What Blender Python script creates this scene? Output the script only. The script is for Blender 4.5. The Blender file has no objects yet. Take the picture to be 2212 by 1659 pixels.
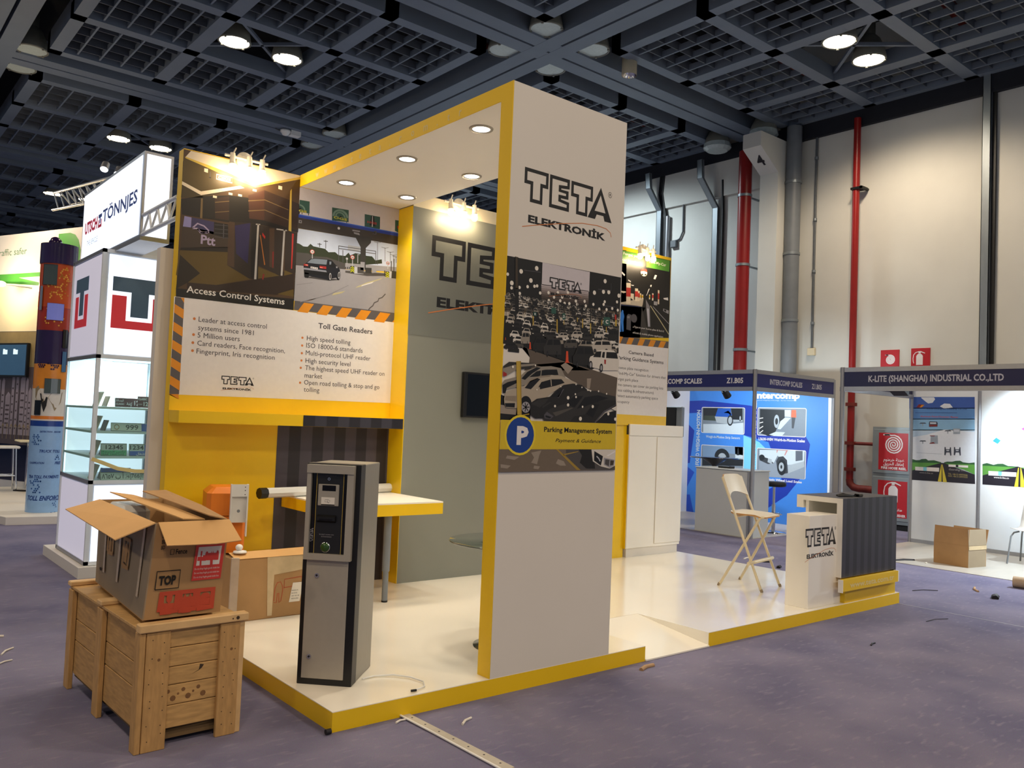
import bpy, bmesh, math, random
from mathutils import Vector, Matrix
PI = math.pi
random.seed(7)
scene = bpy.context.scene
COL = scene.collection

# ------------------------------------------------------------------ camera, world, exposure
cam_data = bpy.data.cameras.new('camera')
cam = bpy.data.objects.new('camera', cam_data)
COL.objects.link(cam)
scene.camera = cam
F_PX, YAW, PITCH, ROLL = 1806.23, 0.87635, 0.04418, 0.04078
cam_data.sensor_fit = 'HORIZONTAL'
cam_data.sensor_width = 36.0
cam_data.lens = 36.0 * F_PX / 2212.0
cam_data.clip_end = 200
fwd = Vector((math.cos(YAW) * math.cos(PITCH), math.sin(YAW) * math.cos(PITCH), math.sin(PITCH)))
rgt = Vector((math.sin(YAW), -math.cos(YAW), 0))
upv = rgt.cross(fwd)
r2 = rgt * math.cos(ROLL) + upv * math.sin(ROLL)
u2 = upv * math.cos(ROLL) - rgt * math.sin(ROLL)
M = Matrix((r2, u2, -fwd)).transposed().to_4x4()
M.translation = Vector((-2.0925, -3.8146, 1.6))
cam.matrix_world = M

scene.view_settings.view_transform = 'Standard'
scene.view_settings.look = 'None'
scene.view_settings.gamma = 1.0
scene.view_settings.use_curve_mapping = False
scene.view_settings.exposure = 0.0
world = bpy.data.worlds.new('hall_air')
scene.world = world
world.use_nodes = True
bg = world.node_tree.nodes['Background']
bg.inputs['Color'].default_value = (0.58, 0.76, 1.0, 1)
bg.inputs['Strength'].default_value = WORLD_STRENGTH = 0.22

WARM = (1.0, 0.76, 0.48)
HALL_W = (1.0, 0.80, 0.58)
COOL = (0.80, 0.92, 1.0)

def lamp(name, kind, loc, power, color, size=0.1, spot=None, blend=0.6, aim=None, parent=None):
    d = bpy.data.lights.new(name, kind)
    d.energy = power
    d.color = color
    if kind == 'AREA':
        d.shape = 'DISK'; d.size = size
    else:
        d.shadow_soft_size = size
    if kind == 'SPOT':
        d.spot_size = spot; d.spot_blend = blend
    o = bpy.data.objects.new(name, d)
    COL.objects.link(o)
    o.location = loc
    if aim is not None:
        o.rotation_euler = (Vector(aim) - Vector(loc)).to_track_quat('-Z', 'Y').to_euler()
    return o

# ------------------------------------------------------------------ materials
def lin(h):
    if isinstance(h, tuple): return h
    h = h.lstrip('#')
    out = []
    for k in (0, 2, 4):
        c = int(h[k:k + 2], 16) / 255
        out.append(c / 12.92 if c <= 0.04045 else ((c + 0.055) / 1.055) ** 2.4)
    return tuple(out)

MATS = {}
def mat(name, color='#808080', rough=0.5, metal=0.0, var=0.0, scale=8.0, stretch=(1, 1, 1), bump=0.0, emit=0.0, emit_col=None, coat=0.0, glass=False, spec=0.5):
    if name in MATS: return MATS[name]
    m = bpy.data.materials.new(name)
    m.use_nodes = True
    nt = m.node_tree
    b = nt.nodes['Principled BSDF']
    c = lin(color)
    b.inputs['Base Color'].default_value = (*c, 1)
    b.inputs['Roughness'].default_value = rough
    b.inputs['Metallic'].default_value = metal
    b.inputs['Coat Weight'].default_value = coat
    b.inputs['Specular IOR Level'].default_value = spec
    if glass:
        b.inputs['Transmission Weight'].default_value = 1.0
        b.inputs['IOR'].default_value = 1.1
    if emit:
        e = lin(emit_col) if emit_col else c
        b.inputs['Emission Color'].default_value = (*e, 1)
        b.inputs['Emission Strength'].default_value = emit
    if var or bump:
        tc = nt.nodes.new('ShaderNodeTexCoord')
        mp = nt.nodes.new('ShaderNodeMapping'); mp.inputs['Scale'].default_value = stretch
        nz = nt.nodes.new('ShaderNodeTexNoise'); nz.inputs['Scale'].default_value = scale; nz.inputs['Detail'].default_value = 5
        nt.links.new(tc.outputs['Object'], mp.inputs['Vector']); nt.links.new(mp.outputs['Vector'], nz.inputs['Vector'])
        if var:
            rp = nt.nodes.new('ShaderNodeMapRange')
            rp.inputs['From Min'].default_value = 0.3; rp.inputs['From Max'].default_value = 0.7
            rp.inputs['To Min'].default_value = 1 - var; rp.inputs['To Max'].default_value = 1 + var
            nt.links.new(nz.outputs['Fac'], rp.inputs['Value'])
            mx = nt.nodes.new('ShaderNodeVectorMath'); mx.operation = 'SCALE'
            mx.inputs[0].default_value = c
            nt.links.new(rp.outputs['Result'], mx.inputs['Scale'])
            nt.links.new(mx.outputs['Vector'], b.inputs['Base Color'])
        if bump:
            bp = nt.nodes.new('ShaderNodeBump'); bp.inputs['Strength'].default_value = bump; bp.inputs['Distance'].default_value = 0.01
            nt.links.new(nz.outputs['Fac'], bp.inputs['Height']); nt.links.new(bp.outputs['Normal'], b.inputs['Normal'])
    MATS[name] = m
    return m

mat('white_laminate', '#f2eee4', 0.35, var=0.015, scale=3)
mat('deck_white', '#f4efe2', 0.16, var=0.015, scale=2, coat=0.3)
mat('offwhite_panel', '#dcd6cc', 0.55, var=0.012, scale=2)
mat('soffit_white', '#faf9f4', 0.7, var=0.01, scale=2)
mat('yellow_paint', '#ecc20a', 0.42, var=0.02, scale=3)
mat('grey_paint', '#72756e', 0.5, var=0.015, scale=2)
mat('lightgrey_paint', '#82847b', 0.5, var=0.015, scale=2)
mat('beige_band', '#c9c0a8', 0.5, var=0.01)
mat('black_gloss', '#050505', 0.12)
mat('black_plastic', '#0c0c0d', 0.4, var=0.05, scale=20)
mat('dark_panel', '#1b1c1e', 0.35, var=0.03)
mat('silver_paint', '#a8a296', 0.38, 0.15, var=0.02, scale=30)
mat('brushed_steel', '#98948a', 0.4, 0.6, var=0.06, scale=12, stretch=(40, 40, 1))
mat('alu', '#a9abb0', 0.38, 0.75, var=0.03, scale=20)
mat('chrome', '#d0d2d4', 0.1, 1.0, var=0.01)
mat('galv', '#8f979c', 0.42, 0.6, var=0.1, scale=6, stretch=(1, 1, 0.3))
mat('wood_pine', '#b88f58', 0.62, var=0.16, scale=9, stretch=(6, 6, 1.2), bump=0.08)
mat('wood_pine_h', '#bd955c', 0.62, var=0.18, scale=9, stretch=(1.2, 6, 7), bump=0.08)
mat('wood_pine_l', '#b38b54', 0.62, var=0.18, scale=9, stretch=(6, 1.2, 7), bump=0.08)
mat('wood_dark', '#6b5434', 0.8, var=0.1)
mat('wood_edge', '#d6b07a', 0.6, var=0.1, scale=12)
mat('nail', '#3a2a18', 0.7, var=0.1)
mat('knot', '#7a5530', 0.7, var=0.2, scale=30)
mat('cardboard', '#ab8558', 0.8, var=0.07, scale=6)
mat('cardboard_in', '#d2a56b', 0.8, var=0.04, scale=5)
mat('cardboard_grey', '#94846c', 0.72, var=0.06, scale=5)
mat('tape_clear', '#c9b490', 0.15, var=0.08, scale=14)
mat('orange_paint', '#e07c1e', 0.4, var=0.03, scale=4)
mat('white_metal', '#d8d9d6', 0.35, var=0.02)
mat('cream_metal', '#ddd0b0', 0.35, var=0.02)
mat('birch_white', '#e2d9c4', 0.4, var=0.03)
mat('birch_edge', '#b98a52', 0.5, var=0.1)
mat('stripe_dark', '#262229', 0.5, var=0.05)
mat('stripe_mid', '#45404a', 0.5, var=0.05)
mat('stripe_navy', '#1c1b24', 0.5, var=0.05)
mat('stripe_navy2', '#33323d', 0.5, var=0.05)
mat('wall_plaster', '#d3d3cc', 0.85, var=0.06, scale=0.9, bump=0.05)
mat('ceiling_dark', '#0c0d10', 0.9, var=0.2)
mat('grid_paint', '#6c7888', 0.55, var=0.04, scale=3)
mat('fin_paint', '#4c535e', 0.6, var=0.05)
mat('slot_dark', '#1a1d26', 0.8, var=0.1)
mat('red_pipe', '#8e1512', 0.35, var=0.08, scale=5)
mat('rust_pipe', '#742318', 0.6, var=0.2, scale=8)
mat('grey_pipe', '#767c82', 0.45, var=0.08, scale=4)
mat('cable_shade_black', '#0d0d0f', 0.5, var=0.1)
mat('cable_grey', '#5f6468', 0.5, var=0.1)
mat('lamp_shell', '#77786f', 0.5, var=0.08)
mat('lamp_off', '#b9c6c4', 0.25, var=0.06, scale=20)
mat('lamp_on', '#ffffff', 0.4, emit=14, emit_col='#fff0d2', var=0.01)
mat('downlight_on', '#ffffff', 0.4, emit=9, emit_col='#f4f8ff', var=0.01)
mat('bulb_on', '#ffffff', 0.3, emit=22, emit_col='#ffe2a0', var=0.01)
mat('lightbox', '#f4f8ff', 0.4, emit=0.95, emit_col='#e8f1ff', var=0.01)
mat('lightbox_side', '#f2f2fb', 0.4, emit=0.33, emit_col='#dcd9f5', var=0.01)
mat('booth_white', '#e8eef4', 0.4, var=0.01)
mat('booth_panel', '#c3c8c8', 0.3, var=0.01)
mat('navy_board', '#141d66', 0.4, var=0.03)
mat('navy_board_k', '#0f1446', 0.4, var=0.03)
mat('text_white', '#e6e6ea', 0.5, var=0.01)
mat('text_grey', '#b9bac6', 0.5, var=0.01)
mat('text_yellowish', '#e3cd86', 0.5, var=0.01)
mat('booth_floor', '#b2aea6', 0.35, var=0.05, scale=2, stretch=(1, 6, 1))
mat('green_paint', '#4b9a3c', 0.5, var=0.02)
mat('green_wall', '#d9d6d2', 0.6, var=0.02, scale=2)
mat('beige_wall', '#e2d9b8', 0.6, var=0.02, scale=2)
mat('sign_red', '#bb1a26', 0.4, var=0.03)
mat('sign_white', '#ece6e6', 0.5, var=0.02)
mat('cabinet_steel', '#8b9396', 0.45, 0.3, var=0.06, scale=5)
mat('tube_paper', '#b09a80', 0.8, var=0.05)
mat('styro', '#cdbca8', 0.8, var=0.1, scale=10)
mat('carton_print', '#5a4632', 0.8, var=0.05)
mat('carton_black', '#15120e', 0.8, var=0.05)
mat('carton_red', '#b8452c', 0.8, var=0.05)
mat('label_red', '#d43d33', 0.5, var=0.04)
mat('label_white', '#e6e0d4', 0.5, var=0.02)
mat('screen_blue', '#2c4a66', 0.2, emit=0.25, emit_col='#3f6484', var=0.1, scale=2)
mat('screen_icon', '#c8e4f4', 0.2, emit=0.8, var=0.02)
mat('screen_lilac', '#6f74b8', 0.2, emit=0.35, var=0.05)
mat('tower_orange', '#c04a12', 0.25, var=0.2, scale=3)
mat('tower_red', '#9c2a10', 0.25, var=0.2, scale=3)
mat('tower_purple', '#2a1644', 0.2, var=0.2, scale=3)
mat('tower_amber', '#d9861e', 0.3, var=0.15, scale=4)
mat('tower_cream', '#d8d2c6', 0.3, var=0.1, scale=6)
mat('tower_stone', '#8a7a5c', 0.5, var=0.3, scale=9)
mat('tower_band', '#e07f24', 0.3, var=0.05)
mat('tower_navy', '#123a8c', 0.3, var=0.1)
mat('tower_blue', '#8fb6e0', 0.25, var=0.06)
mat('tower_dot', '#e8a83a', 0.3, var=0.1)
mat('tower_dot2', '#2a5a9c', 0.3, var=0.1)
mat('tower_text', '#1d3f86', 0.3, var=0.05)
mat('city_dark', '#4e4448', 0.5, var=0.15, scale=4)
mat('city_light', '#8f8590', 0.5, var=0.1)
mat('city_tan', '#8a7a52', 0.5, var=0.1)
mat('plastic_white', '#e9e9e6', 0.3, var=0.02)
mat('glass_dark', '#47514c', 0.06, var=0.02, coat=0.5)
mat('glass_blue', '#0b1630', 0.05, var=0.02, coat=0.5)
mat('rubber', '#141414', 0.7, var=0.05)
mat('green_button', '#2c4a1c', 0.15, var=0.1)
mat('truss_white', '#dfe6ee', 0.4, var=0.02)
mat('trash_white', '#d8d2c8', 0.7, var=0.05)
mat('trash_dark', '#17131a', 0.7, var=0.1)
mat('trash_tan', '#a88660', 0.7, var=0.1)
mat('trunking', '#b9b2a4', 0.5, var=0.06, scale=20)
mat('seam_tape', '#8f8f9c', 0.6, var=0.1, scale=12)

def glass_mat(name, col, alpha):
    m = bpy.data.materials.new(name); m.use_nodes = True
    nt = m.node_tree; nt.nodes.clear()
    o = nt.nodes.new('ShaderNodeOutputMaterial'); mx = nt.nodes.new('ShaderNodeMixShader')
    t = nt.nodes.new('ShaderNodeBsdfTransparent'); g = nt.nodes.new('ShaderNodeBsdfGlossy')
    t.inputs['Color'].default_value = (*lin(col), 1); g.inputs['Roughness'].default_value = 0.03
    mx.inputs['Fac'].default_value = alpha
    nt.links.new(t.outputs[0], mx.inputs[1]); nt.links.new(g.outputs[0], mx.inputs[2]); nt.links.new(mx.outputs[0], o.inputs['Surface'])
    MATS[name] = m
glass_mat('clear_glass', '#e8f4f0', 0.06)
glass_mat('table_glass', '#7d8a80', 0.12)

# carpet: blue violet, brushed and dusty
def carpet():
    m = mat('carpet', '#5b5578', 0.95)
    nt = m.node_tree; b = nt.nodes['Principled BSDF']
    b.inputs['Specular IOR Level'].default_value = 0.15
    tc = nt.nodes.new('ShaderNodeTexCoord')
    def noise(scale, det, stretch=(1, 1, 1)):
        mp = nt.nodes.new('ShaderNodeMapping'); mp.inputs['Scale'].default_value = stretch
        n = nt.nodes.new('ShaderNodeTexNoise'); n.inputs['Scale'].default_value = scale; n.inputs['Detail'].default_value = det
        nt.links.new(tc.outputs['Object'], mp.inputs['Vector']); nt.links.new(mp.outputs['Vector'], n.inputs['Vector'])
        return n
    n1, n2, n3 = noise(1.3, 6), noise(9, 7, (1, 3, 1)), noise(220, 2)
    r1 = nt.nodes.new('ShaderNodeValToRGB')
    r1.color_ramp.elements[0].position = 0.32; r1.color_ramp.elements[0].color = (*lin('#6a688a'), 1)
    r1.color_ramp.elements[1].position = 0.72; r1.color_ramp.elements[1].color = (*lin('#8d88a2'), 1)
    nt.links.new(n1.outputs['Fac'], r1.inputs['Fac'])
    mx = nt.nodes.new('ShaderNodeMixRGB'); mx.blend_type = 'MIX'
    r2 = nt.nodes.new('ShaderNodeMapRange'); r2.inputs['From Min'].default_value = 0.56; r2.inputs['From Max'].default_value = 0.8; r2.inputs['To Max'].default_value = 0.55
    nt.links.new(n2.outputs['Fac'], r2.inputs['Value']); nt.links.new(r2.outputs['Result'], mx.inputs['Fac'])
    nt.links.new(r1.outputs['Color'], mx.inputs['Color1']); mx.inputs['Color2'].default_value = (*lin('#a9a2b4'), 1)
    m2 = nt.nodes.new('ShaderNodeMixRGB'); m2.blend_type = 'MULTIPLY'; m2.inputs['Fac'].default_value = 0.5
    nt.links.new(mx.outputs['Color'], m2.inputs['Color1']); nt.links.new(n3.outputs['Color'], m2.inputs['Color2'])
    gm = nt.nodes.new('ShaderNodeBrightContrast'); gm.inputs['Bright'].default_value = 0.02
    nt.links.new(m2.outputs['Color'], gm.inputs['Color']); nt.links.new(gm.outputs['Color'], b.inputs['Base Color'])
    bp = nt.nodes.new('ShaderNodeBump'); bp.inputs['Strength'].default_value = 0.25; bp.inputs['Distance'].default_value = 0.004
    nt.links.new(n3.outputs['Fac'], bp.inputs['Height']); nt.links.new(bp.outputs['Normal'], b.inputs['Normal'])
carpet()

PRINT = dict(pr_brown='#4a3520', pr_olive='#4a3c18', pr_olive2='#3a3014', pr_cream='#d8cbb4', pr_cream2='#b9ae9c', pr_gold='#c9ac48', pr_gold2='#6e5a38', pr_gold3='#c8a020',
 pr_blk='#15110d', pr_blk2='#1d150f', pr_blk3='#17140f', pr_blk4='#14120f', pr_wood='#41261a', pr_wood2='#2f1e15', pr_lilac='#8a86b8', pr_lilacw='#a79ab8', pr_violet='#34305a', pr_dimbrown='#3c3026',
 pr_grey='#4c4a50', pr_grey2='#98969a', pr_grey3='#b8bac0', pr_floor='#5a4818', pr_darkfl='#241c10', pr_brown2='#2a1c12', pr_glass1='#2a2018', pr_glass2='#463222', pr_indigo='#231c4c', pr_steel='#b4b0ac',
 pr_red='#b32a20', pr_red2='#7c1f18', pr_orange='#b06a28', pr_text_w='#e6e2dc', pr_white='#e4e0de', pr_dgrey='#5a5658', pr_haz='#dd8e1a', pr_text='#3c3b40', pr_bullet='#d07c3e', pr_black='#0b0a0c',
 pr_asphalt='#9a979b', pr_sky='#cfc8cc', pr_sky2='#c2cce0', pr_green='#2d3520', pr_dkgrey='#4a4644', pr_dkgrey2='#3c3530', pr_dkgrey3='#35322f', pr_blue='#1c3a9c', pr_blue2='#3a66c8', pr_sign='#2a5448', pr_sign2='#6f8d80',
 pr_yellow='#c8c23a', pr_limey='#c8cc1e', pr_paleyel='#b9b088', pr_crack='#4e4a4a', pr_crack2='#868387', pr_rust='#a08670', pr_carnavy='#12131c', pr_carnavy2='#8a8c98', pr_carblk='#08080a', pr_glassgrey='#76808c', pr_tail='#9c2420', pr_tail2='#e08478',
 pr_wallgr='#5c5040', pr_f0='#b9aeb0', pr_f1='#a89c9c', pr_f2='#958885', pr_f3='#81746f', pr_f4='#6b5f59', pr_f5='#564b45', pr_f6='#463c36', pr_f7='#352d28', pr_skyw='#c9c2c6', pr_lamp='#e6dfd2', pr_floor2='#5c5146', pr_floor3='#94887a', pr_floor4='#6e6152',
 pr_polebr='#3d3122', pr_ypole='#b89a3a', pr_ypole2='#9c8030', pr_cone='#d24a26', pr_car1='#1c1a18', pr_car2='#2c2a28', pr_car3='#4c4842', pr_car4='#8c8478', pr_car5='#b4aca0', pr_suvw='#d2ccc2', pr_carsil='#a89c8a', pr_carsil2='#8a7d6c',
 pr_bandyel='#d2b622', pr_bandyel2='#e0c82c', pr_pblue='#123c8c', pr_offwhite='#dcd6cc', pr_greywall='#72756e', pr_fgreen='#4c8a2c', pr_navy='#16224c', pr_sheen='#7c7a80', pr_sheen2='#b4b4c0', pr_person='#2a78d0', pr_yelp='#ecc20a', pr_paleor='#e4e0de',
 pr_ib1='#3f86e0', pr_ib2='#1636a4', pr_ib3='#1c4cc0', pr_ibc='#7ccdf0', pr_imgrey='#7c8894', pr_imgrey2='#8f9aa8', pr_imdk='#20262c', pr_imdk2='#3a3f46', pr_imgrn='#3c463c', pr_imlt='#c8d4dc', pr_imbl='#7c98b8', pr_truckb='#1c58b8', pr_chrome='#aab4bc', pr_imor='#e0623c', pr_imred='#c88a88', pr_trgrill='#5c6470',
 pr_kl0='#c8d4e4', pr_kl1='#3a5cac', pr_kl2='#5c8cc8', pr_kl3='#8ab8dc', pr_kl4='#b8d0e6', pr_kl5='#e6f0f6', pr_kcloud='#dfe6f0', pr_kgreen='#5c9a44', pr_kdark='#22202c', pr_ktree='#2c5a34', pr_kyel='#d2c23c', pr_kcyan='#7cc8dc', pr_kpale='#a8a4a0', pr_kgold='#b0a060', pr_knavy='#2a3c7c', pr_kred='#b85a6c', pr_kobj='#3c4454', pr_kobj2='#9aa6b4', pr_kobj3='#c8d0dc', pr_kblue='#3c9ce0', pr_kpink='#e0a8a0', pr_kmag='#c848b0',
 pr_logored='#c9303a', pr_logogrey='#4a5a6c', pr_utblue='#23386f', pr_utred='#b81e3c', pr_utgrey='#a9b0bc', pr_greentext='#4c7c5c', pr_platewhite='#dfe2e0', pr_plategreen='#4cb87c', pr_plateblue='#2c58c0', pr_platebrown='#5a2c30', pr_platetext='#2c3034')
for k_, v_ in PRINT.items():
    mat(k_, v_, 0.42, var=0.02, scale=30)

# ------------------------------------------------------------------ mesh builder
class MB:
    def __init__(s): s.v = []; s.f = []; s.m = []; s.sm = []; s.names = []
    def mi(s, n):
        if n not in s.names: s.names.append(n)
        return s.names.index(n)
    def add(s, vs, fs, m, smooth=False):
        o = len(s.v); s.v += [tuple(p) for p in vs]; k = s.mi(m)
        for f in fs:
            s.f.append([i + o for i in f]); s.m.append(k); s.sm.append(smooth)
        return s
    def box(s, x0, x1, y0, y1, z0, z1, m, T=None):
        vs = [(x, y, z) for x in (x0, x1) for y in (y0, y1) for z in (z0, z1)]
        if T: vs = [T @ Vector(p) for p in vs]
        return s.add(vs, [(0, 1, 3, 2), (4, 6, 7, 5), (0, 4, 5, 1), (2, 3, 7, 6), (0, 2, 6, 4), (1, 5, 7, 3)], m)
    def bbox(s, x0, x1, y0, y1, z0, z1, m, b=0.004, T=None):
        # box with bevelled edges
        bm = bmesh.new(); bmesh.ops.create_cube(bm, size=1.0)
        for v in bm.verts:
            v.co = Vector(((x0 + x1) / 2 + v.co.x * (x1 - x0), (y0 + y1) / 2 + v.co.y * (y1 - y0), (z0 + z1) / 2 + v.co.z * (z1 - z0)))
        bmesh.ops.bevel(bm, geom=bm.edges[:], offset=b, segments=1, affect='EDGES')
        bm.verts.index_update()
        vs = [(T @ v.co) if T else v.co.copy() for v in bm.verts]
        s.add(vs, [[v.index for v in f.verts] for f in bm.faces], m); bm.free()
        return s
    def poly(s, pts, m): return s.add(pts, [list(range(len(pts)))], m)
    def prism(s, pts, vec, m, mtop=None):
        # polygon pts extruded by vec
        n = len(pts); vec = Vector(vec)
        s.add([Vector(p) for p in pts] + [Vector(p) + vec for p in pts], [[i, (i + 1) % n, n + (i + 1) % n, n + i] for i in range(n)], m)
        s.add([Vector(p) for p in pts], [list(range(n))[::-1]], m)
        s.add([Vector(p) + vec for p in pts], [list(range(n))], mtop or m)
        return s
    def cyl(s, p0, p1, r0, m, r1=None, n=16, caps=True, smooth=True):
        p0, p1 = Vector(p0), Vector(p1); r1 = r0 if r1 is None else r1
        d = (p1 - p0).normalized(); a = d.orthogonal().normalized(); b = d.cross(a)
        ring = lambda p, r: [p + a * (r * math.cos(2 * PI * i / n)) + b * (r * math.sin(2 * PI * i / n)) for i in range(n)]
        s.add(ring(p0, r0) + ring(p1, r1), [[i, (i + 1) % n, n + (i + 1) % n, n + i] for i in range(n)], m, smooth)
        if caps:
            s.add(ring(p0, r0), [list(range(n))[::-1]], m); s.add(ring(p1, r1), [list(range(n))], m)
        return s
    def tube(s, pts, r, m, n=8, closed=False):
        pts = [Vector(p) for p in pts]; N = len(pts); rings = []; a = None
        for i, p in enumerate(pts):
            q0 = pts[i - 1] if (i or closed) else p; q1 = pts[(i + 1) % N] if (i < N - 1 or closed) else p
            d = (q1 - q0).normalized()
            a = d.orthogonal().normalized() if a is None else (a - d * a.dot(d)).normalized()
            b = d.cross(a); rr = r[i] if isinstance(r, (list, tuple)) else r
            rings += [p + a * (rr * math.cos(2 * PI * k / n)) + b * (rr * math.sin(2 * PI * k / n)) for k in range(n)]
        fs = []
        for i in range(N if closed else N - 1):
            j = (i + 1) % N
            for k in range(n): fs.append([i * n + k, i * n + (k + 1) % n, j * n + (k + 1) % n, j * n + k])
        s.add(rings, fs, m, True)
        if not closed:
            s.add(rings[:n], [list(range(n))[::-1]], m); s.add(rings[-n:], [list(range(n))], m)
        return s
    def lathe(s, prof, c, m, n=24, T=None, smooth=True):
        # profile of (radius, z), turned about the z axis through c
        vs = []; fs = []
        for r, z in prof:
            for k in range(n): vs.append(Vector((r * math.cos(2 * PI * k / n), r * math.sin(2 * PI * k / n), z)))
        for i in range(len(prof) - 1):
            for k in range(n): fs.append([i * n + k, i * n + (k + 1) % n, (i + 1) * n + (k + 1) % n, (i + 1) * n + k])
        vs = [(T @ p if T else p) + Vector(c) for p in vs]
        return s.add(vs, fs, m, smooth)
    def disc(s, c, r, m, nrm=(0, 0, 1), n=24):
        d = Vector(nrm).normalized(); a = d.orthogonal().normalized(); b = d.cross(a); c = Vector(c)
        return s.poly([c + a * (r * math.cos(2 * PI * i / n)) + b * (r * math.sin(2 * PI * i / n)) for i in range(n)], m)
    def sphere(s, c, r, m, sc=(1, 1, 1), n=12):
        prof = [(max(1e-4, math.sin(PI * i / n)) * r, -math.cos(PI * i / n) * r) for i in range(n + 1)]
        return s.lathe(prof, c, m, n * 2, T=Matrix.Diagonal((*sc, 1)))
    def ribbon(s, pts, w, nrm, m):
        # flat strip of width w along pts in the plane with normal nrm
        pts = [Vector(p) for p in pts]; nrm = Vector(nrm); L = []; R = []
        for i, p in enumerate(pts):
            d = (pts[min(i + 1, len(pts) - 1)] - pts[max(i - 1, 0)]).normalized(); t = nrm.cross(d).normalized() * (w / 2)
            L.append(p + t); R.append(p - t)
        n = len(pts)
        return s.add(L + R, [[i, i + 1, n + i + 1, n + i] for i in range(n - 1)], m)
    def build(s, name, parent=None, T=None):
        me = bpy.data.meshes.new(name)
        me.from_pydata([tuple(T @ Vector(p)) if T else p for p in s.v], [], s.f)
        for n in s.names: me.materials.append(MATS[n])
        me.polygons.foreach_set('material_index', s.m)
        me.polygons.foreach_set('use_smooth', s.sm)
        me.update()
        o = bpy.data.objects.new(name, me); COL.objects.link(o)
        if parent is not None:
            o.parent = parent
            if parent.get('_at'): o.matrix_parent_inverse = Matrix.Translation(-Vector(parent['_at']))
        return o

def solid_normals(o):
    bm = bmesh.new(); bm.from_mesh(o.data); bmesh.ops.recalc_face_normals(bm, faces=bm.faces[:]); bm.to_mesh(o.data); bm.free()

def thing(name, label, cat, at=None, loc=(0, 0, 0), rz=0.0, group=None):
    # an Empty at the thing's base; parts are given in world coordinates when at= is used, in local ones with loc=
    o = bpy.data.objects.new(name, None); COL.objects.link(o); o.empty_display_size = 0.1
    if at is not None: o.location = at; o['_at'] = tuple(float(q) for q in at)
    else: o.location = loc; o.rotation_euler = (0, 0, rz)
    return tag(o, label, cat, group)
def tag(o, label, cat, group=None):
    o['label'] = label; o['category'] = cat; o['kind'] = 'thing'
    if group: o['group'] = group
    return o
def structure(o): o['kind'] = 'structure'; return o
def children(o): return [c for c in bpy.data.objects if c.parent == o]
def dup(root, loc, rz=None, label=None):
    r = root.copy(); COL.objects.link(r); r.location = loc
    if rz is not None: r.rotation_euler = (0, 0, rz)
    if label: r['label'] = label
    for ch in children(root):
        c = ch.copy(); COL.objects.link(c); c.parent = r
        for g in children(ch):
            d = g.copy(); COL.objects.link(d); d.parent = c
    return r

# ------------------------------------------------------------------ lettering
TXT = {}
def text_shape(body, bold=0.0, shear=0.0):
    key = (body, bold, shear)
    if key in TXT: return TXT[key]
    c = bpy.data.curves.new('lettering', 'FONT'); c.body = body; c.offset = bold; c.shear = shear; c.resolution_u = 2
    c.fill_mode = 'FRONT'
    o = bpy.data.objects.new('lettering', c); COL.objects.link(o)
    bpy.context.view_layer.update()
    me = bpy.data.meshes.new_from_object(o.evaluated_get(bpy.context.evaluated_depsgraph_get()))
    v = [(p.co.x, p.co.y) for p in me.vertices]; f = [list(p.vertices) for p in me.polygons]
    bpy.data.objects.remove(o); bpy.data.meshes.remove(me); bpy.data.curves.remove(c)
    x0 = min(p[0] for p in v); x1 = max(p[0] for p in v)
    TXT[key] = (v, f, x0, x1); return TXT[key]
def cap_height(bold=0.0):
    v = text_shape('H', bold)[0]
    return max(p[1] for p in v), min(p[1] for p in v)
def text2d(body, u, v, width, cap, bold=0.0, shear=0.0):
    vs, fs, x0, x1 = text_shape(body, bold, shear); top, bot = cap_height(bold)
    sx = width / (x1 - x0); sy = cap / (top - bot)
    return [(u + (a - x0) * sx, v + (b - bot) * sy) for a, b in vs], fs
def put_text(mb, mp, body, u, v, width, cap, m, h=0.001, bold=0.0, shear=0.0):
    # mp(u, v, h): point of the surface, h off it
    ps, fs = text2d(body, u, v, width, cap, bold, shear)
    mb.add([mp(a, b, h) for a, b in ps], fs, m)

EPS = 0.0002
def on_y(c): return lambda u, v, h: (u, c - h, v)        # a face looking to -y
def on_x(c): return lambda u, v, h: (c - h, -u, v)       # a face looking to -x

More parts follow.
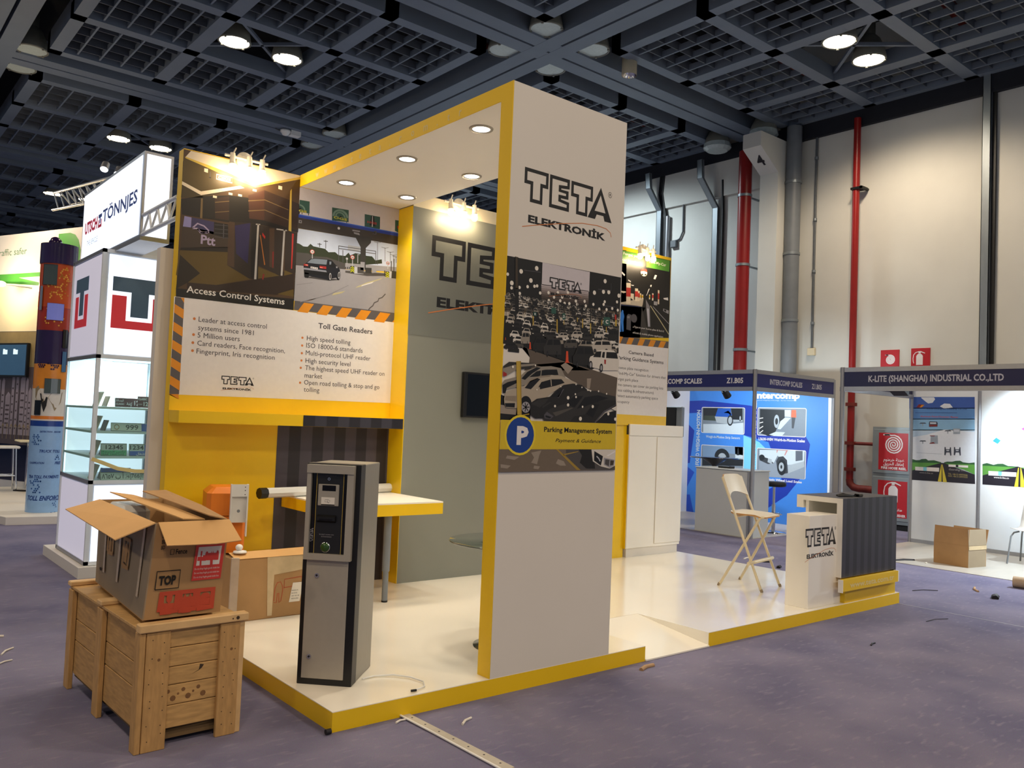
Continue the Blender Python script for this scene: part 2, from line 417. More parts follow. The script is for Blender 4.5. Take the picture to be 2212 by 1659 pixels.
def circle_pts(u, v, ru, rv, n=24): return [(u + ru * math.cos(2 * PI * i / n), v + rv * math.sin(2 * PI * i / n)) for i in range(n)]
def draw_logo(mb, mp, u, v, w, h, m, inner, hb, extra=True):
    # outlined block letters over a wide name and a thin swoosh; inner is the colour of the ground
    X = lambda a: u + a * w / 3.74
    Y = lambda b: v + b * h
    def P(pts, mm, k): mb.poly([mp(X(a), Y(b), hb + k * EPS * 2) for a, b in pts], mm)
    s = 0.11; sx = 0.105
    for o in (0.0, 1.9):
        P([(o, 1), (o + .95, 1), (o + .95, .52), (o + .73, .52), (o + .73, 0), (o + .24, 0), (o + .24, .52), (o, .52)], m, 0)
        P([(o + sx, .89), (o + .845, .89), (o + .845, .63), (o + .625, .63), (o + .625, .11), (o + .345, .11), (o + .345, .63), (o + sx, .63)], inner, 1)
    e = 1.005
    P([(e, 1), (e + .83, 1), (e + .83, .70), (e + .48, .665), (e + .48, .63), (e + .79, .63), (e + .79, .37), (e + .48, .36), (e + .48, .325), (e + .83, .29), (e + .83, 0), (e, 0)], m, 0)
    P([(e + sx, .89), (e + .725, .89), (e + .725, .79), (e + .37, .75), (e + .37, .545), (e + .68, .535), (e + .68, .465), (e + .37, .455), (e + .37, .245), (e + .725, .2), (e + .725, .11), (e + sx, .11)], inner, 1)
    P([(3.2, 1.05), (3.74, 0), (3.41, 0), (3.35, .16), (3.05, .16), (2.98, 0), (2.65, 0)], m, 0)
    P([(3.2, .80), (3.44, .265), (2.95, .265)], inner, 1)
    P([(3.29, .05), (3.3, .08), (3.1, .08), (3.11, .05)], inner, 1)
    if extra:
        ring = circle_pts(3.63, .9, .085, .095, 20); P(ring, m, 0); P(circle_pts(3.63, .9, .07, .078, 20), inner, 1)
        put_text(mb, mp, 'R', X(3.6), Y(.855), .07 * w / 3.74, .09 * h, m, hb + EPS * 4, 0.02)
        ps = [(-.02, -.78), (.7, -.6), (1.5, -.42), (2.4, -.24), (3.1, -.19), (3.5, -.22), (3.7, -.32), (3.74, -.45)]
        put_text(mb, mp, 'ELEKTRONİK', X(.2), Y(-.62), 3.28 * w / 3.74, .235 * h, m, hb, 0.045)
        mb.ribbon([mp(X(a), Y(b), hb + EPS * 4) for a, b in ps], .022 * h, Vector(mp(0, 0, 1)) - Vector(mp(0, 0, 0)), 'pr_bullet')

def draw_art(mb, mp, items, skip=()):
    for e in items:
        L = e[0] * EPS + EPS; k = e[1]; m = e[2]
        if k == 'p': mb.poly([mp(a, b, L) for a, b in e[3]], m)
        elif k == 't': put_text(mb, mp, e[3], e[4], e[5], e[6], e[7], m, L, e[8], e[9])
        elif k == 'o': mb.poly([mp(a, b, L) for a, b in circle_pts(*e[3], e[4], e[5])], m)
        elif k == 'l': mb.ribbon([mp(a, b, L) for a, b in e[4]], e[3], Vector(mp(0, 0, 1)) - Vector(mp(0, 0, 0)), m)
        elif k == 'logo': draw_logo(mb, mp, e[4], e[5], e[6], e[7], m, e[3], L)
        elif k == 'r':   # rounded rectangle
            u0, v0, u1, v1, r = e[3:8]; pts = []
            for cx, cy, a0 in ((u1 - r, v1 - r, 0), (u0 + r, v1 - r, 90), (u0 + r, v0 + r, 180), (u1 - r, v0 + r, 270)):
                pts += [(cx + r * math.cos(math.radians(a0 + t)), cy + r * math.sin(math.radians(a0 + t))) for t in (0, 30, 60, 90)]
            mb.poly([mp(a, b, L) for a, b in pts], m)
        elif k == 'tv':  # text running upwards
            ps, fs = text2d(e[3], 0, 0, e[6], e[7], 0.03)
            mb.add([mp(e[4] - b, e[5] + a, L) for a, b in ps], fs, m)

def stripes(mb, mp, u0, u1, v0, v1, w, ma, mb_, h=0.0):
    u = u0; k = 0
    while u < u1 - 1e-6:
        e = min(u + w, u1)
        mb.poly([mp(u, v0, h), mp(e, v0, h), mp(e, v1, h), mp(u, v1, h)], ma if k % 2 == 0 else mb_)
        u = e; k += 1

HAZ = None
def arrow_icons(mb, mp, u, v, s, m, kind, h):
    # shipping marks: glass, arrows up, umbrella
    L = lambda pts, w: mb.ribbon([mp(u + a * s, v + b * s, h) for a, b in pts], w * s, Vector(mp(0, 0, 1)) - Vector(mp(0, 0, 0)), m)
    Pp = lambda pts: mb.poly([mp(u + a * s, v + b * s, h) for a, b in pts], m)
    L([(0, 0), (1, 0), (1, 1), (0, 1), (0, 0)], .03)
    if kind == 0:
        Pp([(.32, .9), (.68, .9), (.68, .6), (.55, .45), (.45, .45), (.32, .6)]); L([(.5, .45), (.5, .14)], .05); L([(.3, .12), (.7, .12)], .05)
    elif kind == 1:
        for x in (.32, .68): L([(x, .15), (x, .7)], .06); Pp([(x - .1, .68), (x + .1, .68), (x, .9)])
        L([(.2, .1), (.8, .1)], .05)
    elif kind == 2:
        Pp([(.15, .55)] + [(.5 + .35 * math.cos(t), .55 + .3 * math.sin(t)) for t in [PI * (1 - i / 8) for i in range(9)]]); L([(.5, .55), (.5, .15)], .05)
    else:
        Pp(circle_pts(.5, .62, .3, .26, 16)); Pp([(.25, .32), (.5, .2), (.75, .32), (.5, .1)])

# ------------------------------------------------------------------ printed graphics, in metres on their panels
ART = {
 'access': [
  (0,'p','pr_brown',((0.017,3.625),(1.003,3.63),(1.003,2.469),(0.023,2.46))),
  (1,'p','pr_olive',((0.016,3.527),(0.031,3.561),(0.362,3.499),(0.584,3.449),(0.5,3.415),(0.171,3.295),(0.018,3.368))),
  (2,'p','pr_cream',((0.073,3.623),(1.001,3.63),(1.002,3.608),(0.618,3.452),(0.361,3.505),(0.031,3.561))),
  (3,'p','pr_gold',((0.031,3.568),(0.36,3.521),(0.609,3.463),(1.002,3.621),(1.003,3.6),(0.61,3.445),(0.346,3.49),(0.034,3.556))),
  (3,'p','pr_cream',((0.019,3.369),(0.169,3.32),(0.482,3.432),(0.517,3.42),(0.171,3.29),(0.019,3.343))),
  (2,'p','pr_olive2',((0.019,3.343),(0.171,3.29),(0.483,3.411),(0.172,3.272),(0.017,3.239))),
  (2,'p','pr_blk',((0.018,3.229),(0.156,3.277),(0.396,3.335),(1.017,3.384),(1.007,3.138),(0.661,3.144),(0.383,3.114),(0.032,3.109))),
  (3,'p','pr_wood',((0.554,3.367),(0.688,3.439),(0.703,3.186),(0.573,3.178))),
  (3,'p','pr_wood2',((0.688,3.439),(1.003,3.386),(1.002,3.155),(0.703,3.186))),
  (3,'p','pr_wood2',((0.279,3.286),(0.396,3.327),(0.407,3.131),(0.293,3.126))),
  (4,'p','pr_gold2',((0.556,3.326),(0.697,3.361),(0.91,3.318),(0.91,3.312),(0.698,3.355),(0.557,3.318))),
  (4,'p','pr_gold2',((0.285,3.259),(0.398,3.29),(0.399,3.284),(0.285,3.252))),
  (4,'p','pr_gold2',((0.561,3.243),(0.702,3.277),(0.915,3.232),(0.915,3.226),(0.702,3.271),(0.561,3.235))),
  (4,'p','pr_gold2',((0.29,3.178),(0.403,3.208),(0.403,3.203),(0.29,3.172))),
  (4,'p','pr_gold',((0.917,3.481),(0.929,3.501),(0.946,3.136),(0.92,3.14))),
  (4,'p','pr_gold2',((0.172,3.264),(0.186,3.267),(0.191,3.107),(0.173,3.107))),
  (4,'p','pr_blk',((0.187,3.284),(0.279,3.302),(0.289,3.121),(0.191,3.107))),
  (3,'p','pr_lilac',((0.052,3.1),(0.107,3.099),(0.107,3.019),(0.045,3.016))),
  (2,'p','pr_violet',((0.111,3.1),(0.286,3.096),(0.288,2.995),(0.107,3.019))),
  (2,'p','pr_dimbrown',((0.037,3.022),(0.405,3.015),(0.407,2.909),(0.036,2.847))),
  (3,'p','pr_blk',((0.286,3.096),(0.401,3.097),(0.407,2.983),(0.292,2.995))),
  (4,'p','pr_grey',((0.291,3.077),(0.401,3.087),(0.402,3.083),(0.292,3.073))),
  (4,'p','pr_grey',((0.293,3.044),(0.403,3.054),(0.404,3.05),(0.293,3.04))),
  (4,'p','pr_grey',((0.295,3.012),(0.405,3.022),(0.405,3.018),(0.295,3.008))),
  (4,'p','pr_grey',((0.297,2.98),(0.407,2.989),(0.407,2.985),(0.297,2.976))),
  (4,'p','pr_grey',((0.36,3.093),(0.368,3.095),(0.373,2.977),(0.365,2.975))),
  (5,'l','pr_lilacw',0.012,((0.119,3.017),(0.156,3.06),(0.208,3.049),(0.246,3.02),(0.235,2.997),(0.18,2.992),(0.158,3.02),(0.119,3.015))),
  (5,'l','pr_lilacw',0.012,((0.158,3.02),(0.192,2.99),(0.251,3.008))),
  (5,'t','pr_lilacw','Ptt',0.189,2.904,0.116,0.074,0.03,0),
  (2,'p','pr_blk2',((0.036,2.847),(0.407,2.913),(0.409,2.872),(0.033,2.827))),
  (1,'p','pr_floor',((0.029,2.826),(0.414,2.873),(0.61,2.679),(0.331,2.593),(0.101,2.583),(0.014,2.63))),
  (2,'p','pr_darkfl',((0.035,2.792),(0.198,2.669),(0.109,2.584),(0.02,2.521))),
  (2,'p','pr_brown2',((0.331,2.593),(0.661,2.686),(0.993,2.823),(0.994,2.642),(0.843,2.579),(0.104,2.532),(0.101,2.583))),
  (2,'p','pr_floor',((0.993,2.651),(0.995,2.586),(0.843,2.584))),
  (3,'p','pr_floor',((0.668,2.792),(0.861,2.744),(0.678,2.693))),
  (3,'p','pr_floor',((0.903,2.797),(0.981,2.779),(0.901,2.75))),
  (3,'p','pr_glass1',((0.408,3.123),(0.635,3.148),(0.644,2.679),(0.601,2.682),(0.411,2.766))),
  (4,'p','pr_indigo',((0.455,3.098),(0.584,3.143),(0.581,2.804),(0.48,2.871))),
  (4,'p','pr_glass2',((0.408,3.123),(0.454,3.123),(0.47,2.754),(0.411,2.766))),
  (4,'p','pr_blk',((0.593,3.139),(0.661,3.149),(0.674,2.684),(0.613,2.692))),
  (5,'p','pr_steel',((0.644,3.145),(0.659,3.148),(0.661,2.686),(0.642,2.683))),
  (5,'p','pr_steel',((0.631,3.146),(0.668,3.15),(0.669,3.141),(0.631,3.136))),
  (3,'p','pr_glass1',((0.662,3.14),(0.883,3.142),(0.874,2.746),(0.797,2.765),(0.672,2.801))),
  (4,'p','pr_glass2',((0.75,3.127),(0.794,3.135),(0.809,2.796),(0.768,2.807))),
  (5,'p','pr_steel',((0.875,3.139),(0.891,3.142),(0.887,2.748),(0.871,2.747))),
  (5,'p','pr_steel',((0.812,3.138),(0.906,3.142),(0.907,3.132),(0.812,3.128))),
  (3,'p','pr_glass1',((0.893,3.135),(0.998,3.132),(1.004,2.79),(0.903,2.797))),
  (5,'p','pr_red',((0.953,3.12),(0.969,3.121),(0.97,2.82),(0.961,2.819))),
  (5,'p','pr_red',((0.691,3.082),(0.719,3.053),(0.716,3.032),(0.692,3.057))),
  (5,'p','pr_orange',((0.671,3.058),(0.677,3.059),(0.73,2.818),(0.722,2.813))),
  (5,'p','pr_red2',((0.787,2.937),(0.8,2.94),(0.802,2.804),(0.795,2.802))),
  (4,'p','pr_red2',((0.715,2.74),(0.73,2.738),(0.722,2.69),(0.709,2.693))),
  (5,'p','pr_cream',((0.184,3.51),(0.214,3.51),(0.214,3.479),(0.184,3.482))),
  (5,'p','pr_cream',((0.809,3.504),(0.843,3.504),(0.843,3.472),(0.809,3.475))),
  (5,'p','pr_cream',((0.589,3.429),(0.622,3.429),(0.621,3.411),(0.588,3.411))),
  (5,'p','pr_cream',((0.39,3.358),(0.422,3.358),(0.421,3.34),(0.39,3.34))),
  (5,'p','pr_cream',((0.469,3.362),(0.501,3.362),(0.501,3.344),(0.469,3.344))),
  (5,'p','pr_cream',((0.266,3.308),(0.297,3.308),(0.296,3.29),(0.265,3.29))),
  (4,'p','pr_cream',((0.282,3.487),(0.412,3.487),(0.415,3.436),(0.283,3.442))),
  (5,'p','pr_brown',((0.287,3.479),(0.412,3.479),(0.414,3.446),(0.287,3.45))),
  (6,'t','pr_cream','CIKIS',0.297,3.452,0.105,0.021,0.02,0),
  (4,'p','pr_blk2',((0.226,3.45),(0.242,3.45),(0.242,3.441),(0.226,3.441))),
  (4,'p','pr_grey',((0.23,3.492),(0.235,3.493),(0.235,3.45),(0.231,3.449))),
  (3,'p','pr_blk3',((0.02,2.525),(1.002,2.565),(1.003,2.469),(0.023,2.46))),
  (3,'p','pr_floor',((0.989,2.646),(0.999,2.582),(0.851,2.589))),
  (6,'t','pr_text_w','Access Control Systems',0.101,2.504,0.817,0.053,0.012,0),
 ],
 'panel': [
  (0,'p','pr_white',((0.01,2.461),(1.015,2.467),(2.008,2.473),(2.013,1.72),(0.016,1.699))),
  (1,'p','pr_dgrey',((0.017,2.457),(0.088,2.458),(0.09,1.703),(0.016,1.699))),
  (2,'p','pr_haz',((0.06,2.457),(0.088,2.458),(0.088,2.418))),
  (2,'p','pr_haz',((0.016,2.403),(0.09,2.366),(0.09,2.293),(0.016,2.335))),
  (2,'p','pr_haz',((0.016,2.263),(0.09,2.225),(0.091,2.153),(0.016,2.195))),
  (2,'p','pr_haz',((0.015,2.123),(0.091,2.084),(0.091,2.012),(0.015,2.055))),
  (2,'p','pr_haz',((0.015,1.984),(0.091,1.944),(0.091,1.872),(0.015,1.916))),
  (2,'p','pr_haz',((0.015,1.844),(0.092,1.804),(0.092,1.732),(0.015,1.777))),
  (2,'p','pr_haz',((0.015,1.705),(0.092,1.664),(0.086,1.703),(0.011,1.699))),
  (1,'p','pr_dgrey',((1.01,2.551),(2.007,2.559),(2.008,2.471),(1.007,2.473))),
  (2,'p','pr_haz',((1.096,2.544),(1.19,2.544),(1.135,2.459),(1.038,2.46))),
  (2,'p','pr_haz',((1.276,2.545),(1.373,2.545),(1.316,2.458),(1.217,2.459))),
  (2,'p','pr_haz',((1.462,2.546),(1.563,2.546),(1.504,2.458),(1.401,2.458))),
  (2,'p','pr_haz',((1.654,2.547),(1.758,2.547),(1.697,2.457),(1.591,2.458))),
  (2,'p','pr_haz',((1.853,2.548),(1.961,2.547),(1.897,2.456),(1.788,2.457))),
  (2,'p','pr_haz',((2.01,2.504),(2.008,2.471),(1.985,2.472))),
  (3,'t','pr_text','Leader at access control',0.208,2.285,0.566,0.04,0,0),
  (3,'t','pr_text','systems since 1981',0.208,2.22,0.456,0.039,0,0),
  (3,'t','pr_text','5 Million users',0.207,2.159,0.342,0.04,0,0),
  (3,'t','pr_text','Card readers, Face recognition,',0.208,2.096,0.738,0.039,0,0),
  (3,'t','pr_text','Fingerprint, Iris recognition',0.206,2.032,0.651,0.039,0,0),
  (3,'o','pr_bullet',(0.174,2.304),0.011,0.011),
  (3,'o','pr_bullet',(0.175,2.178),0.011,0.011),
  (3,'o','pr_bullet',(0.173,2.114),0.011,0.011),
  (3,'o','pr_bullet',(0.174,2.051),0.011,0.011),
  (3,'t','pr_text','Toll Gate Readers',1.241,2.338,0.539,0.047,0.014,0),
  (3,'t','pr_text','High speed tolling',1.139,2.223,0.423,0.04,0,0),
  (3,'t','pr_text','ISO 18000-6 standards',1.137,2.16,0.552,0.041,0,0),
  (3,'t','pr_text','Multi-protocol UHF reader',1.136,2.096,0.638,0.04,0,0),
  (3,'t','pr_text','High security level',1.137,2.029,0.435,0.04,0,0),
  (3,'t','pr_text','The highest speed UHF reader on',1.137,1.967,0.791,0.04,0,0),
  (3,'t','pr_text','market',1.136,1.901,0.166,0.041,0,0),
  (3,'t','pr_text','Open road tolling & stop and go',1.135,1.841,0.746,0.04,0,0),
  (3,'t','pr_text','tolling',1.135,1.78,0.147,0.04,0,0),
  (3,'o','pr_bullet',(1.098,2.241),0.01,0.01),
  (3,'o','pr_bullet',(1.099,2.174),0.01,0.01),
  (3,'o','pr_bullet',(1.1,2.108),0.01,0.01),
  (3,'o','pr_bullet',(1.1,2.045),0.01,0.01),
  (3,'o','pr_bullet',(1.097,1.982),0.01,0.01),
  (3,'o','pr_bullet',(1.098,1.854),0.01,0.01),
  (3,'logo','pr_black','pr_white',0.416,1.802,0.274,0.068,1),
 ],
 'toll': [
  (0,'p','pr_asphalt',((0.999,2.859),(2.009,2.926),(2.009,2.556),(0.997,2.55))),
  (0,'p','pr_sky',((1.002,3.532),(2.004,3.534),(2.007,3.312),(1.002,3.297))),
  (0,'p','pr_sky2',((1.001,3.174),(2.008,3.2),(2.01,2.965),(0.999,2.859))),
  (1,'p','pr_green',((1,3.047),(1.027,3.044),(1.063,3.028),(1.102,3.031),(1.128,3.061),(1.156,3.044),(1.212,3.042),(1.269,3.04),(1.302,3.016),(1.367,3.027),(1.401,3.006),(1.467,3.009),(1.499,3.044),(1.517,3.021),(1.566,3.05),(1.626,3.05),(1.687,3.044),(1.739,3.048),(1.776,3.016),(1.841,3.037),(1.848,2.999),(1.573,2.938),(1.472,2.923),(1.003,2.852))),
  (2,'p','pr_dkgrey',((0.997,2.967),(1.113,2.975),(1.154,2.956),(1.289,2.97),(1.471,2.942),(1.474,2.886),(1.003,2.856))),
  (3,'p','pr_asphalt',((0.999,2.855),(1.474,2.89),(2.009,2.926),(2.011,2.894),(1.005,2.751))),
  (2,'p','pr_grey2',((1.471,2.946),(2.009,2.989),(2.011,2.942),(1.474,2.893))),
  (3,'p','pr_black',((1.473,2.912),(1.48,2.912),(1.481,2.893),(1.474,2.893))),
  (3,'p','pr_black',((1.491,2.915),(1.499,2.915),(1.5,2.896),(1.492,2.895))),
  (3,'p','pr_black',((1.509,2.917),(1.517,2.918),(1.518,2.898),(1.511,2.898))),
  (3,'p','pr_black',((1.528,2.92),(1.535,2.921),(1.536,2.901),(1.529,2.901))),
  (3,'p','pr_black',((1.546,2.923),(1.554,2.923),(1.555,2.904),(1.547,2.903))),
  (3,'p','pr_black',((1.565,2.926),(1.572,2.926),(1.573,2.907),(1.566,2.906))),
  (3,'p','pr_black',((1.583,2.929),(1.591,2.929),(1.592,2.909),(1.584,2.909))),
  (3,'p','pr_black',((1.602,2.931),(1.61,2.932),(1.611,2.912),(1.603,2.912))),
  (3,'p','pr_black',((1.621,2.934),(1.628,2.935),(1.629,2.915),(1.622,2.915))),
  (4,'p','pr_dkgrey2',((0.999,3.268),(2.008,3.288),(2.004,3.197),(1.001,3.176))),
  (5,'p','pr_blue',((1.005,3.298),(2.007,3.313),(2.004,3.278),(1.003,3.269))),
  (6,'p','pr_blue2',((1.005,3.298),(2.007,3.313),(2.006,3.304),(1.005,3.289))),
  (5,'p','pr_dkgrey3',((1.544,3.215),(1.725,3.22),(1.719,3.168),(1.67,3.113),(1.679,2.912),(1.623,2.946),(1.616,3.113))),
  (6,'p','pr_grey2',((1.623,2.98),(1.666,2.983),(1.668,2.907),(1.625,2.908))),
  (6,'p','pr_grey2',((1.525,3.256),(1.602,3.259),(1.602,3.248),(1.526,3.244))),
  (6,'p','pr_grey2',((1.539,3.237),(1.594,3.237),(1.604,3.218),(1.544,3.222))),
  (6,'p','pr_grey2',((1.008,3.248),(1.037,3.249),(1.037,3.224),(1.008,3.222))),
  (6,'p','pr_dkgrey3',((1.016,3.242),(1.029,3.242),(1.03,3.23),(1.017,3.23))),
  (6,'p','pr_grey',((1.748,3.285),(1.774,3.286),(1.772,3.253),(1.732,3.252))),
  (7,'p','pr_dkgrey3',((1.74,3.276),(1.761,3.278),(1.762,3.259),(1.74,3.259))),
  (6,'o','pr_white',(1.39,3.244),0.012,0.012),
  (1,'p','pr_sign',((1.006,3.422),(1.1,3.426),(1.104,3.321),(1.003,3.316))),
  (1,'p','pr_blk',((1.031,3.318),(1.037,3.319),(1.038,3.301),(1.032,3.301))),
  (1,'p','pr_blk',((1.091,3.32),(1.098,3.321),(1.099,3.303),(1.092,3.303))),
  (1,'p','pr_sign',((1.315,3.417),(1.48,3.425),(1.484,3.316),(1.32,3.302))),
  (1,'p','pr_blk',((1.354,3.311),(1.36,3.312),(1.361,3.294),(1.355,3.293))),
  (1,'p','pr_blk',((1.461,3.315),(1.467,3.315),(1.468,3.297),(1.462,3.297))),
  (1,'p','pr_sign',((1.642,3.42),(1.803,3.424),(1.807,3.312),(1.647,3.302))),
  (1,'p','pr_blk',((1.68,3.31),(1.687,3.311),(1.688,3.292),(1.681,3.292))),
  (1,'p','pr_blk',((1.785,3.312),(1.792,3.312),(1.793,3.294),(1.786,3.293))),
  (1,'p','pr_sign',((1.964,3.426),(2.005,3.428),(2.009,3.314),(1.968,3.325))),
  (2,'p','pr_sign2',((1.48,3.352),(1.476,3.368),(1.469,3.383),(1.457,3.395),(1.442,3.405),(1.425,3.412),(1.406,3.415),(1.387,3.414),(1.369,3.409),(1.353,3.4),(1.34,3.389),(1.33,3.375),(1.324,3.359),(1.322,3.343))),
  (3,'p','pr_sign',((1.459,3.348),(1.456,3.36),(1.451,3.371),(1.442,3.381),(1.431,3.389),(1.418,3.394),(1.405,3.397),(1.391,3.396),(1.377,3.393),(1.365,3.388),(1.355,3.38),(1.348,3.37),(1.344,3.359),(1.343,3.347))),
  (3,'p','pr_sign',((1.071,3.342),(1.068,3.353),(1.063,3.364),(1.055,3.374),(1.045,3.381),(1.033,3.387),(1.02,3.389),(1.007,3.389),(1.006,3.388),(1.006,3.385),(1.006,3.379),(1.007,3.371),(1.007,3.361),(1.008,3.35))),
  (4,'p','pr_sign2',((1.452,3.347),(1.45,3.357),(1.445,3.367),(1.437,3.376),(1.428,3.383),(1.416,3.388),(1.404,3.391),(1.392,3.391),(1.38,3.389),(1.369,3.384),(1.36,3.377),(1.354,3.368),(1.35,3.359),(1.349,3.348))),
  (4,'p','pr_sign2',((1.064,3.341),(1.062,3.351),(1.058,3.361),(1.051,3.369),(1.042,3.376),(1.031,3.381),(1.02,3.384),(1.008,3.384),(1.006,3.383),(1.006,3.381),(1.006,3.376),(1.007,3.369),(1.007,3.36),(1.008,3.35))),
  (5,'p','pr_sign',((1.438,3.344),(1.437,3.352),(1.433,3.359),(1.427,3.366),(1.42,3.372),(1.412,3.376),(1.403,3.379),(1.394,3.379),(1.386,3.378),(1.378,3.376),(1.371,3.371),(1.367,3.365),(1.364,3.358),(1.363,3.351))),
  (5,'p','pr_sign',((1.051,3.338),(1.05,3.346),(1.046,3.353),(1.041,3.36),(1.035,3.365),(1.027,3.369),(1.019,3.372),(1.01,3.373),(1.007,3.372),(1.007,3.371),(1.007,3.368),(1.007,3.363),(1.008,3.357),(1.008,3.35))),
  (6,'p','pr_blk',((1.383,3.34),(1.4,3.359),(1.42,3.342))),
  (6,'p','pr_blk',((1.003,3.341),(1.015,3.36),(1.032,3.343))),
  (7,'t','pr_yellow','OGS',1.334,3.323,0.133,0.021,0.03,0),
  (7,'t','pr_yellow','GS',1.002,3.319,0.076,0.02,0.03,0),
  (3,'p','pr_blk',((1.697,3.327),(1.71,3.418),(1.74,3.418),(1.759,3.326))),
  (4,'p','pr_white',((1.72,3.416),(1.725,3.417),(1.73,3.319),(1.722,3.318))),
  (5,'t','pr_red','HGS',1.673,3.345,0.1,0.02,0.03,0),
  (3,'p','pr_red',((1.991,3.376),(2.006,3.377),(2.005,3.351),(1.993,3.35))),
  (2,'p','pr_dkgrey3',((1.268,3.118),(1.273,3.119),(1.277,3.042),(1.272,3.041))),
  (2,'p','pr_dkgrey3',((1.25,3.109),(1.291,3.112),(1.291,3.106),(1.251,3.103))),
  (2,'p','pr_dkgrey3',((1.21,3.082),(1.216,3.083),(1.218,3.047),(1.212,3.046))),
  (2,'p','pr_dkgrey3',((1.193,3.074),(1.233,3.076),(1.233,3.07),(1.193,3.068))),
  (2,'p','pr_grey',((1.786,3.187),(1.79,3.188),(1.802,2.981),(1.797,2.98))),
  (2,'p','pr_grey',((1.751,3.188),(1.789,3.183),(1.825,3.194),(1.825,3.191),(1.789,3.179),(1.751,3.185))),
  (2,'p','pr_grey',((1.868,3.151),(1.872,3.151),(1.879,3.024),(1.875,3.023))),
  (2,'p','pr_grey',((1.832,3.151),(1.871,3.146),(1.908,3.157),(1.908,3.154),(1.871,3.142),(1.832,3.148))),
  (2,'p','pr_grey',((1.926,3.121),(1.931,3.122),(1.936,3.017),(1.932,3.016))),
  (2,'p','pr_grey',((1.89,3.121),(1.929,3.117),(1.967,3.128),(1.967,3.125),(1.929,3.112),(1.89,3.118))),
  (2,'p','pr_grey',((1.964,3.1),(1.968,3.1),(1.972,3.022),(1.968,3.022))),
  (2,'p','pr_grey',((1.927,3.1),(1.966,3.095),(2.004,3.106),(2.004,3.103),(1.967,3.091),(1.927,3.097))),
  (2,'p','pr_grey',((1.99,3.088),(1.994,3.089),(1.998,3.026),(1.993,3.026))),
  (2,'p','pr_grey',((1.953,3.089),(1.993,3.084),(2.03,3.095),(2.031,3.091),(1.993,3.079),(1.953,3.085))),
  (3,'p','pr_grey',((1.395,3.09),(1.401,3.091),(1.409,2.944),(1.403,2.943))),
  (3,'p','pr_grey',((1.438,3.057),(1.444,3.058),(1.45,2.95),(1.444,2.949))),
  (3,'p','pr_grey',((1.771,3.101),(1.777,3.102),(1.784,2.982),(1.778,2.981))),
  (3,'l','pr_grey',0.006,((1.395,3.087),(1.776,3.101))),
  (3,'l','pr_grey',0.006,((1.396,3.065),(1.777,3.078))),
  (2,'p','pr_grey3',((1.489,3.111),(1.61,3.113),(1.61,3.066),(1.489,3.065))),
  (4,'p','pr_grey3',((1.145,2.994),(1.152,2.996),(1.156,2.934),(1.148,2.933))),
  (5,'o','pr_red',(1.148,2.995),0.022,0.02),
  (6,'o','pr_white',(1.148,2.995),0.016,0.015),
  (7,'t','pr_black','30',1.139,2.988,0.02,0.013,0.03,0),
  (4,'p','pr_grey3',((1.537,3.007),(1.544,3.008),(1.548,2.931),(1.541,2.93))),
  (5,'o','pr_red',(1.54,3.008),0.022,0.019),
  (6,'o','pr_white',(1.54,3.008),0.016,0.014),
  (7,'t','pr_black','30',1.53,3,0.021,0.014,0.03,0),
  (4,'p','pr_grey3',((1.904,3.01),(1.912,3.012),(1.915,2.959),(1.907,2.958))),
  (5,'o','pr_red',(1.908,3.011),0.018,0.015),
  (6,'o','pr_white',(1.908,3.011),0.013,0.011),
  (7,'t','pr_black','30',1.897,3.003,0.023,0.014,0.03,0),
  (5,'o','pr_grey3',(1.485,2.987),0.011,0.01),
  (4,'p','pr_grey3',((1.482,2.985),(1.487,2.986),(1.49,2.941),(1.485,2.94))),
  (3,'p','pr_grey3',((1.588,3.043),(1.595,3.045),(1.599,2.965),(1.592,2.964))),
  (3,'p','pr_grey3',((1.588,3.043),(1.611,3.045),(1.611,3.04),(1.588,3.038))),
  (5,'p','pr_blk',((1.522,2.927),(1.563,2.93),(1.564,2.874),(1.524,2.873))),
  (6,'p','pr_limey',((1.543,2.927),(1.562,2.915),(1.562,2.906),(1.543,2.918),(1.525,2.902),(1.525,2.911))),
  (6,'p','pr_limey',((1.544,2.91),(1.563,2.898),(1.563,2.889),(1.544,2.901),(1.526,2.885),(1.526,2.894))),
  (6,'p','pr_limey',((1.544,2.894),(1.564,2.882),(1.564,2.873),(1.545,2.885),(1.527,2.869),(1.527,2.878))),
  (5,'p','pr_blk',((1.887,2.931),(1.928,2.934),(1.929,2.883),(1.888,2.882))),
  (6,'p','pr_limey',((1.908,2.931),(1.927,2.919),(1.928,2.909),(1.908,2.922),(1.89,2.905),(1.89,2.915))),
  (6,'p','pr_limey',((1.909,2.914),(1.928,2.901),(1.929,2.892),(1.909,2.905),(1.891,2.888),(1.891,2.898))),
  (6,'p','pr_limey',((1.91,2.897),(1.929,2.884),(1.93,2.875),(1.91,2.888),(1.892,2.871),(1.892,2.881))),
  (5,'p','pr_grey3',((1.563,2.926),(1.658,2.932),(1.66,2.874),(1.566,2.865))),
  (6,'p','pr_dkgrey',((1.594,2.93),(1.658,2.932),(1.66,2.877),(1.597,2.874))),
  (5,'p','pr_dkgrey3',((1.676,2.935),(1.74,2.941),(1.741,2.891),(1.677,2.885))),
  (5,'p','pr_grey2',((1.745,2.945),(1.789,2.944),(1.791,2.906),(1.746,2.895))),
  (5,'p','pr_grey3',((1.927,2.941),(1.954,2.941),(1.953,2.877),(1.926,2.878))),
  (5,'p','pr_dkgrey3',((1.954,2.949),(2.004,2.948),(2.003,2.881),(1.953,2.878))),
  (5,'p','pr_dkgrey3',((1.873,2.937),(1.883,2.939),(1.884,2.884),(1.875,2.884))),
  (5,'p','pr_dkgrey3',((1.94,3.037),(1.949,3.038),(1.951,2.941),(1.942,2.939))),
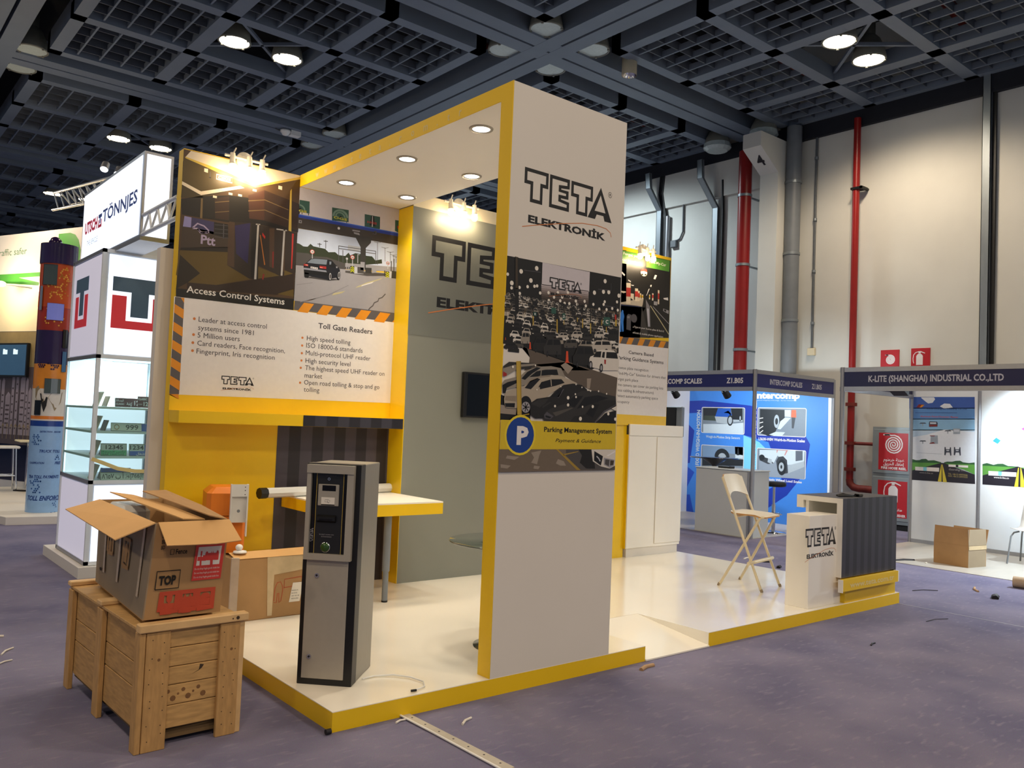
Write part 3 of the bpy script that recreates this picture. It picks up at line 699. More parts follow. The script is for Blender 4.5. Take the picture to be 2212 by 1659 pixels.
  (5,'p','pr_dkgrey3',((1.967,3.061),(1.976,3.062),(1.98,2.945),(1.972,2.944))),
  (4,'p','pr_dkgrey',((1.475,2.878),(1.888,2.912),(1.889,2.889),(1.697,2.861),(1.476,2.86))),
  (4,'p','pr_paleyel',((1.6,2.752),(1.7,2.804),(1.859,2.867),(1.838,2.85),(1.642,2.758),(1.584,2.737))),
  (5,'p','pr_white',((1.65,2.771),(1.769,2.82),(1.752,2.804),(1.642,2.76))),
  (4,'p','pr_paleyel',((1.371,2.662),(1.485,2.698),(1.453,2.673),(1.356,2.639))),
  (4,'l','pr_crack',0.01,((1.898,2.724),(1.865,2.686),(1.83,2.671),(1.823,2.647),(1.784,2.627),(1.771,2.598),(1.747,2.579),(1.729,2.557))),
  (4,'l','pr_crack2',0.006,((1.515,2.752),(1.323,2.641),(1.182,2.586),(1.059,2.545))),
  (4,'l','pr_crack2',0.005,((1.166,2.727),(1.02,2.689))),
  (4,'p','pr_rust',((1.166,2.584),(1.213,2.597),(1.136,2.562),(1.097,2.554))),
  (4,'p','pr_dkgrey',((1.086,2.763),(1.316,2.765),(1.426,2.789),(1.414,2.783),(1.163,2.781))),
  (5,'p','pr_carnavy',((1.072,2.866),(1.098,2.892),(1.135,2.931),(1.17,2.942),(1.29,2.951),(1.339,2.948),(1.373,2.919),(1.407,2.895),(1.422,2.878),(1.424,2.796),(1.401,2.785),(1.388,2.802),(1.344,2.788),(1.328,2.768),(1.3,2.771),(1.132,2.78),(1.117,2.76),(1.086,2.766))),
  (6,'p','pr_glassgrey',((1.106,2.893),(1.141,2.928),(1.174,2.938),(1.294,2.947),(1.288,2.903),(1.196,2.896))),
  (6,'p','pr_carblk',((1.311,2.94),(1.337,2.941),(1.365,2.918),(1.383,2.891),(1.334,2.884),(1.309,2.906))),
  (7,'p','pr_glassgrey',((1.315,2.935),(1.334,2.937),(1.333,2.913),(1.317,2.907))),
  (6,'p','pr_carnavy2',((1.077,2.845),(1.287,2.851),(1.296,2.837),(1.076,2.83))),
  (7,'p','pr_tail',((1.075,2.879),(1.114,2.88),(1.115,2.863),(1.076,2.862))),
  (7,'p','pr_tail',((1.223,2.884),(1.287,2.886),(1.288,2.864),(1.225,2.864))),
  (8,'p','pr_tail2',((1.091,2.876),(1.115,2.876),(1.115,2.868),(1.092,2.867))),
  (8,'p','pr_tail2',((1.226,2.873),(1.254,2.873),(1.254,2.867),(1.226,2.866))),
  (7,'p','pr_white',((1.139,2.865),(1.208,2.865),(1.207,2.848),(1.139,2.851))),
  (8,'t','pr_black','34 TS 81',1.144,2.852,0.06,0.011,0.02,0),
  (7,'o','pr_carblk',(1.329,2.805),0.016,0.038),
  (8,'o','pr_grey3',(1.33,2.805),0.011,0.03),
  (9,'o','pr_dkgrey',(1.33,2.805),0.008,0.022),
  (7,'o','pr_carblk',(1.414,2.828),0.016,0.039),
  (8,'o','pr_grey3',(1.415,2.828),0.011,0.03),
  (9,'o','pr_dkgrey',(1.415,2.828),0.008,0.023),
  (7,'p','pr_carblk',((1.083,2.806),(1.126,2.805),(1.125,2.765),(1.094,2.76))),
  (7,'p','pr_carblk',((1.082,2.828),(1.312,2.836),(1.314,2.806),(1.088,2.792))),
  (7,'p','pr_grey2',((1.382,2.902),(1.397,2.901),(1.395,2.888),(1.383,2.889))),
 ],
 'column': [
  (0,'p','pr_blk4',((1.007,2.577),(1.994,2.586),(1.995,2.304),(1.008,2.243))),
  (1,'p','pr_wallgr',((1.004,2.333),(1.992,2.352),(1.99,2.259),(1.004,2.219))),
  (2,'p','pr_f0',((1.286,2.445),(1.693,2.456),(1.694,2.443),(1.286,2.432))),
  (2,'p','pr_f1',((1.286,2.433),(1.694,2.444),(1.695,2.431),(1.287,2.419))),
  (2,'p','pr_f2',((1.287,2.42),(1.694,2.432),(1.695,2.419),(1.288,2.407))),
  (2,'p','pr_f3',((1.288,2.408),(1.695,2.42),(1.696,2.407),(1.288,2.394))),
  (2,'p','pr_f4',((1.288,2.395),(1.696,2.408),(1.696,2.394),(1.289,2.382))),
  (2,'p','pr_f5',((1.289,2.383),(1.696,2.395),(1.697,2.382),(1.29,2.369))),
  (2,'p','pr_f6',((1.29,2.37),(1.697,2.383),(1.698,2.37),(1.29,2.357))),
  (2,'p','pr_f7',((1.29,2.358),(1.698,2.371),(1.698,2.358),(1.291,2.345))),
  (2,'p','pr_skyw',((1.288,2.579),(1.699,2.58),(1.699,2.452),(1.289,2.441))),
  (3,'p','pr_blk3',((1.009,2.334),(1.012,2.334),(1.018,2.214),(1.014,2.214))),
  (3,'p','pr_blk3',((1.043,2.334),(1.046,2.335),(1.052,2.214),(1.048,2.214))),
  (3,'p','pr_blk3',((1.077,2.335),(1.081,2.335),(1.086,2.214),(1.083,2.214))),
  (3,'p','pr_blk3',((1.112,2.336),(1.115,2.336),(1.121,2.214),(1.117,2.214))),
  (3,'p','pr_blk3',((1.147,2.336),(1.15,2.337),(1.156,2.214),(1.152,2.214))),
  (3,'p','pr_blk3',((1.182,2.337),(1.186,2.337),(1.191,2.214),(1.188,2.214))),
  (3,'p','pr_blk3',((1.218,2.337),(1.221,2.338),(1.227,2.214),(1.223,2.214))),
  (3,'p','pr_blk3',((1.254,2.338),(1.257,2.339),(1.263,2.215),(1.259,2.214))),
  (3,'p','pr_blk3',((1.29,2.339),(1.294,2.339),(1.299,2.215),(1.295,2.214))),
  (3,'p','pr_blk3',((1.327,2.339),(1.33,2.34),(1.336,2.215),(1.332,2.214))),
  (3,'p','pr_blk3',((1.363,2.34),(1.367,2.341),(1.373,2.215),(1.369,2.214))),
  (3,'p','pr_blk3',((1.401,2.341),(1.404,2.341),(1.41,2.215),(1.406,2.214))),
  (3,'p','pr_blk3',((1.438,2.341),(1.442,2.342),(1.447,2.215),(1.444,2.215))),
  (3,'p','pr_blk3',((1.476,2.342),(1.48,2.343),(1.485,2.215),(1.482,2.215))),
  (3,'p','pr_blk3',((1.515,2.343),(1.518,2.343),(1.524,2.215),(1.52,2.215))),
  (3,'p','pr_blk3',((1.553,2.343),(1.557,2.344),(1.562,2.215),(1.559,2.215))),
  (3,'p','pr_blk3',((1.592,2.344),(1.596,2.345),(1.601,2.215),(1.598,2.215))),
  (3,'p','pr_blk3',((1.632,2.345),(1.635,2.345),(1.641,2.215),(1.637,2.215))),
  (3,'p','pr_blk3',((1.671,2.346),(1.675,2.346),(1.681,2.215),(1.677,2.215))),
  (3,'p','pr_blk3',((1.711,2.346),(1.715,2.347),(1.721,2.216),(1.717,2.215))),
  (3,'p','pr_blk3',((1.752,2.347),(1.756,2.347),(1.761,2.216),(1.757,2.215))),
  (3,'p','pr_blk3',((1.793,2.348),(1.797,2.348),(1.802,2.216),(1.798,2.215))),
  (3,'p','pr_blk3',((1.834,2.348),(1.838,2.349),(1.844,2.216),(1.84,2.215))),
  (3,'p','pr_blk3',((1.876,2.349),(1.88,2.35),(1.886,2.216),(1.881,2.216))),
  (3,'p','pr_blk3',((1.918,2.35),(1.922,2.35),(1.928,2.216),(1.924,2.216))),
  (3,'p','pr_blk3',((1.961,2.351),(1.965,2.351),(1.97,2.216),(1.966,2.216))),
  (3,'l','pr_blk3',0.004,((1.005,2.312),(1.286,2.327),(1.986,2.337))),
  (3,'l','pr_blk3',0.004,((1.006,2.294),(1.287,2.308),(1.987,2.322))),
  (3,'l','pr_blk3',0.004,((1.007,2.276),(1.288,2.289),(1.987,2.308))),
  (3,'l','pr_blk3',0.004,((1.008,2.258),(1.289,2.271),(1.988,2.293))),
  (4,'p','pr_cream2',((1.004,2.243),(1.277,2.261),(1.989,2.283),(1.987,2.254),(1.004,2.215))),
  (5,'p','pr_blk3',((1.014,2.244),(1.017,2.244),(1.017,2.218),(1.014,2.218))),
  (5,'p','pr_blk3',((1.048,2.245),(1.051,2.245),(1.051,2.219),(1.048,2.219))),
  (5,'p','pr_blk3',((1.082,2.246),(1.086,2.247),(1.086,2.221),(1.082,2.22))),
  (5,'p','pr_blk3',((1.117,2.248),(1.12,2.248),(1.12,2.222),(1.117,2.222))),
  (5,'p','pr_blk3',((1.152,2.249),(1.155,2.249),(1.155,2.223),(1.152,2.223))),
  (5,'p','pr_blk3',((1.187,2.25),(1.19,2.251),(1.191,2.224),(1.187,2.224))),
  (5,'p','pr_blk3',((1.222,2.252),(1.226,2.252),(1.226,2.226),(1.223,2.225))),
  (5,'p','pr_blk3',((1.258,2.253),(1.262,2.254),(1.262,2.227),(1.258,2.227))),
  (5,'p','pr_blk3',((1.294,2.255),(1.298,2.255),(1.298,2.228),(1.295,2.228))),
  (5,'p','pr_blk3',((1.331,2.256),(1.335,2.257),(1.335,2.23),(1.331,2.229))),
  (5,'p','pr_blk3',((1.368,2.258),(1.371,2.258),(1.372,2.231),(1.368,2.231))),
  (5,'p','pr_blk3',((1.405,2.259),(1.409,2.259),(1.409,2.232),(1.405,2.232))),
  (5,'p','pr_blk3',((1.443,2.26),(1.446,2.261),(1.446,2.234),(1.443,2.233))),
  (5,'p','pr_blk3',((1.48,2.262),(1.484,2.262),(1.484,2.235),(1.481,2.235))),
  (5,'p','pr_blk3',((1.519,2.263),(1.522,2.264),(1.523,2.236),(1.519,2.236))),
  (5,'p','pr_blk3',((1.557,2.265),(1.561,2.265),(1.561,2.238),(1.557,2.237))),
  (5,'p','pr_blk3',((1.596,2.266),(1.6,2.267),(1.6,2.239),(1.596,2.239))),
  (5,'p','pr_blk3',((1.636,2.268),(1.639,2.268),(1.64,2.24),(1.636,2.24))),
  (5,'p','pr_blk3',((1.675,2.27),(1.679,2.27),(1.679,2.242),(1.675,2.242))),
  (5,'p','pr_blk3',((1.715,2.271),(1.719,2.272),(1.719,2.243),(1.716,2.243))),
  (5,'p','pr_blk3',((1.756,2.273),(1.76,2.273),(1.76,2.245),(1.756,2.244))),
  (5,'p','pr_blk3',((1.797,2.274),(1.801,2.275),(1.801,2.246),(1.797,2.246))),
  (5,'p','pr_blk3',((1.838,2.276),(1.842,2.276),(1.842,2.248),(1.838,2.247))),
  (5,'p','pr_blk3',((1.88,2.278),(1.884,2.278),(1.884,2.249),(1.88,2.249))),
  (5,'p','pr_blk3',((1.922,2.279),(1.926,2.28),(1.926,2.251),(1.922,2.25))),
  (5,'p','pr_blk3',((1.964,2.281),(1.968,2.281),(1.968,2.252),(1.964,2.252))),
  (6,'p','pr_blk4',((1.004,2.219),(1.99,2.259),(1.993,2.08),(1.739,1.946),(1.753,1.947),(1.237,2.026),(1.131,2.056),(1.002,2.053))),
  (5,'o','pr_lamp',(1.119,2.499),0.014,0.014),
  (5,'o','pr_lamp',(1.242,2.536),0.014,0.014),
  (5,'o','pr_lamp',(1.199,2.455),0.014,0.014),
  (5,'o','pr_lamp',(1.842,2.54),0.014,0.014),
  (5,'o','pr_lamp',(1.05,2.419),0.014,0.014),
  (5,'o','pr_lamp',(1.747,2.452),0.014,0.014),
  (5,'o','pr_lamp',(1.83,2.469),0.014,0.014),
  (5,'o','pr_lamp',(1.88,2.473),0.014,0.014),
  (5,'o','pr_lamp',(1.978,2.462),0.014,0.014),
  (5,'o','pr_lamp',(1.05,2.39),0.01,0.01),
  (5,'o','pr_lamp',(1.111,2.401),0.01,0.01),
  (5,'o','pr_lamp',(1.175,2.414),0.01,0.01),
  (5,'o','pr_lamp',(1.251,2.429),0.01,0.01),
  (5,'o','pr_lamp',(1.23,2.424),0.01,0.01),
  (5,'o','pr_lamp',(1.016,2.467),0.01,0.01),
  (5,'o','pr_lamp',(1.115,2.365),0.01,0.01),
  (5,'o','pr_lamp',(1.278,2.389),0.01,0.01),
  (5,'o','pr_lamp',(1.347,2.4),0.01,0.01),
  (5,'o','pr_lamp',(1.425,2.411),0.01,0.01),
  (5,'o','pr_lamp',(1.511,2.423),0.01,0.01),
  (5,'o','pr_lamp',(1.394,2.378),0.01,0.01),
  (5,'o','pr_lamp',(1.463,2.387),0.01,0.01),
  (5,'o','pr_lamp',(1.535,2.395),0.01,0.01),
  (5,'o','pr_lamp',(1.352,2.352),0.01,0.01),
  (5,'o','pr_lamp',(1.448,2.362),0.01,0.01),
  (5,'o','pr_lamp',(1.486,2.351),0.01,0.01),
  (5,'o','pr_lamp',(1.527,2.354),0.01,0.01),
  (5,'o','pr_lamp',(1.583,2.377),0.01,0.01),
  (5,'o','pr_lamp',(1.661,2.385),0.01,0.01),
  (5,'o','pr_lamp',(1.595,2.358),0.01,0.01),
  (5,'o','pr_lamp',(1.673,2.357),0.01,0.01),
  (5,'o','pr_lamp',(1.741,2.375),0.01,0.01),
  (5,'o','pr_lamp',(1.845,2.405),0.01,0.01),
  (5,'o','pr_lamp',(1.836,2.386),0.01,0.01),
  (5,'o','pr_lamp',(1.797,2.351),0.01,0.01),
  (5,'o','pr_lamp',(1.962,2.418),0.01,0.01),
  (5,'o','pr_lamp',(1.918,2.369),0.01,0.01),
  (5,'o','pr_lamp',(1.972,2.364),0.01,0.01),
  (5,'o','pr_lamp',(1.865,2.356),0.01,0.01),
  (5,'l','pr_grey',0.004,((1.141,2.509),(1.24,2.515),(1.276,2.516))),
  (5,'l','pr_grey',0.004,((1.779,2.479),(1.881,2.486),(1.901,2.486))),
  (5,'l','pr_grey',0.003,((1.899,2.534),(1.901,2.488))),
  (5,'l','pr_grey',0.004,((1.845,2.378),(1.97,2.383))),
  (7,'p','pr_floor2',((1.131,2.056),(1.236,2.03),(1.35,2.013),(1.733,1.946),(1.739,1.946),(1.173,1.907),(1.211,1.953),(1.215,1.989),(1.189,2.044))),
  (8,'p','pr_blk4',((1.066,2.581),(1.092,2.58),(1.123,2.127),(1.09,2.126))),
  (9,'p','pr_polebr',((1.072,2.579),(1.086,2.58),(1.099,2.389),(1.08,2.387))),
  (9,'p','pr_grey',((1.079,2.393),(1.099,2.394),(1.099,2.387),(1.079,2.386))),
  (9,'p','pr_ypole',((1.224,2.241),(1.232,2.242),(1.237,2.156),(1.229,2.156))),
  (8,'p','pr_blk4',((1.219,2.33),(1.228,2.331),(1.232,2.242),(1.224,2.241))),
  (9,'p','pr_ypole',((1.422,2.243),(1.431,2.244),(1.436,2.152),(1.427,2.151))),
  (8,'p','pr_blk4',((1.418,2.334),(1.426,2.335),(1.431,2.244),(1.422,2.243))),
  (9,'p','pr_ypole',((1.644,2.27),(1.652,2.27),(1.655,2.213),(1.647,2.212))),
  (8,'p','pr_blk4',((1.639,2.363),(1.648,2.364),(1.652,2.271),(1.644,2.27))),
  (9,'p','pr_ypole',((1.717,2.25),(1.726,2.25),(1.733,2.115),(1.724,2.114))),
  (8,'p','pr_blk4',((1.712,2.343),(1.722,2.344),(1.726,2.251),(1.717,2.25))),
  (9,'p','pr_ypole',((1.483,2.243),(1.488,2.243),(1.489,2.216),(1.484,2.216))),
  (8,'p','pr_blk4',((1.478,2.334),(1.483,2.335),(1.488,2.244),(1.483,2.243))),
  (9,'p','pr_ypole',((1.864,2.241),(1.871,2.242),(1.873,2.204),(1.866,2.203))),
  (8,'p','pr_blk4',((1.859,2.337),(1.866,2.337),(1.871,2.242),(1.864,2.241))),
  (9,'p','pr_ypole',((1.598,2.274),(1.604,2.274),(1.605,2.247),(1.6,2.246))),
  (8,'p','pr_blk4',((1.594,2.366),(1.599,2.367),(1.604,2.275),(1.598,2.274))),
  (9,'p','pr_ypole',((1.819,2.284),(1.825,2.284),(1.827,2.247),(1.821,2.246))),
  (8,'p','pr_blk4',((1.814,2.379),(1.82,2.38),(1.825,2.285),(1.819,2.284))),
  (9,'p','pr_ypole',((1.76,2.266),(1.764,2.266),(1.765,2.241),(1.761,2.24))),
  (8,'p','pr_blk4',((1.755,2.36),(1.759,2.361),(1.764,2.266),(1.76,2.266))),
  (9,'p','pr_ypole',((1.949,2.299),(1.965,2.3),(1.967,2.257),(1.952,2.255))),
  (8,'p','pr_blk4',((1.944,2.395),(1.96,2.397),(1.965,2.3),(1.949,2.299))),
  (9,'p','pr_red',((1.944,2.332),(1.958,2.332),(1.963,2.298),(1.946,2.296))),
  (10,'p','pr_sign',((1.23,2.266),(1.253,2.267),(1.255,2.245),(1.231,2.244))),
  (11,'t','pr_white','E',1.238,2.25,0.01,0.011,0.03,0),
  (10,'p','pr_sign',((1.374,2.31),(1.414,2.313),(1.416,2.277),(1.376,2.274))),
  (10,'p','pr_sign',((1.47,2.287),(1.495,2.288),(1.497,2.249),(1.472,2.248))),
  (11,'t','pr_white','D',1.479,2.258,0.01,0.018,0.03,0),
  (10,'p','pr_sign',((1.839,2.303),(1.9,2.308),(1.903,2.253),(1.841,2.248))),
  (11,'t','pr_white','C',1.859,2.263,0.026,0.025,0.03,0),
  (10,'logo','pr_black','pr_skyw',1.352,2.431,0.28,0.068,1),
  (12,'p','pr_cone',((1.207,2.081),(1.216,2.081),(1.22,2.046),(1.225,2.04),(1.203,2.038),(1.207,2.045))),
  (12,'p','pr_cone',((1.514,2.052),(1.53,2.053),(1.537,1.991),(1.546,1.981),(1.506,1.978),(1.513,1.989))),
  (12,'p','pr_cone',((1.016,2.091),(1.019,2.091),(1.021,2.079),(1.022,2.077),(1.014,2.076),(1.016,2.078))),
  (12,'p','pr_car1',((1.236,2.034),(1.232,2.068),(1.243,2.08),(1.256,2.109),(1.267,2.117),(1.339,2.122),(1.352,2.091),(1.355,2.04),(1.248,2.031))),
  (13,'p','pr_carblk',((1.255,2.081),(1.263,2.107),(1.291,2.111),(1.293,2.084))),
  (13,'p','pr_carblk',((1.297,2.112),(1.337,2.114),(1.346,2.089),(1.299,2.085))),
  (14,'o','pr_carblk',(1.26,2.036),0.005,0.015),
  (15,'o','pr_grey',(1.26,2.036),0.001,0.008),
  (14,'o','pr_carblk',(1.325,2.042),0.005,0.014),
  (15,'o','pr_grey',(1.325,2.042),0.001,0.008),
  (16,'p','pr_car2',((1.326,2.019),(1.321,2.06),(1.335,2.075),(1.35,2.112),(1.364,2.122),(1.452,2.127),(1.469,2.089),(1.472,2.025),(1.341,2.015))),
  (17,'p','pr_carblk',((1.349,2.076),(1.359,2.109),(1.394,2.114),(1.395,2.081))),
  (17,'p','pr_carblk',((1.401,2.115),(1.45,2.117),(1.462,2.086),(1.403,2.081))),
  (18,'o','pr_carblk',(1.355,2.021),0.006,0.018),
  (19,'o','pr_grey',(1.355,2.021),0.001,0.009),
  (18,'o','pr_carblk',(1.435,2.028),0.006,0.018),
  (19,'o','pr_grey',(1.435,2.028),0.001,0.009),
  (12,'p','pr_car4',((1.377,2.087),(1.374,2.103),(1.384,2.109),(1.397,2.124),(1.408,2.128),(1.474,2.134),(1.486,2.12),(1.487,2.095),(1.388,2.086))),
  (13,'p','pr_carblk',((1.395,2.11),(1.403,2.123),(1.43,2.127),(1.43,2.114))),
  (13,'p','pr_carblk',((1.435,2.127),(1.472,2.13),(1.48,2.118),(1.436,2.114))),
  (14,'o','pr_carblk',(1.399,2.089),0.006,0.007),
  (15,'o','pr_grey',(1.399,2.089),0.003,0.004),
  (14,'o','pr_carblk',(1.459,2.095),0.007,0.006),
  (15,'o','pr_grey',(1.459,2.095),0.003,0.003),
  (12,'p','pr_car3',((1.495,2.073),(1.491,2.095),(1.502,2.103),(1.515,2.123),(1.526,2.128),(1.594,2.133),(1.607,2.114),(1.608,2.081),(1.506,2.072))),
  (13,'p','pr_carblk',((1.513,2.104),(1.522,2.121),(1.549,2.125),(1.55,2.107))),
  (13,'p','pr_carblk',((1.554,2.125),(1.592,2.128),(1.601,2.112),(1.555,2.108))),
  (14,'o','pr_carblk',(1.517,2.075),0.006,0.01),
  (15,'o','pr_grey',(1.517,2.075),0.003,0.005),
  (14,'o','pr_carblk',(1.58,2.081),0.006,0.009),
  (15,'o','pr_grey',(1.58,2.081),0.002,0.005),
  (12,'p','pr_car4',((1.622,2.071),(1.618,2.097),(1.63,2.106),(1.643,2.13),(1.655,2.136),(1.73,2.141),(1.744,2.118),(1.746,2.078),(1.634,2.069))),
  (13,'p','pr_carblk',((1.642,2.107),(1.651,2.128),(1.68,2.132),(1.682,2.111))),
  (13,'p','pr_carblk',((1.687,2.132),(1.728,2.135),(1.738,2.116),(1.688,2.111))),
  (14,'o','pr_carblk',(1.646,2.073),0.007,0.011),
  (15,'o','pr_grey',(1.646,2.073),0.003,0.006),
  (14,'o','pr_carblk',(1.714,2.079),0.007,0.011),
  (15,'o','pr_grey',(1.714,2.079),0.003,0.006),
  (20,'p','pr_car1',((1.576,1.973),(1.569,2.023),(1.587,2.04),(1.607,2.084),(1.625,2.096),(1.739,2.102),(1.76,2.057),(1.764,1.981),(1.594,1.968))),
  (21,'p','pr_carblk',((1.606,2.042),(1.618,2.08),(1.663,2.087),(1.665,2.047))),
  (21,'p','pr_carblk',((1.673,2.088),(1.735,2.09),(1.751,2.054),(1.675,2.047))),
  (22,'o','pr_carblk',(1.613,1.976),0.008,0.021),
  (23,'o','pr_grey',(1.613,1.976),0.002,0.011),
  (22,'o','pr_carblk',(1.716,1.984),0.009,0.021),
  (23,'o','pr_grey',(1.716,1.984),0.002,0.011),
  (16,'p','pr_car5',((1.73,2.073),(1.724,2.101),(1.743,2.112),(1.765,2.138),(1.784,2.146),(1.902,2.154),(1.923,2.13),(1.925,2.087),(1.749,2.072))),
  (17,'p','pr_carblk',((1.762,2.114),(1.777,2.136),(1.823,2.142),(1.824,2.119))),
  (17,'p','pr_carblk',((1.833,2.143),(1.898,2.148),(1.913,2.127),(1.834,2.12))),
  (18,'o','pr_carblk',(1.768,2.077),0.012,0.012),
  (19,'o','pr_grey',(1.768,2.077),0.005,0.006),
  (18,'o','pr_carblk',(1.875,2.086),0.013,0.012),
  (19,'o','pr_grey',(1.875,2.086),0.006,0.006),
  (12,'p','pr_car5',((1.442,2.127),(1.44,2.141),(1.448,2.147),(1.457,2.16),(1.464,2.164),(1.513,2.167),(1.522,2.155),(1.523,2.133),(1.45,2.126))),
  (13,'p','pr_carblk',((1.456,2.147),(1.461,2.159),(1.481,2.161),(1.481,2.15))),
  (13,'p','pr_carblk',((1.485,2.162),(1.512,2.164),(1.518,2.153),(1.485,2.15))),
  (14,'o','pr_carblk',(1.458,2.128),0.005,0.006),
  (15,'o','pr_grey',(1.458,2.128),0.002,0.004),
  (14,'o','pr_carblk',(1.503,2.133),0.004,0.006),
  (15,'o','pr_grey',(1.503,2.133),0.001,0.003),
  (12,'p','pr_car5',((1.554,2.142),(1.551,2.159),(1.561,2.165),(1.571,2.18),(1.581,2.184),(1.638,2.189),(1.649,2.174),(1.65,2.149),(1.564,2.141))),
  (13,'p','pr_carblk',((1.57,2.166),(1.577,2.179),(1.6,2.182),(1.601,2.169))),
  (13,'p','pr_carblk',((1.605,2.183),(1.637,2.185),(1.644,2.173),(1.605,2.169))),
  (14,'o','pr_carblk',(1.573,2.144),0.006,0.007),
  (15,'o','pr_grey',(1.573,2.144),0.002,0.004),
  (14,'o','pr_carblk',(1.626,2.149),0.006,0.007),
  (15,'o','pr_grey',(1.626,2.149),0.002,0.004),
  (12,'p','pr_car4',((1.139,2.069),(1.136,2.097),(1.142,2.107),(1.149,2.131),(1.156,2.137),(1.197,2.139),(1.206,2.114),(1.208,2.072),(1.146,2.066))),
  (13,'p','pr_carblk',((1.149,2.107),(1.154,2.129),(1.17,2.132),(1.171,2.109))),
  (13,'p','pr_carblk',((1.173,2.132),(1.196,2.133),(1.202,2.112),(1.175,2.11))),
  (14,'o','pr_carblk',(1.152,2.07),0.002,0.012),
  (15,'o','pr_grey',(1.152,2.07),0,0.007),
  (14,'o','pr_carblk',(1.19,2.074),0.002,0.012),
  (15,'o','pr_grey',(1.19,2.074),0,0.006),
  (12,'p','pr_car1',((1.009,2.025),(1.006,2.039),(1.015,2.044),(1.026,2.057),(1.035,2.061),(1.092,2.065),(1.103,2.053),(1.104,2.032),(1.018,2.025))),
  (13,'p','pr_carblk',((1.025,2.045),(1.032,2.056),(1.054,2.059),(1.055,2.048))),
  (13,'p','pr_carblk',((1.059,2.059),(1.091,2.061),(1.098,2.052),(1.06,2.048))),
  (14,'o','pr_carblk',(1.028,2.027),0.005,0.006),
  (15,'o','pr_grey',(1.028,2.027),0.002,0.003),
  (14,'o','pr_carblk',(1.08,2.032),0.006,0.006),
  (15,'o','pr_grey',(1.08,2.032),0.002,0.003),
  (12,'p','pr_car5',((1.762,2.162),(1.759,2.179),(1.767,2.185),(1.777,2.201),(1.785,2.205),(1.838,2.209),(1.848,2.194),(1.849,2.168),(1.77,2.161))),
  (13,'p','pr_carblk',((1.776,2.186),(1.782,2.199),(1.803,2.202),(1.804,2.189))),
  (13,'p','pr_carblk',((1.808,2.203),(1.836,2.205),(1.843,2.193),(1.808,2.189))),
  (14,'o','pr_carblk',(1.779,2.164),0.005,0.007),
  (15,'o','pr_grey',(1.779,2.164),0.002,0.004),
  (14,'o','pr_carblk',(1.827,2.168),0.005,0.008),
  (15,'o','pr_grey',(1.827,2.168),0.002,0.004),
  (12,'p','pr_car1',((1.884,2.156),(1.88,2.184),(1.89,2.195),(1.901,2.22),(1.911,2.227),(1.974,2.231),(1.986,2.206),(1.988,2.162),(1.894,2.153))),
  (13,'p','pr_carblk',((1.9,2.196),(1.908,2.218),(1.932,2.222),(1.933,2.199))),
  (13,'p','pr_carblk',((1.938,2.223),(1.972,2.225),(1.98,2.204),(1.939,2.199))),
  (14,'o','pr_carblk',(1.904,2.158),0.005,0.012),
  (15,'o','pr_grey',(1.904,2.158),0.002,0.006),
  (14,'o','pr_carblk',(1.961,2.163),0.005,0.013),
  (15,'o','pr_grey',(1.961,2.163),0.002,0.007),
  (12,'p','pr_car2',((1.658,2.134),(1.655,2.152),(1.663,2.159),(1.672,2.176),(1.681,2.18),(1.732,2.184),(1.741,2.167),(1.743,2.139),(1.666,2.132))),
  (13,'p','pr_carblk',((1.671,2.16),(1.677,2.174),(1.698,2.177),(1.699,2.162))),
  (13,'p','pr_carblk',((1.702,2.178),(1.73,2.18),(1.737,2.166),(1.703,2.163))),
  (14,'o','pr_carblk',(1.674,2.135),0.005,0.008),
  (15,'o','pr_grey',(1.674,2.135),0.002,0.004),
  (14,'o','pr_carblk',(1.721,2.14),0.005,0.008),
  (15,'o','pr_grey',(1.721,2.14),0.002,0.004),
  (12,'p','pr_car2',((1.327,2.116),(1.324,2.132),(1.333,2.138),(1.344,2.153),(1.354,2.157),(1.412,2.162),(1.423,2.148),(1.424,2.123),(1.337,2.115))),
  (13,'p','pr_carblk',((1.343,2.139),(1.35,2.152),(1.373,2.155),(1.374,2.142))),
  (13,'p','pr_carblk',((1.378,2.155),(1.41,2.158),(1.418,2.146),(1.379,2.142))),
  (14,'o','pr_carblk',(1.346,2.118),0.006,0.007),
  (15,'o','pr_grey',(1.346,2.118),0.002,0.003),
  (14,'o','pr_carblk',(1.399,2.123),0.006,0.007),
  (15,'o','pr_grey',(1.399,2.123),0.003,0.004),
  (24,'p','pr_suvw',((1.719,2.02),(1.728,2.035),(1.761,2.047),(1.786,2.077),(1.833,2.088),(1.942,2.093),(1.978,2.074),(1.996,2.032),(1.998,1.964),(1.846,1.954),(1.838,1.987),(1.818,1.985),(1.816,1.961),(1.752,1.966),(1.734,1.984),(1.721,1.983))),
  (25,'p','pr_carblk',((1.752,2.034),(1.78,2.072),(1.827,2.077),(1.822,2.037))),
  (25,'p','pr_carblk',((1.832,2.038),(1.839,2.074),(1.861,2.076),(1.857,2.036))),
  (25,'p','pr_carblk',((1.873,2.037),(1.874,2.077),(1.971,2.082),(1.986,2.041))),
  (25,'p','pr_tail',((1.856,2.026),(1.873,2.025),(1.872,1.996),(1.858,1.997))),
  (26,'o','pr_carblk',(1.733,1.981),0.016,0.027),
  (27,'o','pr_grey2',(1.733,1.981),0.009,0.017),
  (26,'o','pr_carblk',(1.831,1.969),0.016,0.028),
  (27,'o','pr_grey2',(1.831,1.969),0.009,0.017),
  (7,'p','pr_floor2',((1.25,1.947),(1.534,1.986),(1.991,1.915),(1.981,1.755),(1.605,1.858),(1.444,1.925))),
  (8,'p','pr_floor3',((1.51,1.98),(1.581,1.953),(1.538,1.909),(1.473,1.959))),
  (8,'p','pr_floor3',((1.707,1.892),(1.746,1.895),(1.736,1.828),(1.71,1.827))),
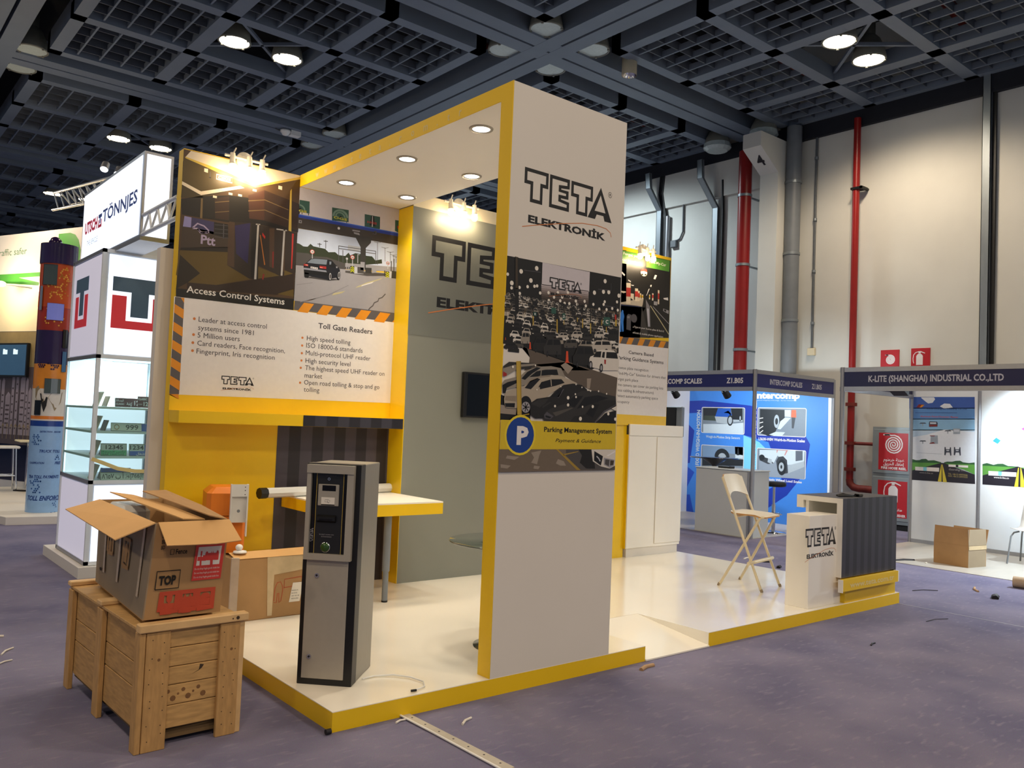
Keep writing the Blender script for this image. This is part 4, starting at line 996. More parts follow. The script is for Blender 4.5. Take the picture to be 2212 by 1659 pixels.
  (7,'p','pr_blk4',((1.002,1.753),(1.235,1.686),(1.239,1.603),(1.004,1.604))),
  (8,'p','pr_floor3',((1.002,1.693),(1.131,1.682),(1.122,1.638),(1.003,1.642))),
  (28,'p','pr_car2',((1.007,1.92),(1.05,1.949),(1.256,1.956),(1.222,1.923),(1.008,1.89))),
  (29,'p','pr_car4',((1.006,1.907),(1.095,1.935),(1.256,1.954),(1.245,1.941),(1.141,1.926),(1.108,1.906),(1.016,1.856))),
  (30,'p','pr_tail',((1.007,1.89),(1.037,1.879),(1.035,1.864),(1.008,1.86))),
  (29,'p','pr_car4',((1.007,1.822),(1.022,1.84),(1.144,1.873),(1.188,1.907),(1.269,1.935),(1.388,1.948),(1.474,1.941),(1.515,1.884),(1.416,1.869),(1.238,1.844),(1.181,1.819),(1.025,1.78),(1.005,1.8))),
  (30,'p','pr_carblk',((1.151,1.856),(1.195,1.899),(1.269,1.933),(1.304,1.931),(1.236,1.893),(1.18,1.85))),
  (30,'p','pr_carblk',((1.213,1.869),(1.27,1.908),(1.341,1.923),(1.438,1.931),(1.452,1.898),(1.307,1.88))),
  (31,'p','pr_car4',((1.305,1.917),(1.312,1.918),(1.308,1.878),(1.301,1.877))),
  (30,'p','pr_carblk',((1.007,1.809),(1.045,1.828),(1.117,1.846),(1.118,1.828),(1.041,1.794),(1.032,1.763),(1.012,1.762))),
  (32,'p','pr_carsil',((1.023,1.728),(1.029,1.759),(1.048,1.777),(1.17,1.812),(1.226,1.853),(1.295,1.881),(1.391,1.894),(1.477,1.893),(1.54,1.877),(1.614,1.858),(1.593,1.843),(1.517,1.839),(1.396,1.782),(1.362,1.754),(1.234,1.703),(1.158,1.718),(1.12,1.677),(1.042,1.678),(1.027,1.699))),
  (33,'p','pr_carblk',((1.179,1.801),(1.221,1.846),(1.278,1.867),(1.302,1.862),(1.229,1.796))),
  (33,'p','pr_carblk',((1.276,1.794),(1.312,1.845),(1.392,1.867),(1.478,1.873),(1.507,1.852),(1.431,1.829))),
  (34,'p','pr_carsil',((1.386,1.865),(1.393,1.865),(1.4,1.825),(1.393,1.825))),
  (33,'p','pr_carsil2',((1.033,1.746),(1.116,1.75),(1.118,1.716),(1.029,1.72))),
  (34,'p','pr_carblk',((1.028,1.703),(1.108,1.707),(1.106,1.681),(1.039,1.682))),
  (33,'p','pr_carsil2',((1.176,1.812),(1.22,1.851),(1.295,1.88),(1.391,1.893),(1.379,1.882),(1.29,1.869),(1.227,1.842))),
  (33,'o','pr_carblk',(1.193,1.706),0.046,0.048),
  (34,'o','pr_grey2',(1.194,1.686),0.034,0.033),
  (35,'l','pr_carblk',0.006,((1.194,1.686),(1.223,1.688))),
  (35,'l','pr_carblk',0.006,((1.194,1.686),(1.213,1.665))),
  (35,'l','pr_carblk',0.006,((1.194,1.686),(1.189,1.659))),
  (35,'l','pr_carblk',0.006,((1.194,1.686),(1.169,1.673))),
  (35,'l','pr_carblk',0.006,((1.194,1.686),(1.168,1.698))),
  (35,'l','pr_carblk',0.006,((1.194,1.686),(1.186,1.714))),
  (35,'l','pr_carblk',0.006,((1.194,1.686),(1.211,1.709))),
  (35,'p','pr_carsil',((1.27,1.804),(1.299,1.815),(1.302,1.8),(1.282,1.794))),
  (36,'p','pr_car1',((1.228,1.712),(1.279,1.741),(1.386,1.759),(1.438,1.803),(1.498,1.838),(1.579,1.852),(1.657,1.847),(1.704,1.822),(1.711,1.804),(1.548,1.735),(1.367,1.656),(1.344,1.624),(1.273,1.621),(1.231,1.642))),
  (37,'p','pr_car2',((1.234,1.708),(1.297,1.737),(1.374,1.745),(1.352,1.718),(1.305,1.689))),
  (37,'p','pr_carblk',((1.398,1.76),(1.45,1.803),(1.499,1.82),(1.459,1.759))),
  (37,'p','pr_grey',((1.447,1.758),(1.496,1.813),(1.503,1.812),(1.459,1.754))),
  (37,'p','pr_car2',((1.329,1.699),(1.387,1.728),(1.4,1.724),(1.329,1.685))),
  (38,'p','pr_car2',((1.338,1.624),(1.354,1.664),(1.401,1.688),(1.511,1.72),(1.583,1.778),(1.659,1.81),(1.79,1.817),(1.886,1.799),(1.976,1.789),(1.982,1.736),(1.745,1.651),(1.65,1.611),(1.345,1.61))),
  (39,'p','pr_carblk',((1.517,1.72),(1.59,1.774),(1.673,1.778),(1.6,1.701))),
  (39,'p','pr_carblk',((1.62,1.693),(1.687,1.77),(1.805,1.79),(1.907,1.776),(1.703,1.715))),
  (39,'p','pr_car3',((1.415,1.662),(1.575,1.7),(1.588,1.696),(1.441,1.64))),
  (39,'p','pr_grey',((1.343,1.646),(1.366,1.665),(1.422,1.64),(1.399,1.621),(1.35,1.624))),
  (40,'p','pr_carblk',((1.355,1.644),(1.404,1.635),(1.393,1.625),(1.356,1.631))),
  (41,'p','pr_car1',((1.561,1.604),(1.603,1.646),(1.693,1.659),(1.768,1.736),(1.86,1.759),(1.977,1.765),(1.983,1.727),(1.878,1.684),(1.787,1.61))),
  (42,'p','pr_grey',((1.781,1.612),(1.864,1.688),(1.982,1.739),(1.982,1.734),(1.871,1.682),(1.794,1.611))),
  (42,'p','pr_carblk',((1.705,1.664),(1.774,1.732),(1.821,1.729),(1.766,1.642))),
  (41,'p','pr_suvw',((1.932,1.71),(1.984,1.734),(1.985,1.693))),
  (41,'p','pr_carblk',((1.794,1.611),(1.878,1.675),(1.984,1.698),(1.985,1.611))),
  (43,'o','pr_lamp',(1.54,1.76),0.011,0.011),
  (43,'o','pr_lamp',(1.609,1.768),0.007,0.007),
  (43,'o','pr_lamp',(1.542,1.715),0.01,0.01),
  (43,'o','pr_lamp',(1.431,1.703),0.008,0.008),
  (43,'o','pr_lamp',(1.762,1.714),0.01,0.01),
  (43,'o','pr_lamp',(1.655,1.632),0.013,0.013),
  (43,'o','pr_lamp',(1.909,1.672),0.01,0.01),
  (43,'o','pr_lamp',(1.67,1.709),0.007,0.007),
  (43,'o','pr_lamp',(1.602,1.786),0.006,0.006),
  (43,'o','pr_lamp',(1.737,1.814),0.006,0.006),
  (43,'o','pr_lamp',(1.81,1.816),0.006,0.006),
  (43,'o','pr_lamp',(1.886,1.803),0.006,0.006),
  (43,'o','pr_lamp',(1.977,1.64),0.011,0.011),
  (43,'o','pr_lamp',(1.605,1.848),0.005,0.005),
  (43,'o','pr_lamp',(1.658,1.832),0.005,0.005),
  (43,'o','pr_lamp',(1.474,1.827),0.005,0.005),
  (43,'o','pr_lamp',(1.276,1.796),0.005,0.005),
  (43,'o','pr_lamp',(1.079,1.921),0.008,0.008),
  (43,'o','pr_lamp',(1.256,1.943),0.006,0.006),
  (43,'p','pr_ypole',((1.103,1.957),(1.139,1.96),(1.163,1.639),(1.128,1.638))),
  (44,'p','pr_ypole2',((1.131,1.96),(1.139,1.96),(1.163,1.639),(1.155,1.639))),
  (43,'p','pr_ypole',((1.162,1.639),(1.222,1.649),(1.223,1.644),(1.162,1.634))),
  (50,'p','pr_bandyel',((1.003,1.605),(1.984,1.61),(1.987,1.441),(1.001,1.432))),
  (51,'o','pr_bandyel2',(1.157,1.518),0.122,0.121),
  (52,'o','pr_pblue',(1.157,1.518),0.108,0.107),
  (53,'t','pr_white','P',1.129,1.459,0.092,0.113,0.05,0),
  (53,'t','pr_black','Parking Management System',1.346,1.542,0.601,0.031,0.022,0),
  (53,'t','pr_black','Payment & Guidance',1.444,1.481,0.402,0.022,0.004,0.3),
  (45,'p','pr_floor4',((1.001,1.432),(1.987,1.44),(1.988,1.305),(1.003,1.298))),
  (46,'p','pr_floor3',((1.249,1.414),(1.331,1.428),(1.315,1.397),(1.3,1.344),(1.252,1.353),(1.274,1.384))),
  (46,'p','pr_floor3',((1.473,1.376),(1.523,1.362),(1.543,1.335),(1.494,1.335),(1.456,1.349))),
  (46,'p','pr_floor3',((1.062,1.396),(1.158,1.388),(1.12,1.37),(1.052,1.379))),
  (46,'p','pr_floor3',((1.277,1.336),(1.324,1.331),(1.313,1.313),(1.272,1.318))),
  (46,'p','pr_floor3',((1.015,1.345),(1.093,1.336),(1.067,1.319),(1.017,1.324))),
  (46,'p','pr_dkgrey',((1.538,1.436),(1.987,1.44),(1.99,1.305),(1.665,1.307),(1.54,1.398))),
  (47,'p','pr_blk3',((1.646,1.438),(1.783,1.438),(1.803,1.315),(1.723,1.316),(1.663,1.353),(1.68,1.399))),
  (47,'p','pr_ypole2',((1.451,1.436),(1.47,1.436),(1.672,1.307),(1.64,1.306))),
  (47,'p','pr_ypole2',((1.515,1.407),(1.646,1.426),(1.647,1.422),(1.521,1.398))),
  (48,'p','pr_suvw',((1.763,1.438),(1.987,1.44),(1.99,1.334),(1.938,1.315),(1.856,1.329),(1.78,1.362))),
  (49,'p','pr_carblk',((1.79,1.428),(1.872,1.395),(1.855,1.334),(1.79,1.367))),
  (49,'p','pr_grey2',((1.88,1.386),(1.984,1.372),(1.979,1.334),(1.938,1.319),(1.882,1.339))),
  (50,'p','pr_dkgrey',((1.894,1.376),(1.935,1.372),(1.93,1.329),(1.892,1.343))),
  (50,'p','pr_polebr',((1.942,1.369),(1.977,1.367),(1.971,1.338),(1.941,1.334))),
  (49,'p','pr_white',((1.906,1.4),(1.987,1.432),(1.988,1.425),(1.92,1.395))),
  (50,'l','pr_grey3',0.008,((1.812,1.395),(1.833,1.381),(1.847,1.362))),
 ],
 'columnlogo': [
  (0,'logo','pr_black','pr_offwhite',1.117,2.935,0.767,0.2,1),
 ],
 'greylogo': [
  (0,'logo','pr_black','pr_greywall',2.224,2.882,1.533,0.41,1),
 ],
 'counterlogo': [
  (0,'logo','pr_black','pr_offwhite',4.436,0.628,0.503,0.157,1),
 ],
 'fmc': [
  (0,'p','pr_blk4',((4.846,3.593),(5.724,3.607),(5.734,2.671),(4.796,2.596))),
  (0,'p','pr_blk4',((4.785,3.59),(4.938,3.601),(4.988,2.614),(4.775,2.601))),
  (1,'p','pr_fgreen',((4.815,3.591),(5.234,3.595),(5.23,3.46),(4.813,3.443))),
  (1,'p','pr_fgreen',((5.288,3.589),(5.708,3.603),(5.7,3.468),(5.289,3.462))),
  (3,'t','pr_text_w','Forget your',4.889,3.547,0.293,0.031,0.01,0),
  (3,'t','pr_text_w','car location?',4.873,3.477,0.313,0.03,0.01,0),
  (3,'t','pr_text_w','Find-My-Car',5.341,3.522,0.299,0.033,0.01,0),
  (1,'p','pr_dkgrey3',((4.868,2.96),(5.297,2.986),(5.257,2.927),(5.39,2.638),(4.856,2.601))),
  (1,'p','pr_navy',((4.857,2.972),(5.232,2.989),(5.219,2.622),(4.846,2.597))),
  (1,'p','pr_cream2',((4.876,2.996),(5.259,3.093),(5.243,2.99),(5.105,2.988),(4.877,2.975))),
  (1,'p','pr_blk3',((5.232,2.989),(5.292,3.09),(5.732,2.723),(5.732,2.674),(5.379,2.641))),
  (2,'p','pr_sheen',((5.297,3.084),(5.372,3.006),(5.395,2.769),(5.351,2.765),(5.314,2.963))),
  (3,'p','pr_sheen2',((5.319,2.978),(5.357,2.982),(5.378,2.775),(5.36,2.773))),
  (3,'p','pr_cream',((4.955,3.231),(5.029,3.237),(5.037,2.998),(4.965,2.989))),
  (4,'p','pr_red',((4.958,3.178),(5.032,3.183),(5.035,3.081),(4.962,3.074))),
  (3,'p','pr_cream',((5.105,3.188),(5.156,3.19),(5.159,3.045),(5.111,3.039))),
  (4,'p','pr_red',((5.107,3.155),(5.158,3.159),(5.159,3.096),(5.109,3.091))),
  (3,'p','pr_cream',((5.159,3.167),(5.187,3.166),(5.189,3.048),(5.163,3.045))),
  (4,'p','pr_red',((5.161,3.14),(5.188,3.141),(5.189,3.09),(5.162,3.088))),
  (3,'p','pr_cream',((5.192,3.142),(5.214,3.141),(5.213,3.066),(5.194,3.063))),
  (4,'p','pr_gold3',((5.193,3.125),(5.215,3.126),(5.214,3.093),(5.194,3.091))),
  (3,'p','pr_cream',((5.225,3.132),(5.251,3.131),(5.249,3.078),(5.226,3.075))),
  (4,'p','pr_gold3',((5.226,3.119),(5.251,3.122),(5.25,3.097),(5.226,3.095))),
  (3,'p','pr_cream',((5.352,3.148),(5.373,3.147),(5.372,3.093),(5.352,3.09))),
  (4,'p','pr_gold3',((5.352,3.136),(5.374,3.137),(5.373,3.113),(5.352,3.111))),
  (3,'p','pr_cream',((5.405,3.17),(5.431,3.169),(5.431,3.086),(5.407,3.083))),
  (4,'p','pr_red',((5.406,3.151),(5.432,3.152),(5.432,3.116),(5.407,3.113))),
  (3,'p','pr_cream',((5.506,3.22),(5.533,3.219),(5.537,3.055),(5.513,3.052))),
  (4,'p','pr_red',((5.508,3.183),(5.535,3.183),(5.536,3.112),(5.511,3.111))),
  (3,'p','pr_cream',((5.025,3.12),(5.088,3.121),(5.092,3.044),(5.029,3.071))),
  (3,'p','pr_cream',((4.87,3.128),(4.952,3.132),(4.952,3.118),(4.912,3.106),(4.876,3.112))),
  (3,'p','pr_grey2',((5.439,3.079),(5.506,3.08),(5.502,3.036),(5.442,3.036))),
  (3,'p','pr_white',((5.609,3.137),(5.693,3.155),(5.7,3.119),(5.621,3.124))),
  (3,'p','pr_white',((4.874,3.35),(4.932,3.32),(4.917,3.304),(4.867,3.332))),
  (3,'p','pr_white',((4.984,3.274),(5.033,3.26),(5.027,3.247),(4.984,3.26))),
  (3,'p','pr_white',((5.035,3.221),(5.088,3.221),(5.073,3.209),(5.036,3.214))),
  (3,'p','pr_white',((5.445,3.394),(5.482,3.392),(5.454,3.341),(5.42,3.343))),
  (3,'p','pr_white',((5.37,3.263),(5.394,3.267),(5.387,3.24),(5.366,3.243))),
  (3,'p','pr_white',((5.342,3.212),(5.359,3.218),(5.311,3.129),(5.303,3.129))),
  (3,'o','pr_cream',(5.249,3.391),0.057,0.043),
  (4,'p','pr_red',((5.19,3.397),(5.205,3.424),(5.258,3.437),(5.296,3.431),(5.306,3.403),(5.248,3.409))),
  (4,'p','pr_blk4',((5.207,3.374),(5.239,3.375),(5.235,3.357),(5.211,3.359))),
  (4,'p','pr_blk4',((5.261,3.376),(5.296,3.384),(5.289,3.364),(5.262,3.362))),
  (3,'p','pr_person',((4.887,2.888),(4.901,2.914),(4.922,2.906),(4.923,2.885),(4.941,2.842),(4.928,2.784),(4.939,2.673),(4.914,2.663),(4.893,2.773),(4.899,2.662),(4.873,2.659),(4.877,2.792),(4.86,2.847))),
  (3,'p','pr_grey',((4.981,2.853),(5.006,2.879),(5.053,2.875),(5.057,2.692),(4.982,2.698))),
  (4,'p','pr_sheen',((4.995,2.855),(5.033,2.855),(5.029,2.83),(4.99,2.829))),
  (3,'o','pr_grey',(5.104,2.839),0.053,0.049),
  (4,'t','pr_text_w','Type in your license plate & find it!',5.11,2.732,0.53,0.021,0,0),
  (4,'t','pr_text_w','Kiosk & mobile phone application',5.113,2.664,0.514,0.021,0,0),
  (4,'o','pr_text_w',(5.097,2.736),0.006,0.006),
  (4,'o','pr_text_w',(5.098,2.671),0.006,0.006),
  (2,'l','pr_paleyel',0.012,((5.382,3.018),(5.567,2.86),(5.73,2.715))),
  (2,'l','pr_grey2',0.008,((5.426,3.016),(5.586,2.921),(5.726,2.84))),
  (2,'p','pr_grey2',((5.615,3.013),(5.718,2.999),(5.714,2.958),(5.614,2.983))),
  (3,'p','pr_blk3',((5.629,3.007),(5.672,3.001),(5.668,2.978),(5.628,2.985))),
  (0,'p','pr_white',((4.789,2.53),(5.729,2.546),(5.731,1.725),(4.78,1.727))),
  (1,'p','pr_dgrey',((4.785,2.606),(5.734,2.628),(5.729,2.546),(4.784,2.526))),
  (2,'p','pr_haz',((4.855,2.609),(4.932,2.608),(4.89,2.529),(4.849,2.529))),
  (2,'p','pr_haz',((5.03,2.609),(5.119,2.611),(5.076,2.533),(4.988,2.528))),
  (2,'p','pr_haz',((5.219,2.613),(5.31,2.614),(5.266,2.537),(5.176,2.533))),
  (2,'p','pr_haz',((5.408,2.617),(5.501,2.617),(5.455,2.541),(5.363,2.537))),
  (2,'p','pr_haz',((5.59,2.62),(5.686,2.621),(5.639,2.545),(5.544,2.541))),
  (1,'p','pr_yelp',((4.78,1.727),(5.728,1.726),(5.728,1.613),(4.776,1.603))),
  (3,'t','pr_text','Camera Based',5.034,2.424,0.433,0.037,0.014,0),
  (3,'t','pr_text','Parking Guidance Systems',4.854,2.349,0.796,0.04,0.014,0),
  (3,'t','pr_text','License plate recognition',4.842,2.24,0.544,0.032,0,0),
  (3,'t','pr_text','"Find-My-Car" function for drivers that',4.846,2.175,0.854,0.032,0,0),
  (3,'t','pr_text','forget park place',4.841,2.11,0.37,0.032,0,0),
  (3,'t','pr_text','One camera can cover six parking lots',4.846,2.046,0.815,0.032,0,0),
  (3,'t','pr_text','(less cabling & infrastructure)',4.855,1.984,0.636,0.032,0,0),
  (3,'t','pr_text','Detect automaticly parking space',4.848,1.921,0.724,0.032,0,0),
  (3,'t','pr_text','occupancy',4.852,1.855,0.223,0.032,0,0),
 ],
 'intercomp': [
  (0,'p','pr_ib1',((-7.461,2.384),(-3.521,2.367),(-3.494,0.048),(-7.342,-0.335))),
  (1,'p','pr_ib2',((-6.969,2.105),(-6.069,2.139),(-5.041,2.055),(-4.106,1.834),(-3.833,1.41),(-3.906,0.935),(-4.246,0.511),(-4.649,0.23),(-4.659,0.554),(-4.343,0.743),(-4.639,1.412),(-4.974,1.48),(-5.22,1.529),(-5.848,1.923),(-6.958,1.857))),
  (1,'p','pr_ib3',((-6.918,0.898),(-6.518,0.923),(-6.235,0.765),(-6.441,0.394),(-6.892,0.263))),
  (1,'p','pr_ib2',((-6.958,1.857),(-6.611,1.837),(-6.265,1.56),(-6.351,0.934),(-6.916,0.852))),
  (2,'p','pr_ibc',((-5.16,1.515),(-4.827,1.404),(-4.634,1.249),(-4.67,0.92),(-5.139,0.887))),
  (2,'p','pr_ib3',((-6.892,0.263),(-6.328,0.333),(-6.14,-0.279),(-6.866,-0.369))),
  (3,'r','pr_white',-6.108,1.524,-5.141,2.015,0.03),
  (4,'r','pr_imgrey',-6.096,1.536,-5.153,2.003,0.02),
  (3,'r','pr_white',-6.092,0.845,-5.138,1.302,0.03),
  (4,'r','pr_imgrey',-6.08,0.857,-5.15,1.29,0.02),
  (3,'r','pr_white',-4.876,1.524,-3.914,2.023,0.03),
  (4,'r','pr_imgrey',-4.864,1.536,-3.926,2.011,0.02),
  (3,'r','pr_white',-4.872,0.81,-3.903,1.302,0.03),
  (4,'r','pr_imgrey',-4.86,0.822,-3.915,1.29,0.02),
  (5,'p','pr_imdk',((-6.074,1.996),(-5.626,2.003),(-5.601,1.854),(-5.758,1.767),(-6.065,1.767))),
  (6,'p','pr_imgrn',((-6.048,1.852),(-5.601,1.854),(-5.758,1.758),(-6.055,1.767))),
  (5,'p','pr_imlt',((-6.063,1.691),(-5.477,1.708),(-5.169,1.741),(-5.162,1.538),(-6.056,1.521))),
  (7,'p','pr_truckb',((-5.736,1.993),(-5.448,1.997),(-5.444,1.873),(-5.501,1.831),(-5.791,1.841))),
  (7,'p','pr_truckb',((-5.603,1.912),(-5.506,1.955),(-5.405,1.874),(-5.444,1.865),(-5.504,1.905))),
  (8,'p','pr_chrome',((-5.801,1.841),(-5.501,1.836),(-5.497,1.707),(-5.757,1.725))),
  (7,'p','pr_imdk',((-5.448,1.997),(-5.197,2.001),(-5.189,1.765),(-5.401,1.759))),
  (8,'p','pr_chrome',((-5.402,1.792),(-5.19,1.789),(-5.189,1.762),(-5.381,1.747))),
  (9,'o','pr_imdk',(-5.456,1.774),0.064,0.099),
  (10,'o','pr_chrome',(-5.456,1.774),0.043,0.069),
  (9,'o','pr_imdk',(-5.239,1.821),0.025,0.057),
  (10,'o','pr_chrome',(-5.239,1.821),0.016,0.04),
  (5,'p','pr_imbl',((-6.058,1.284),(-5.155,1.304),(-5.159,1.15),(-5.458,1.166),(-5.579,1.241),(-5.737,1.183),(-5.774,1.081),(-6.049,1.065))),
  (5,'p','pr_imdk',((-6.06,1.064),(-5.773,1.073),(-5.147,1.07),(-5.152,0.956),(-6.054,0.904))),
  (6,'o','pr_imdk',(-5.614,1.091),0.168,0.157),
  (7,'o','pr_chrome',(-5.609,1.083),0.09,0.082),
  (5,'p','pr_imlt',((-5.336,1.295),(-5.164,1.295),(-5.157,1.085),(-5.32,1.092))),
  (6,'p','pr_imdk',((-5.278,1.273),(-5.253,1.275),(-5.235,1.146),(-5.293,1.142))),
  (5,'t','pr_imlt','Weigh-in-Motion Strip Sensors',-5.991,1.436,0.759,0.046,0.02,0),
  (5,'p','pr_imdk',((-4.829,1.995),(-4.334,1.986),(-4.327,1.771),(-4.465,1.684),(-4.536,1.531),(-4.65,1.519),(-4.825,1.571))),
  (6,'o','pr_chrome',(-4.487,1.783),0.053,0.117),
  (7,'o','pr_imdk',(-4.487,1.783),0.029,0.058),
  (6,'p','pr_imlt',((-4.412,1.785),(-4.32,1.854),(-4.21,1.848),(-4.407,1.644),(-4.464,1.651))),
  (6,'p','pr_imlt',((-4.631,1.544),(-4.5,1.599),(-4.313,1.598),(-4.367,1.538),(-4.479,1.525))),
  (5,'p','pr_imlt',((-4.334,1.986),(-4.214,1.988),(-4.21,1.864),(-4.33,1.87))),
  (7,'l','pr_white',0.015,((-4.834,1.825),(-4.76,1.838))),
  (7,'l','pr_white',0.015,((-4.831,1.743),(-4.758,1.764))),
  (7,'l','pr_white',0.015,((-4.828,1.645),(-4.755,1.69))),
  (7,'l','pr_white',0.015,((-4.825,1.564),(-4.753,1.616))),
  (7,'p','pr_imor',((-4.199,1.988),(-4.114,1.989),(-4.104,1.859),(-4.206,1.86))),
  (7,'p','pr_imdk2',((-4.195,1.86),(-4.119,1.858),(-4.15,1.669),(-4.186,1.673))),
  (5,'t','pr_white','LS630-WIM Weigh-in-Motion Scales',-4.841,1.437,0.91,0.051,0.03,0),
  (5,'p','pr_imgrey2',((-4.82,1.098),(-3.926,1.056),(-3.919,0.815),(-4.81,0.795))),
  (6,'p','pr_imlt',((-4.816,1.267),(-3.933,1.297),(-3.936,1.087),(-4.241,1.035),(-4.45,1.186),(-4.521,1.049),(-4.81,1.098))),
  (7,'p','pr_imdk2',((-4.813,1.165),(-4.637,1.125),(-4.521,1.049),(-4.634,1.025),(-4.81,1.081))),
  (7,'p','pr_trgrill',((-4.103,1.288),(-3.968,1.292),(-3.964,1.134),(-4.097,1.109))),
  (7,'p','pr_chrome',((-4.241,1.026),(-3.936,1.119),(-3.93,1.023),(-4.237,0.888))),
  (7,'p','pr_imred',((-4.471,1.281),(-4.248,1.288),(-4.301,1.195),(-4.47,1.235))),
  (8,'p','pr_imlt',((-4.443,1.278),(-4.285,1.278),(-4.32,1.194),(-4.469,1.202))),
  (8,'p','pr_imdk2',((-4.475,1.085),(-4.43,1.163),(-4.338,1.18),(-4.262,1.115),(-4.237,0.896),(-4.365,0.862),(-4.442,0.922))),
  (9,'o','pr_imdk',(-4.36,0.986),0.087,0.139),
  (10,'o','pr_chrome',(-4.369,0.993),0.052,0.079),
  (11,'o','pr_imdk',(-4.369,0.993),0.018,0.033),
  (8,'o','pr_imdk',(-4.763,1.135),0.058,0.05),
  (8,'p','pr_chrome',((-4.645,1.058),(-4.558,1.03),(-4.561,1.113),(-4.637,1.125))),
  (5,'t','pr_white','Static Wheel Load Scales',-4.635,0.738,0.666,0.042,0.03,0),
  (5,'t','pr_white','Intercomp',-4.949,2.179,0.902,0.123,0.05,0),
  (5,'t','pr_imlt','advanced weighing technology... by any measure',-4.932,2.143,0.769,0.018,0,0),
  (5,'tv','pr_imlt','FIXED WEIGH-IN-MOTION',-6.131,0.905,1.05,0.085),
  (5,'tv','pr_white','PORTABLE VEHICLE SCALES',-4.896,0.879,1.28,0.085),
 ],
 'klite': [
  (0,'p','pr_kl0',((-2.172,2.221),(-1.225,2.225),(-1.2,0.961),(-2.141,0.949))),
  (1,'p','pr_kl1',((-2.172,2.221),(-1.225,2.225),(-1.22,2.055),(-2.168,2.041))),
  (1,'p','pr_kl2',((-2.168,2.052),(-1.222,2.066),(-1.218,1.897),(-2.165,1.873))),
  (1,'p','pr_kl3',((-2.165,1.884),(-1.22,1.907),(-1.215,1.738),(-2.162,1.705))),
  (1,'p','pr_kl4',((-2.162,1.717),(-1.217,1.749),(-1.213,1.58),(-2.158,1.538))),
  (2,'p','pr_kcloud',((-1.995,2.21),(-1.929,2.155),(-1.885,2.123),(-1.821,2.134),(-1.784,2.189),(-1.801,2.217),(-1.984,2.216))),
  (2,'p','pr_kcloud',((-1.714,2.081),(-1.651,2.125),(-1.568,2.12),(-1.526,2.067),(-1.65,2.049))),
  (2,'p','pr_kcloud',((-2.159,1.594),(-1.898,1.649),(-1.645,1.734),(-1.217,1.717),(-1.208,1.254),(-2.147,1.237))),
  (3,'p','pr_kgreen',((-2.147,1.226),(-1.678,1.24),(-1.677,1.18),(-2.144,1.082))),
  (3,'p','pr_kgreen',((-1.657,1.236),(-1.21,1.243),(-1.205,1.097),(-1.368,1.159))),
  (4,'p','pr_kdark',((-2.144,1.082),(-1.688,1.234),(-1.636,1.237),(-1.205,1.097),(-1.2,0.961),(-2.141,0.949))),
  (4,'p','pr_ktree',((-2.147,1.243),(-2.109,1.268),(-2.053,1.254),(-1.999,1.258),(-1.967,1.276),(-1.902,1.283),(-1.869,1.26),(-1.784,1.269),(-1.678,1.245),(-1.678,1.234),(-2.146,1.215))),
  (4,'p','pr_ktree',((-1.636,1.248),(-1.595,1.261),(-1.523,1.264),(-1.472,1.28),(-1.411,1.286),(-1.37,1.265),(-1.289,1.259),(-1.21,1.273),(-1.21,1.241),(-1.636,1.232))),
  (5,'p','pr_kyel',((-1.677,1.213),(-1.671,1.213),(-1.669,0.954),(-1.723,0.955))),
  (5,'p','pr_kyel',((-1.665,1.213),(-1.659,1.214),(-1.592,0.955),(-1.65,0.953))),
  (5,'p','pr_white',((-2.063,1.154),(-1.706,1.162),(-1.707,1.102),(-2.059,1.099))),
  (6,'p','pr_kcyan',((-1.94,1.157),(-1.889,1.157),(-1.888,1.1),(-1.939,1.101))),
  (5,'p','pr_white',((-1.573,1.22),(-1.299,1.222),(-1.298,1.19),(-1.573,1.187))),
  (6,'p','pr_kdark',((-1.471,1.224),(-1.435,1.224),(-1.434,1.188),(-1.47,1.188))),
  (5,'t','pr_kpale','www.k-lite.cn',-1.995,1.061,0.199,0.022,0,0),
  (5,'t','pr_kpale','Guarding Life',-1.567,1.136,0.229,0.027,0,0.3),
  (5,'t','pr_kgold','TEL: +86-21-69973366',-1.576,1.069,0.271,0.024,0,0),
  (5,'t','pr_kgold','FAX: +86-21-69973355',-1.575,1.039,0.271,0.022,0,0),
  (5,'p','pr_red2',((-2.063,2.059),(-2.026,2.11),(-1.949,2.105),(-1.982,2.083),(-2.014,2.06))),
  (6,'p','pr_haz',((-2.014,2.06),(-1.982,2.099),(-1.939,2.102),(-1.981,2.061))),
  (5,'t','pr_knavy','K-Lite (Shanghai) Industrial Co.,Ltd',-1.905,2.034,0.573,0.027,0.01,0),
  (5,'l','pr_knavy',0.006,((-2.078,1.981),(-1.463,1.989))),
  (5,'t','pr_kred','Aluminum Raised Pavement Marker',-2,1.914,0.554,0.025,0.02,0),
  (5,'p','pr_kobj',((-2.013,1.813),(-1.993,1.829),(-1.923,1.831),(-1.908,1.816))),
  (5,'p','pr_kobj2',((-1.969,1.814),(-1.952,1.814),(-1.953,1.779),(-1.966,1.779))),
  (5,'p','pr_kobj',((-1.642,1.709),(-1.624,1.725),(-1.556,1.728),(-1.542,1.713))),
  (5,'p','pr_kobj2',((-1.6,1.711),(-1.584,1.711),(-1.585,1.677),(-1.598,1.676))),
  (5,'p','pr_kobj',((-2.007,1.541),(-1.988,1.558),(-1.918,1.561),(-1.903,1.546))),
  (5,'p','pr_kobj2',((-1.964,1.543),(-1.947,1.544),(-1.948,1.509),(-1.961,1.508))),
  (5,'p','pr_kobj',((-1.859,1.853),(-1.752,1.851),(-1.739,1.829),(-1.742,1.775),(-1.866,1.768),(-1.869,1.826))),
  (6,'p','pr_kobj3',((-1.853,1.839),(-1.762,1.839),(-1.762,1.815),(-1.852,1.813))),
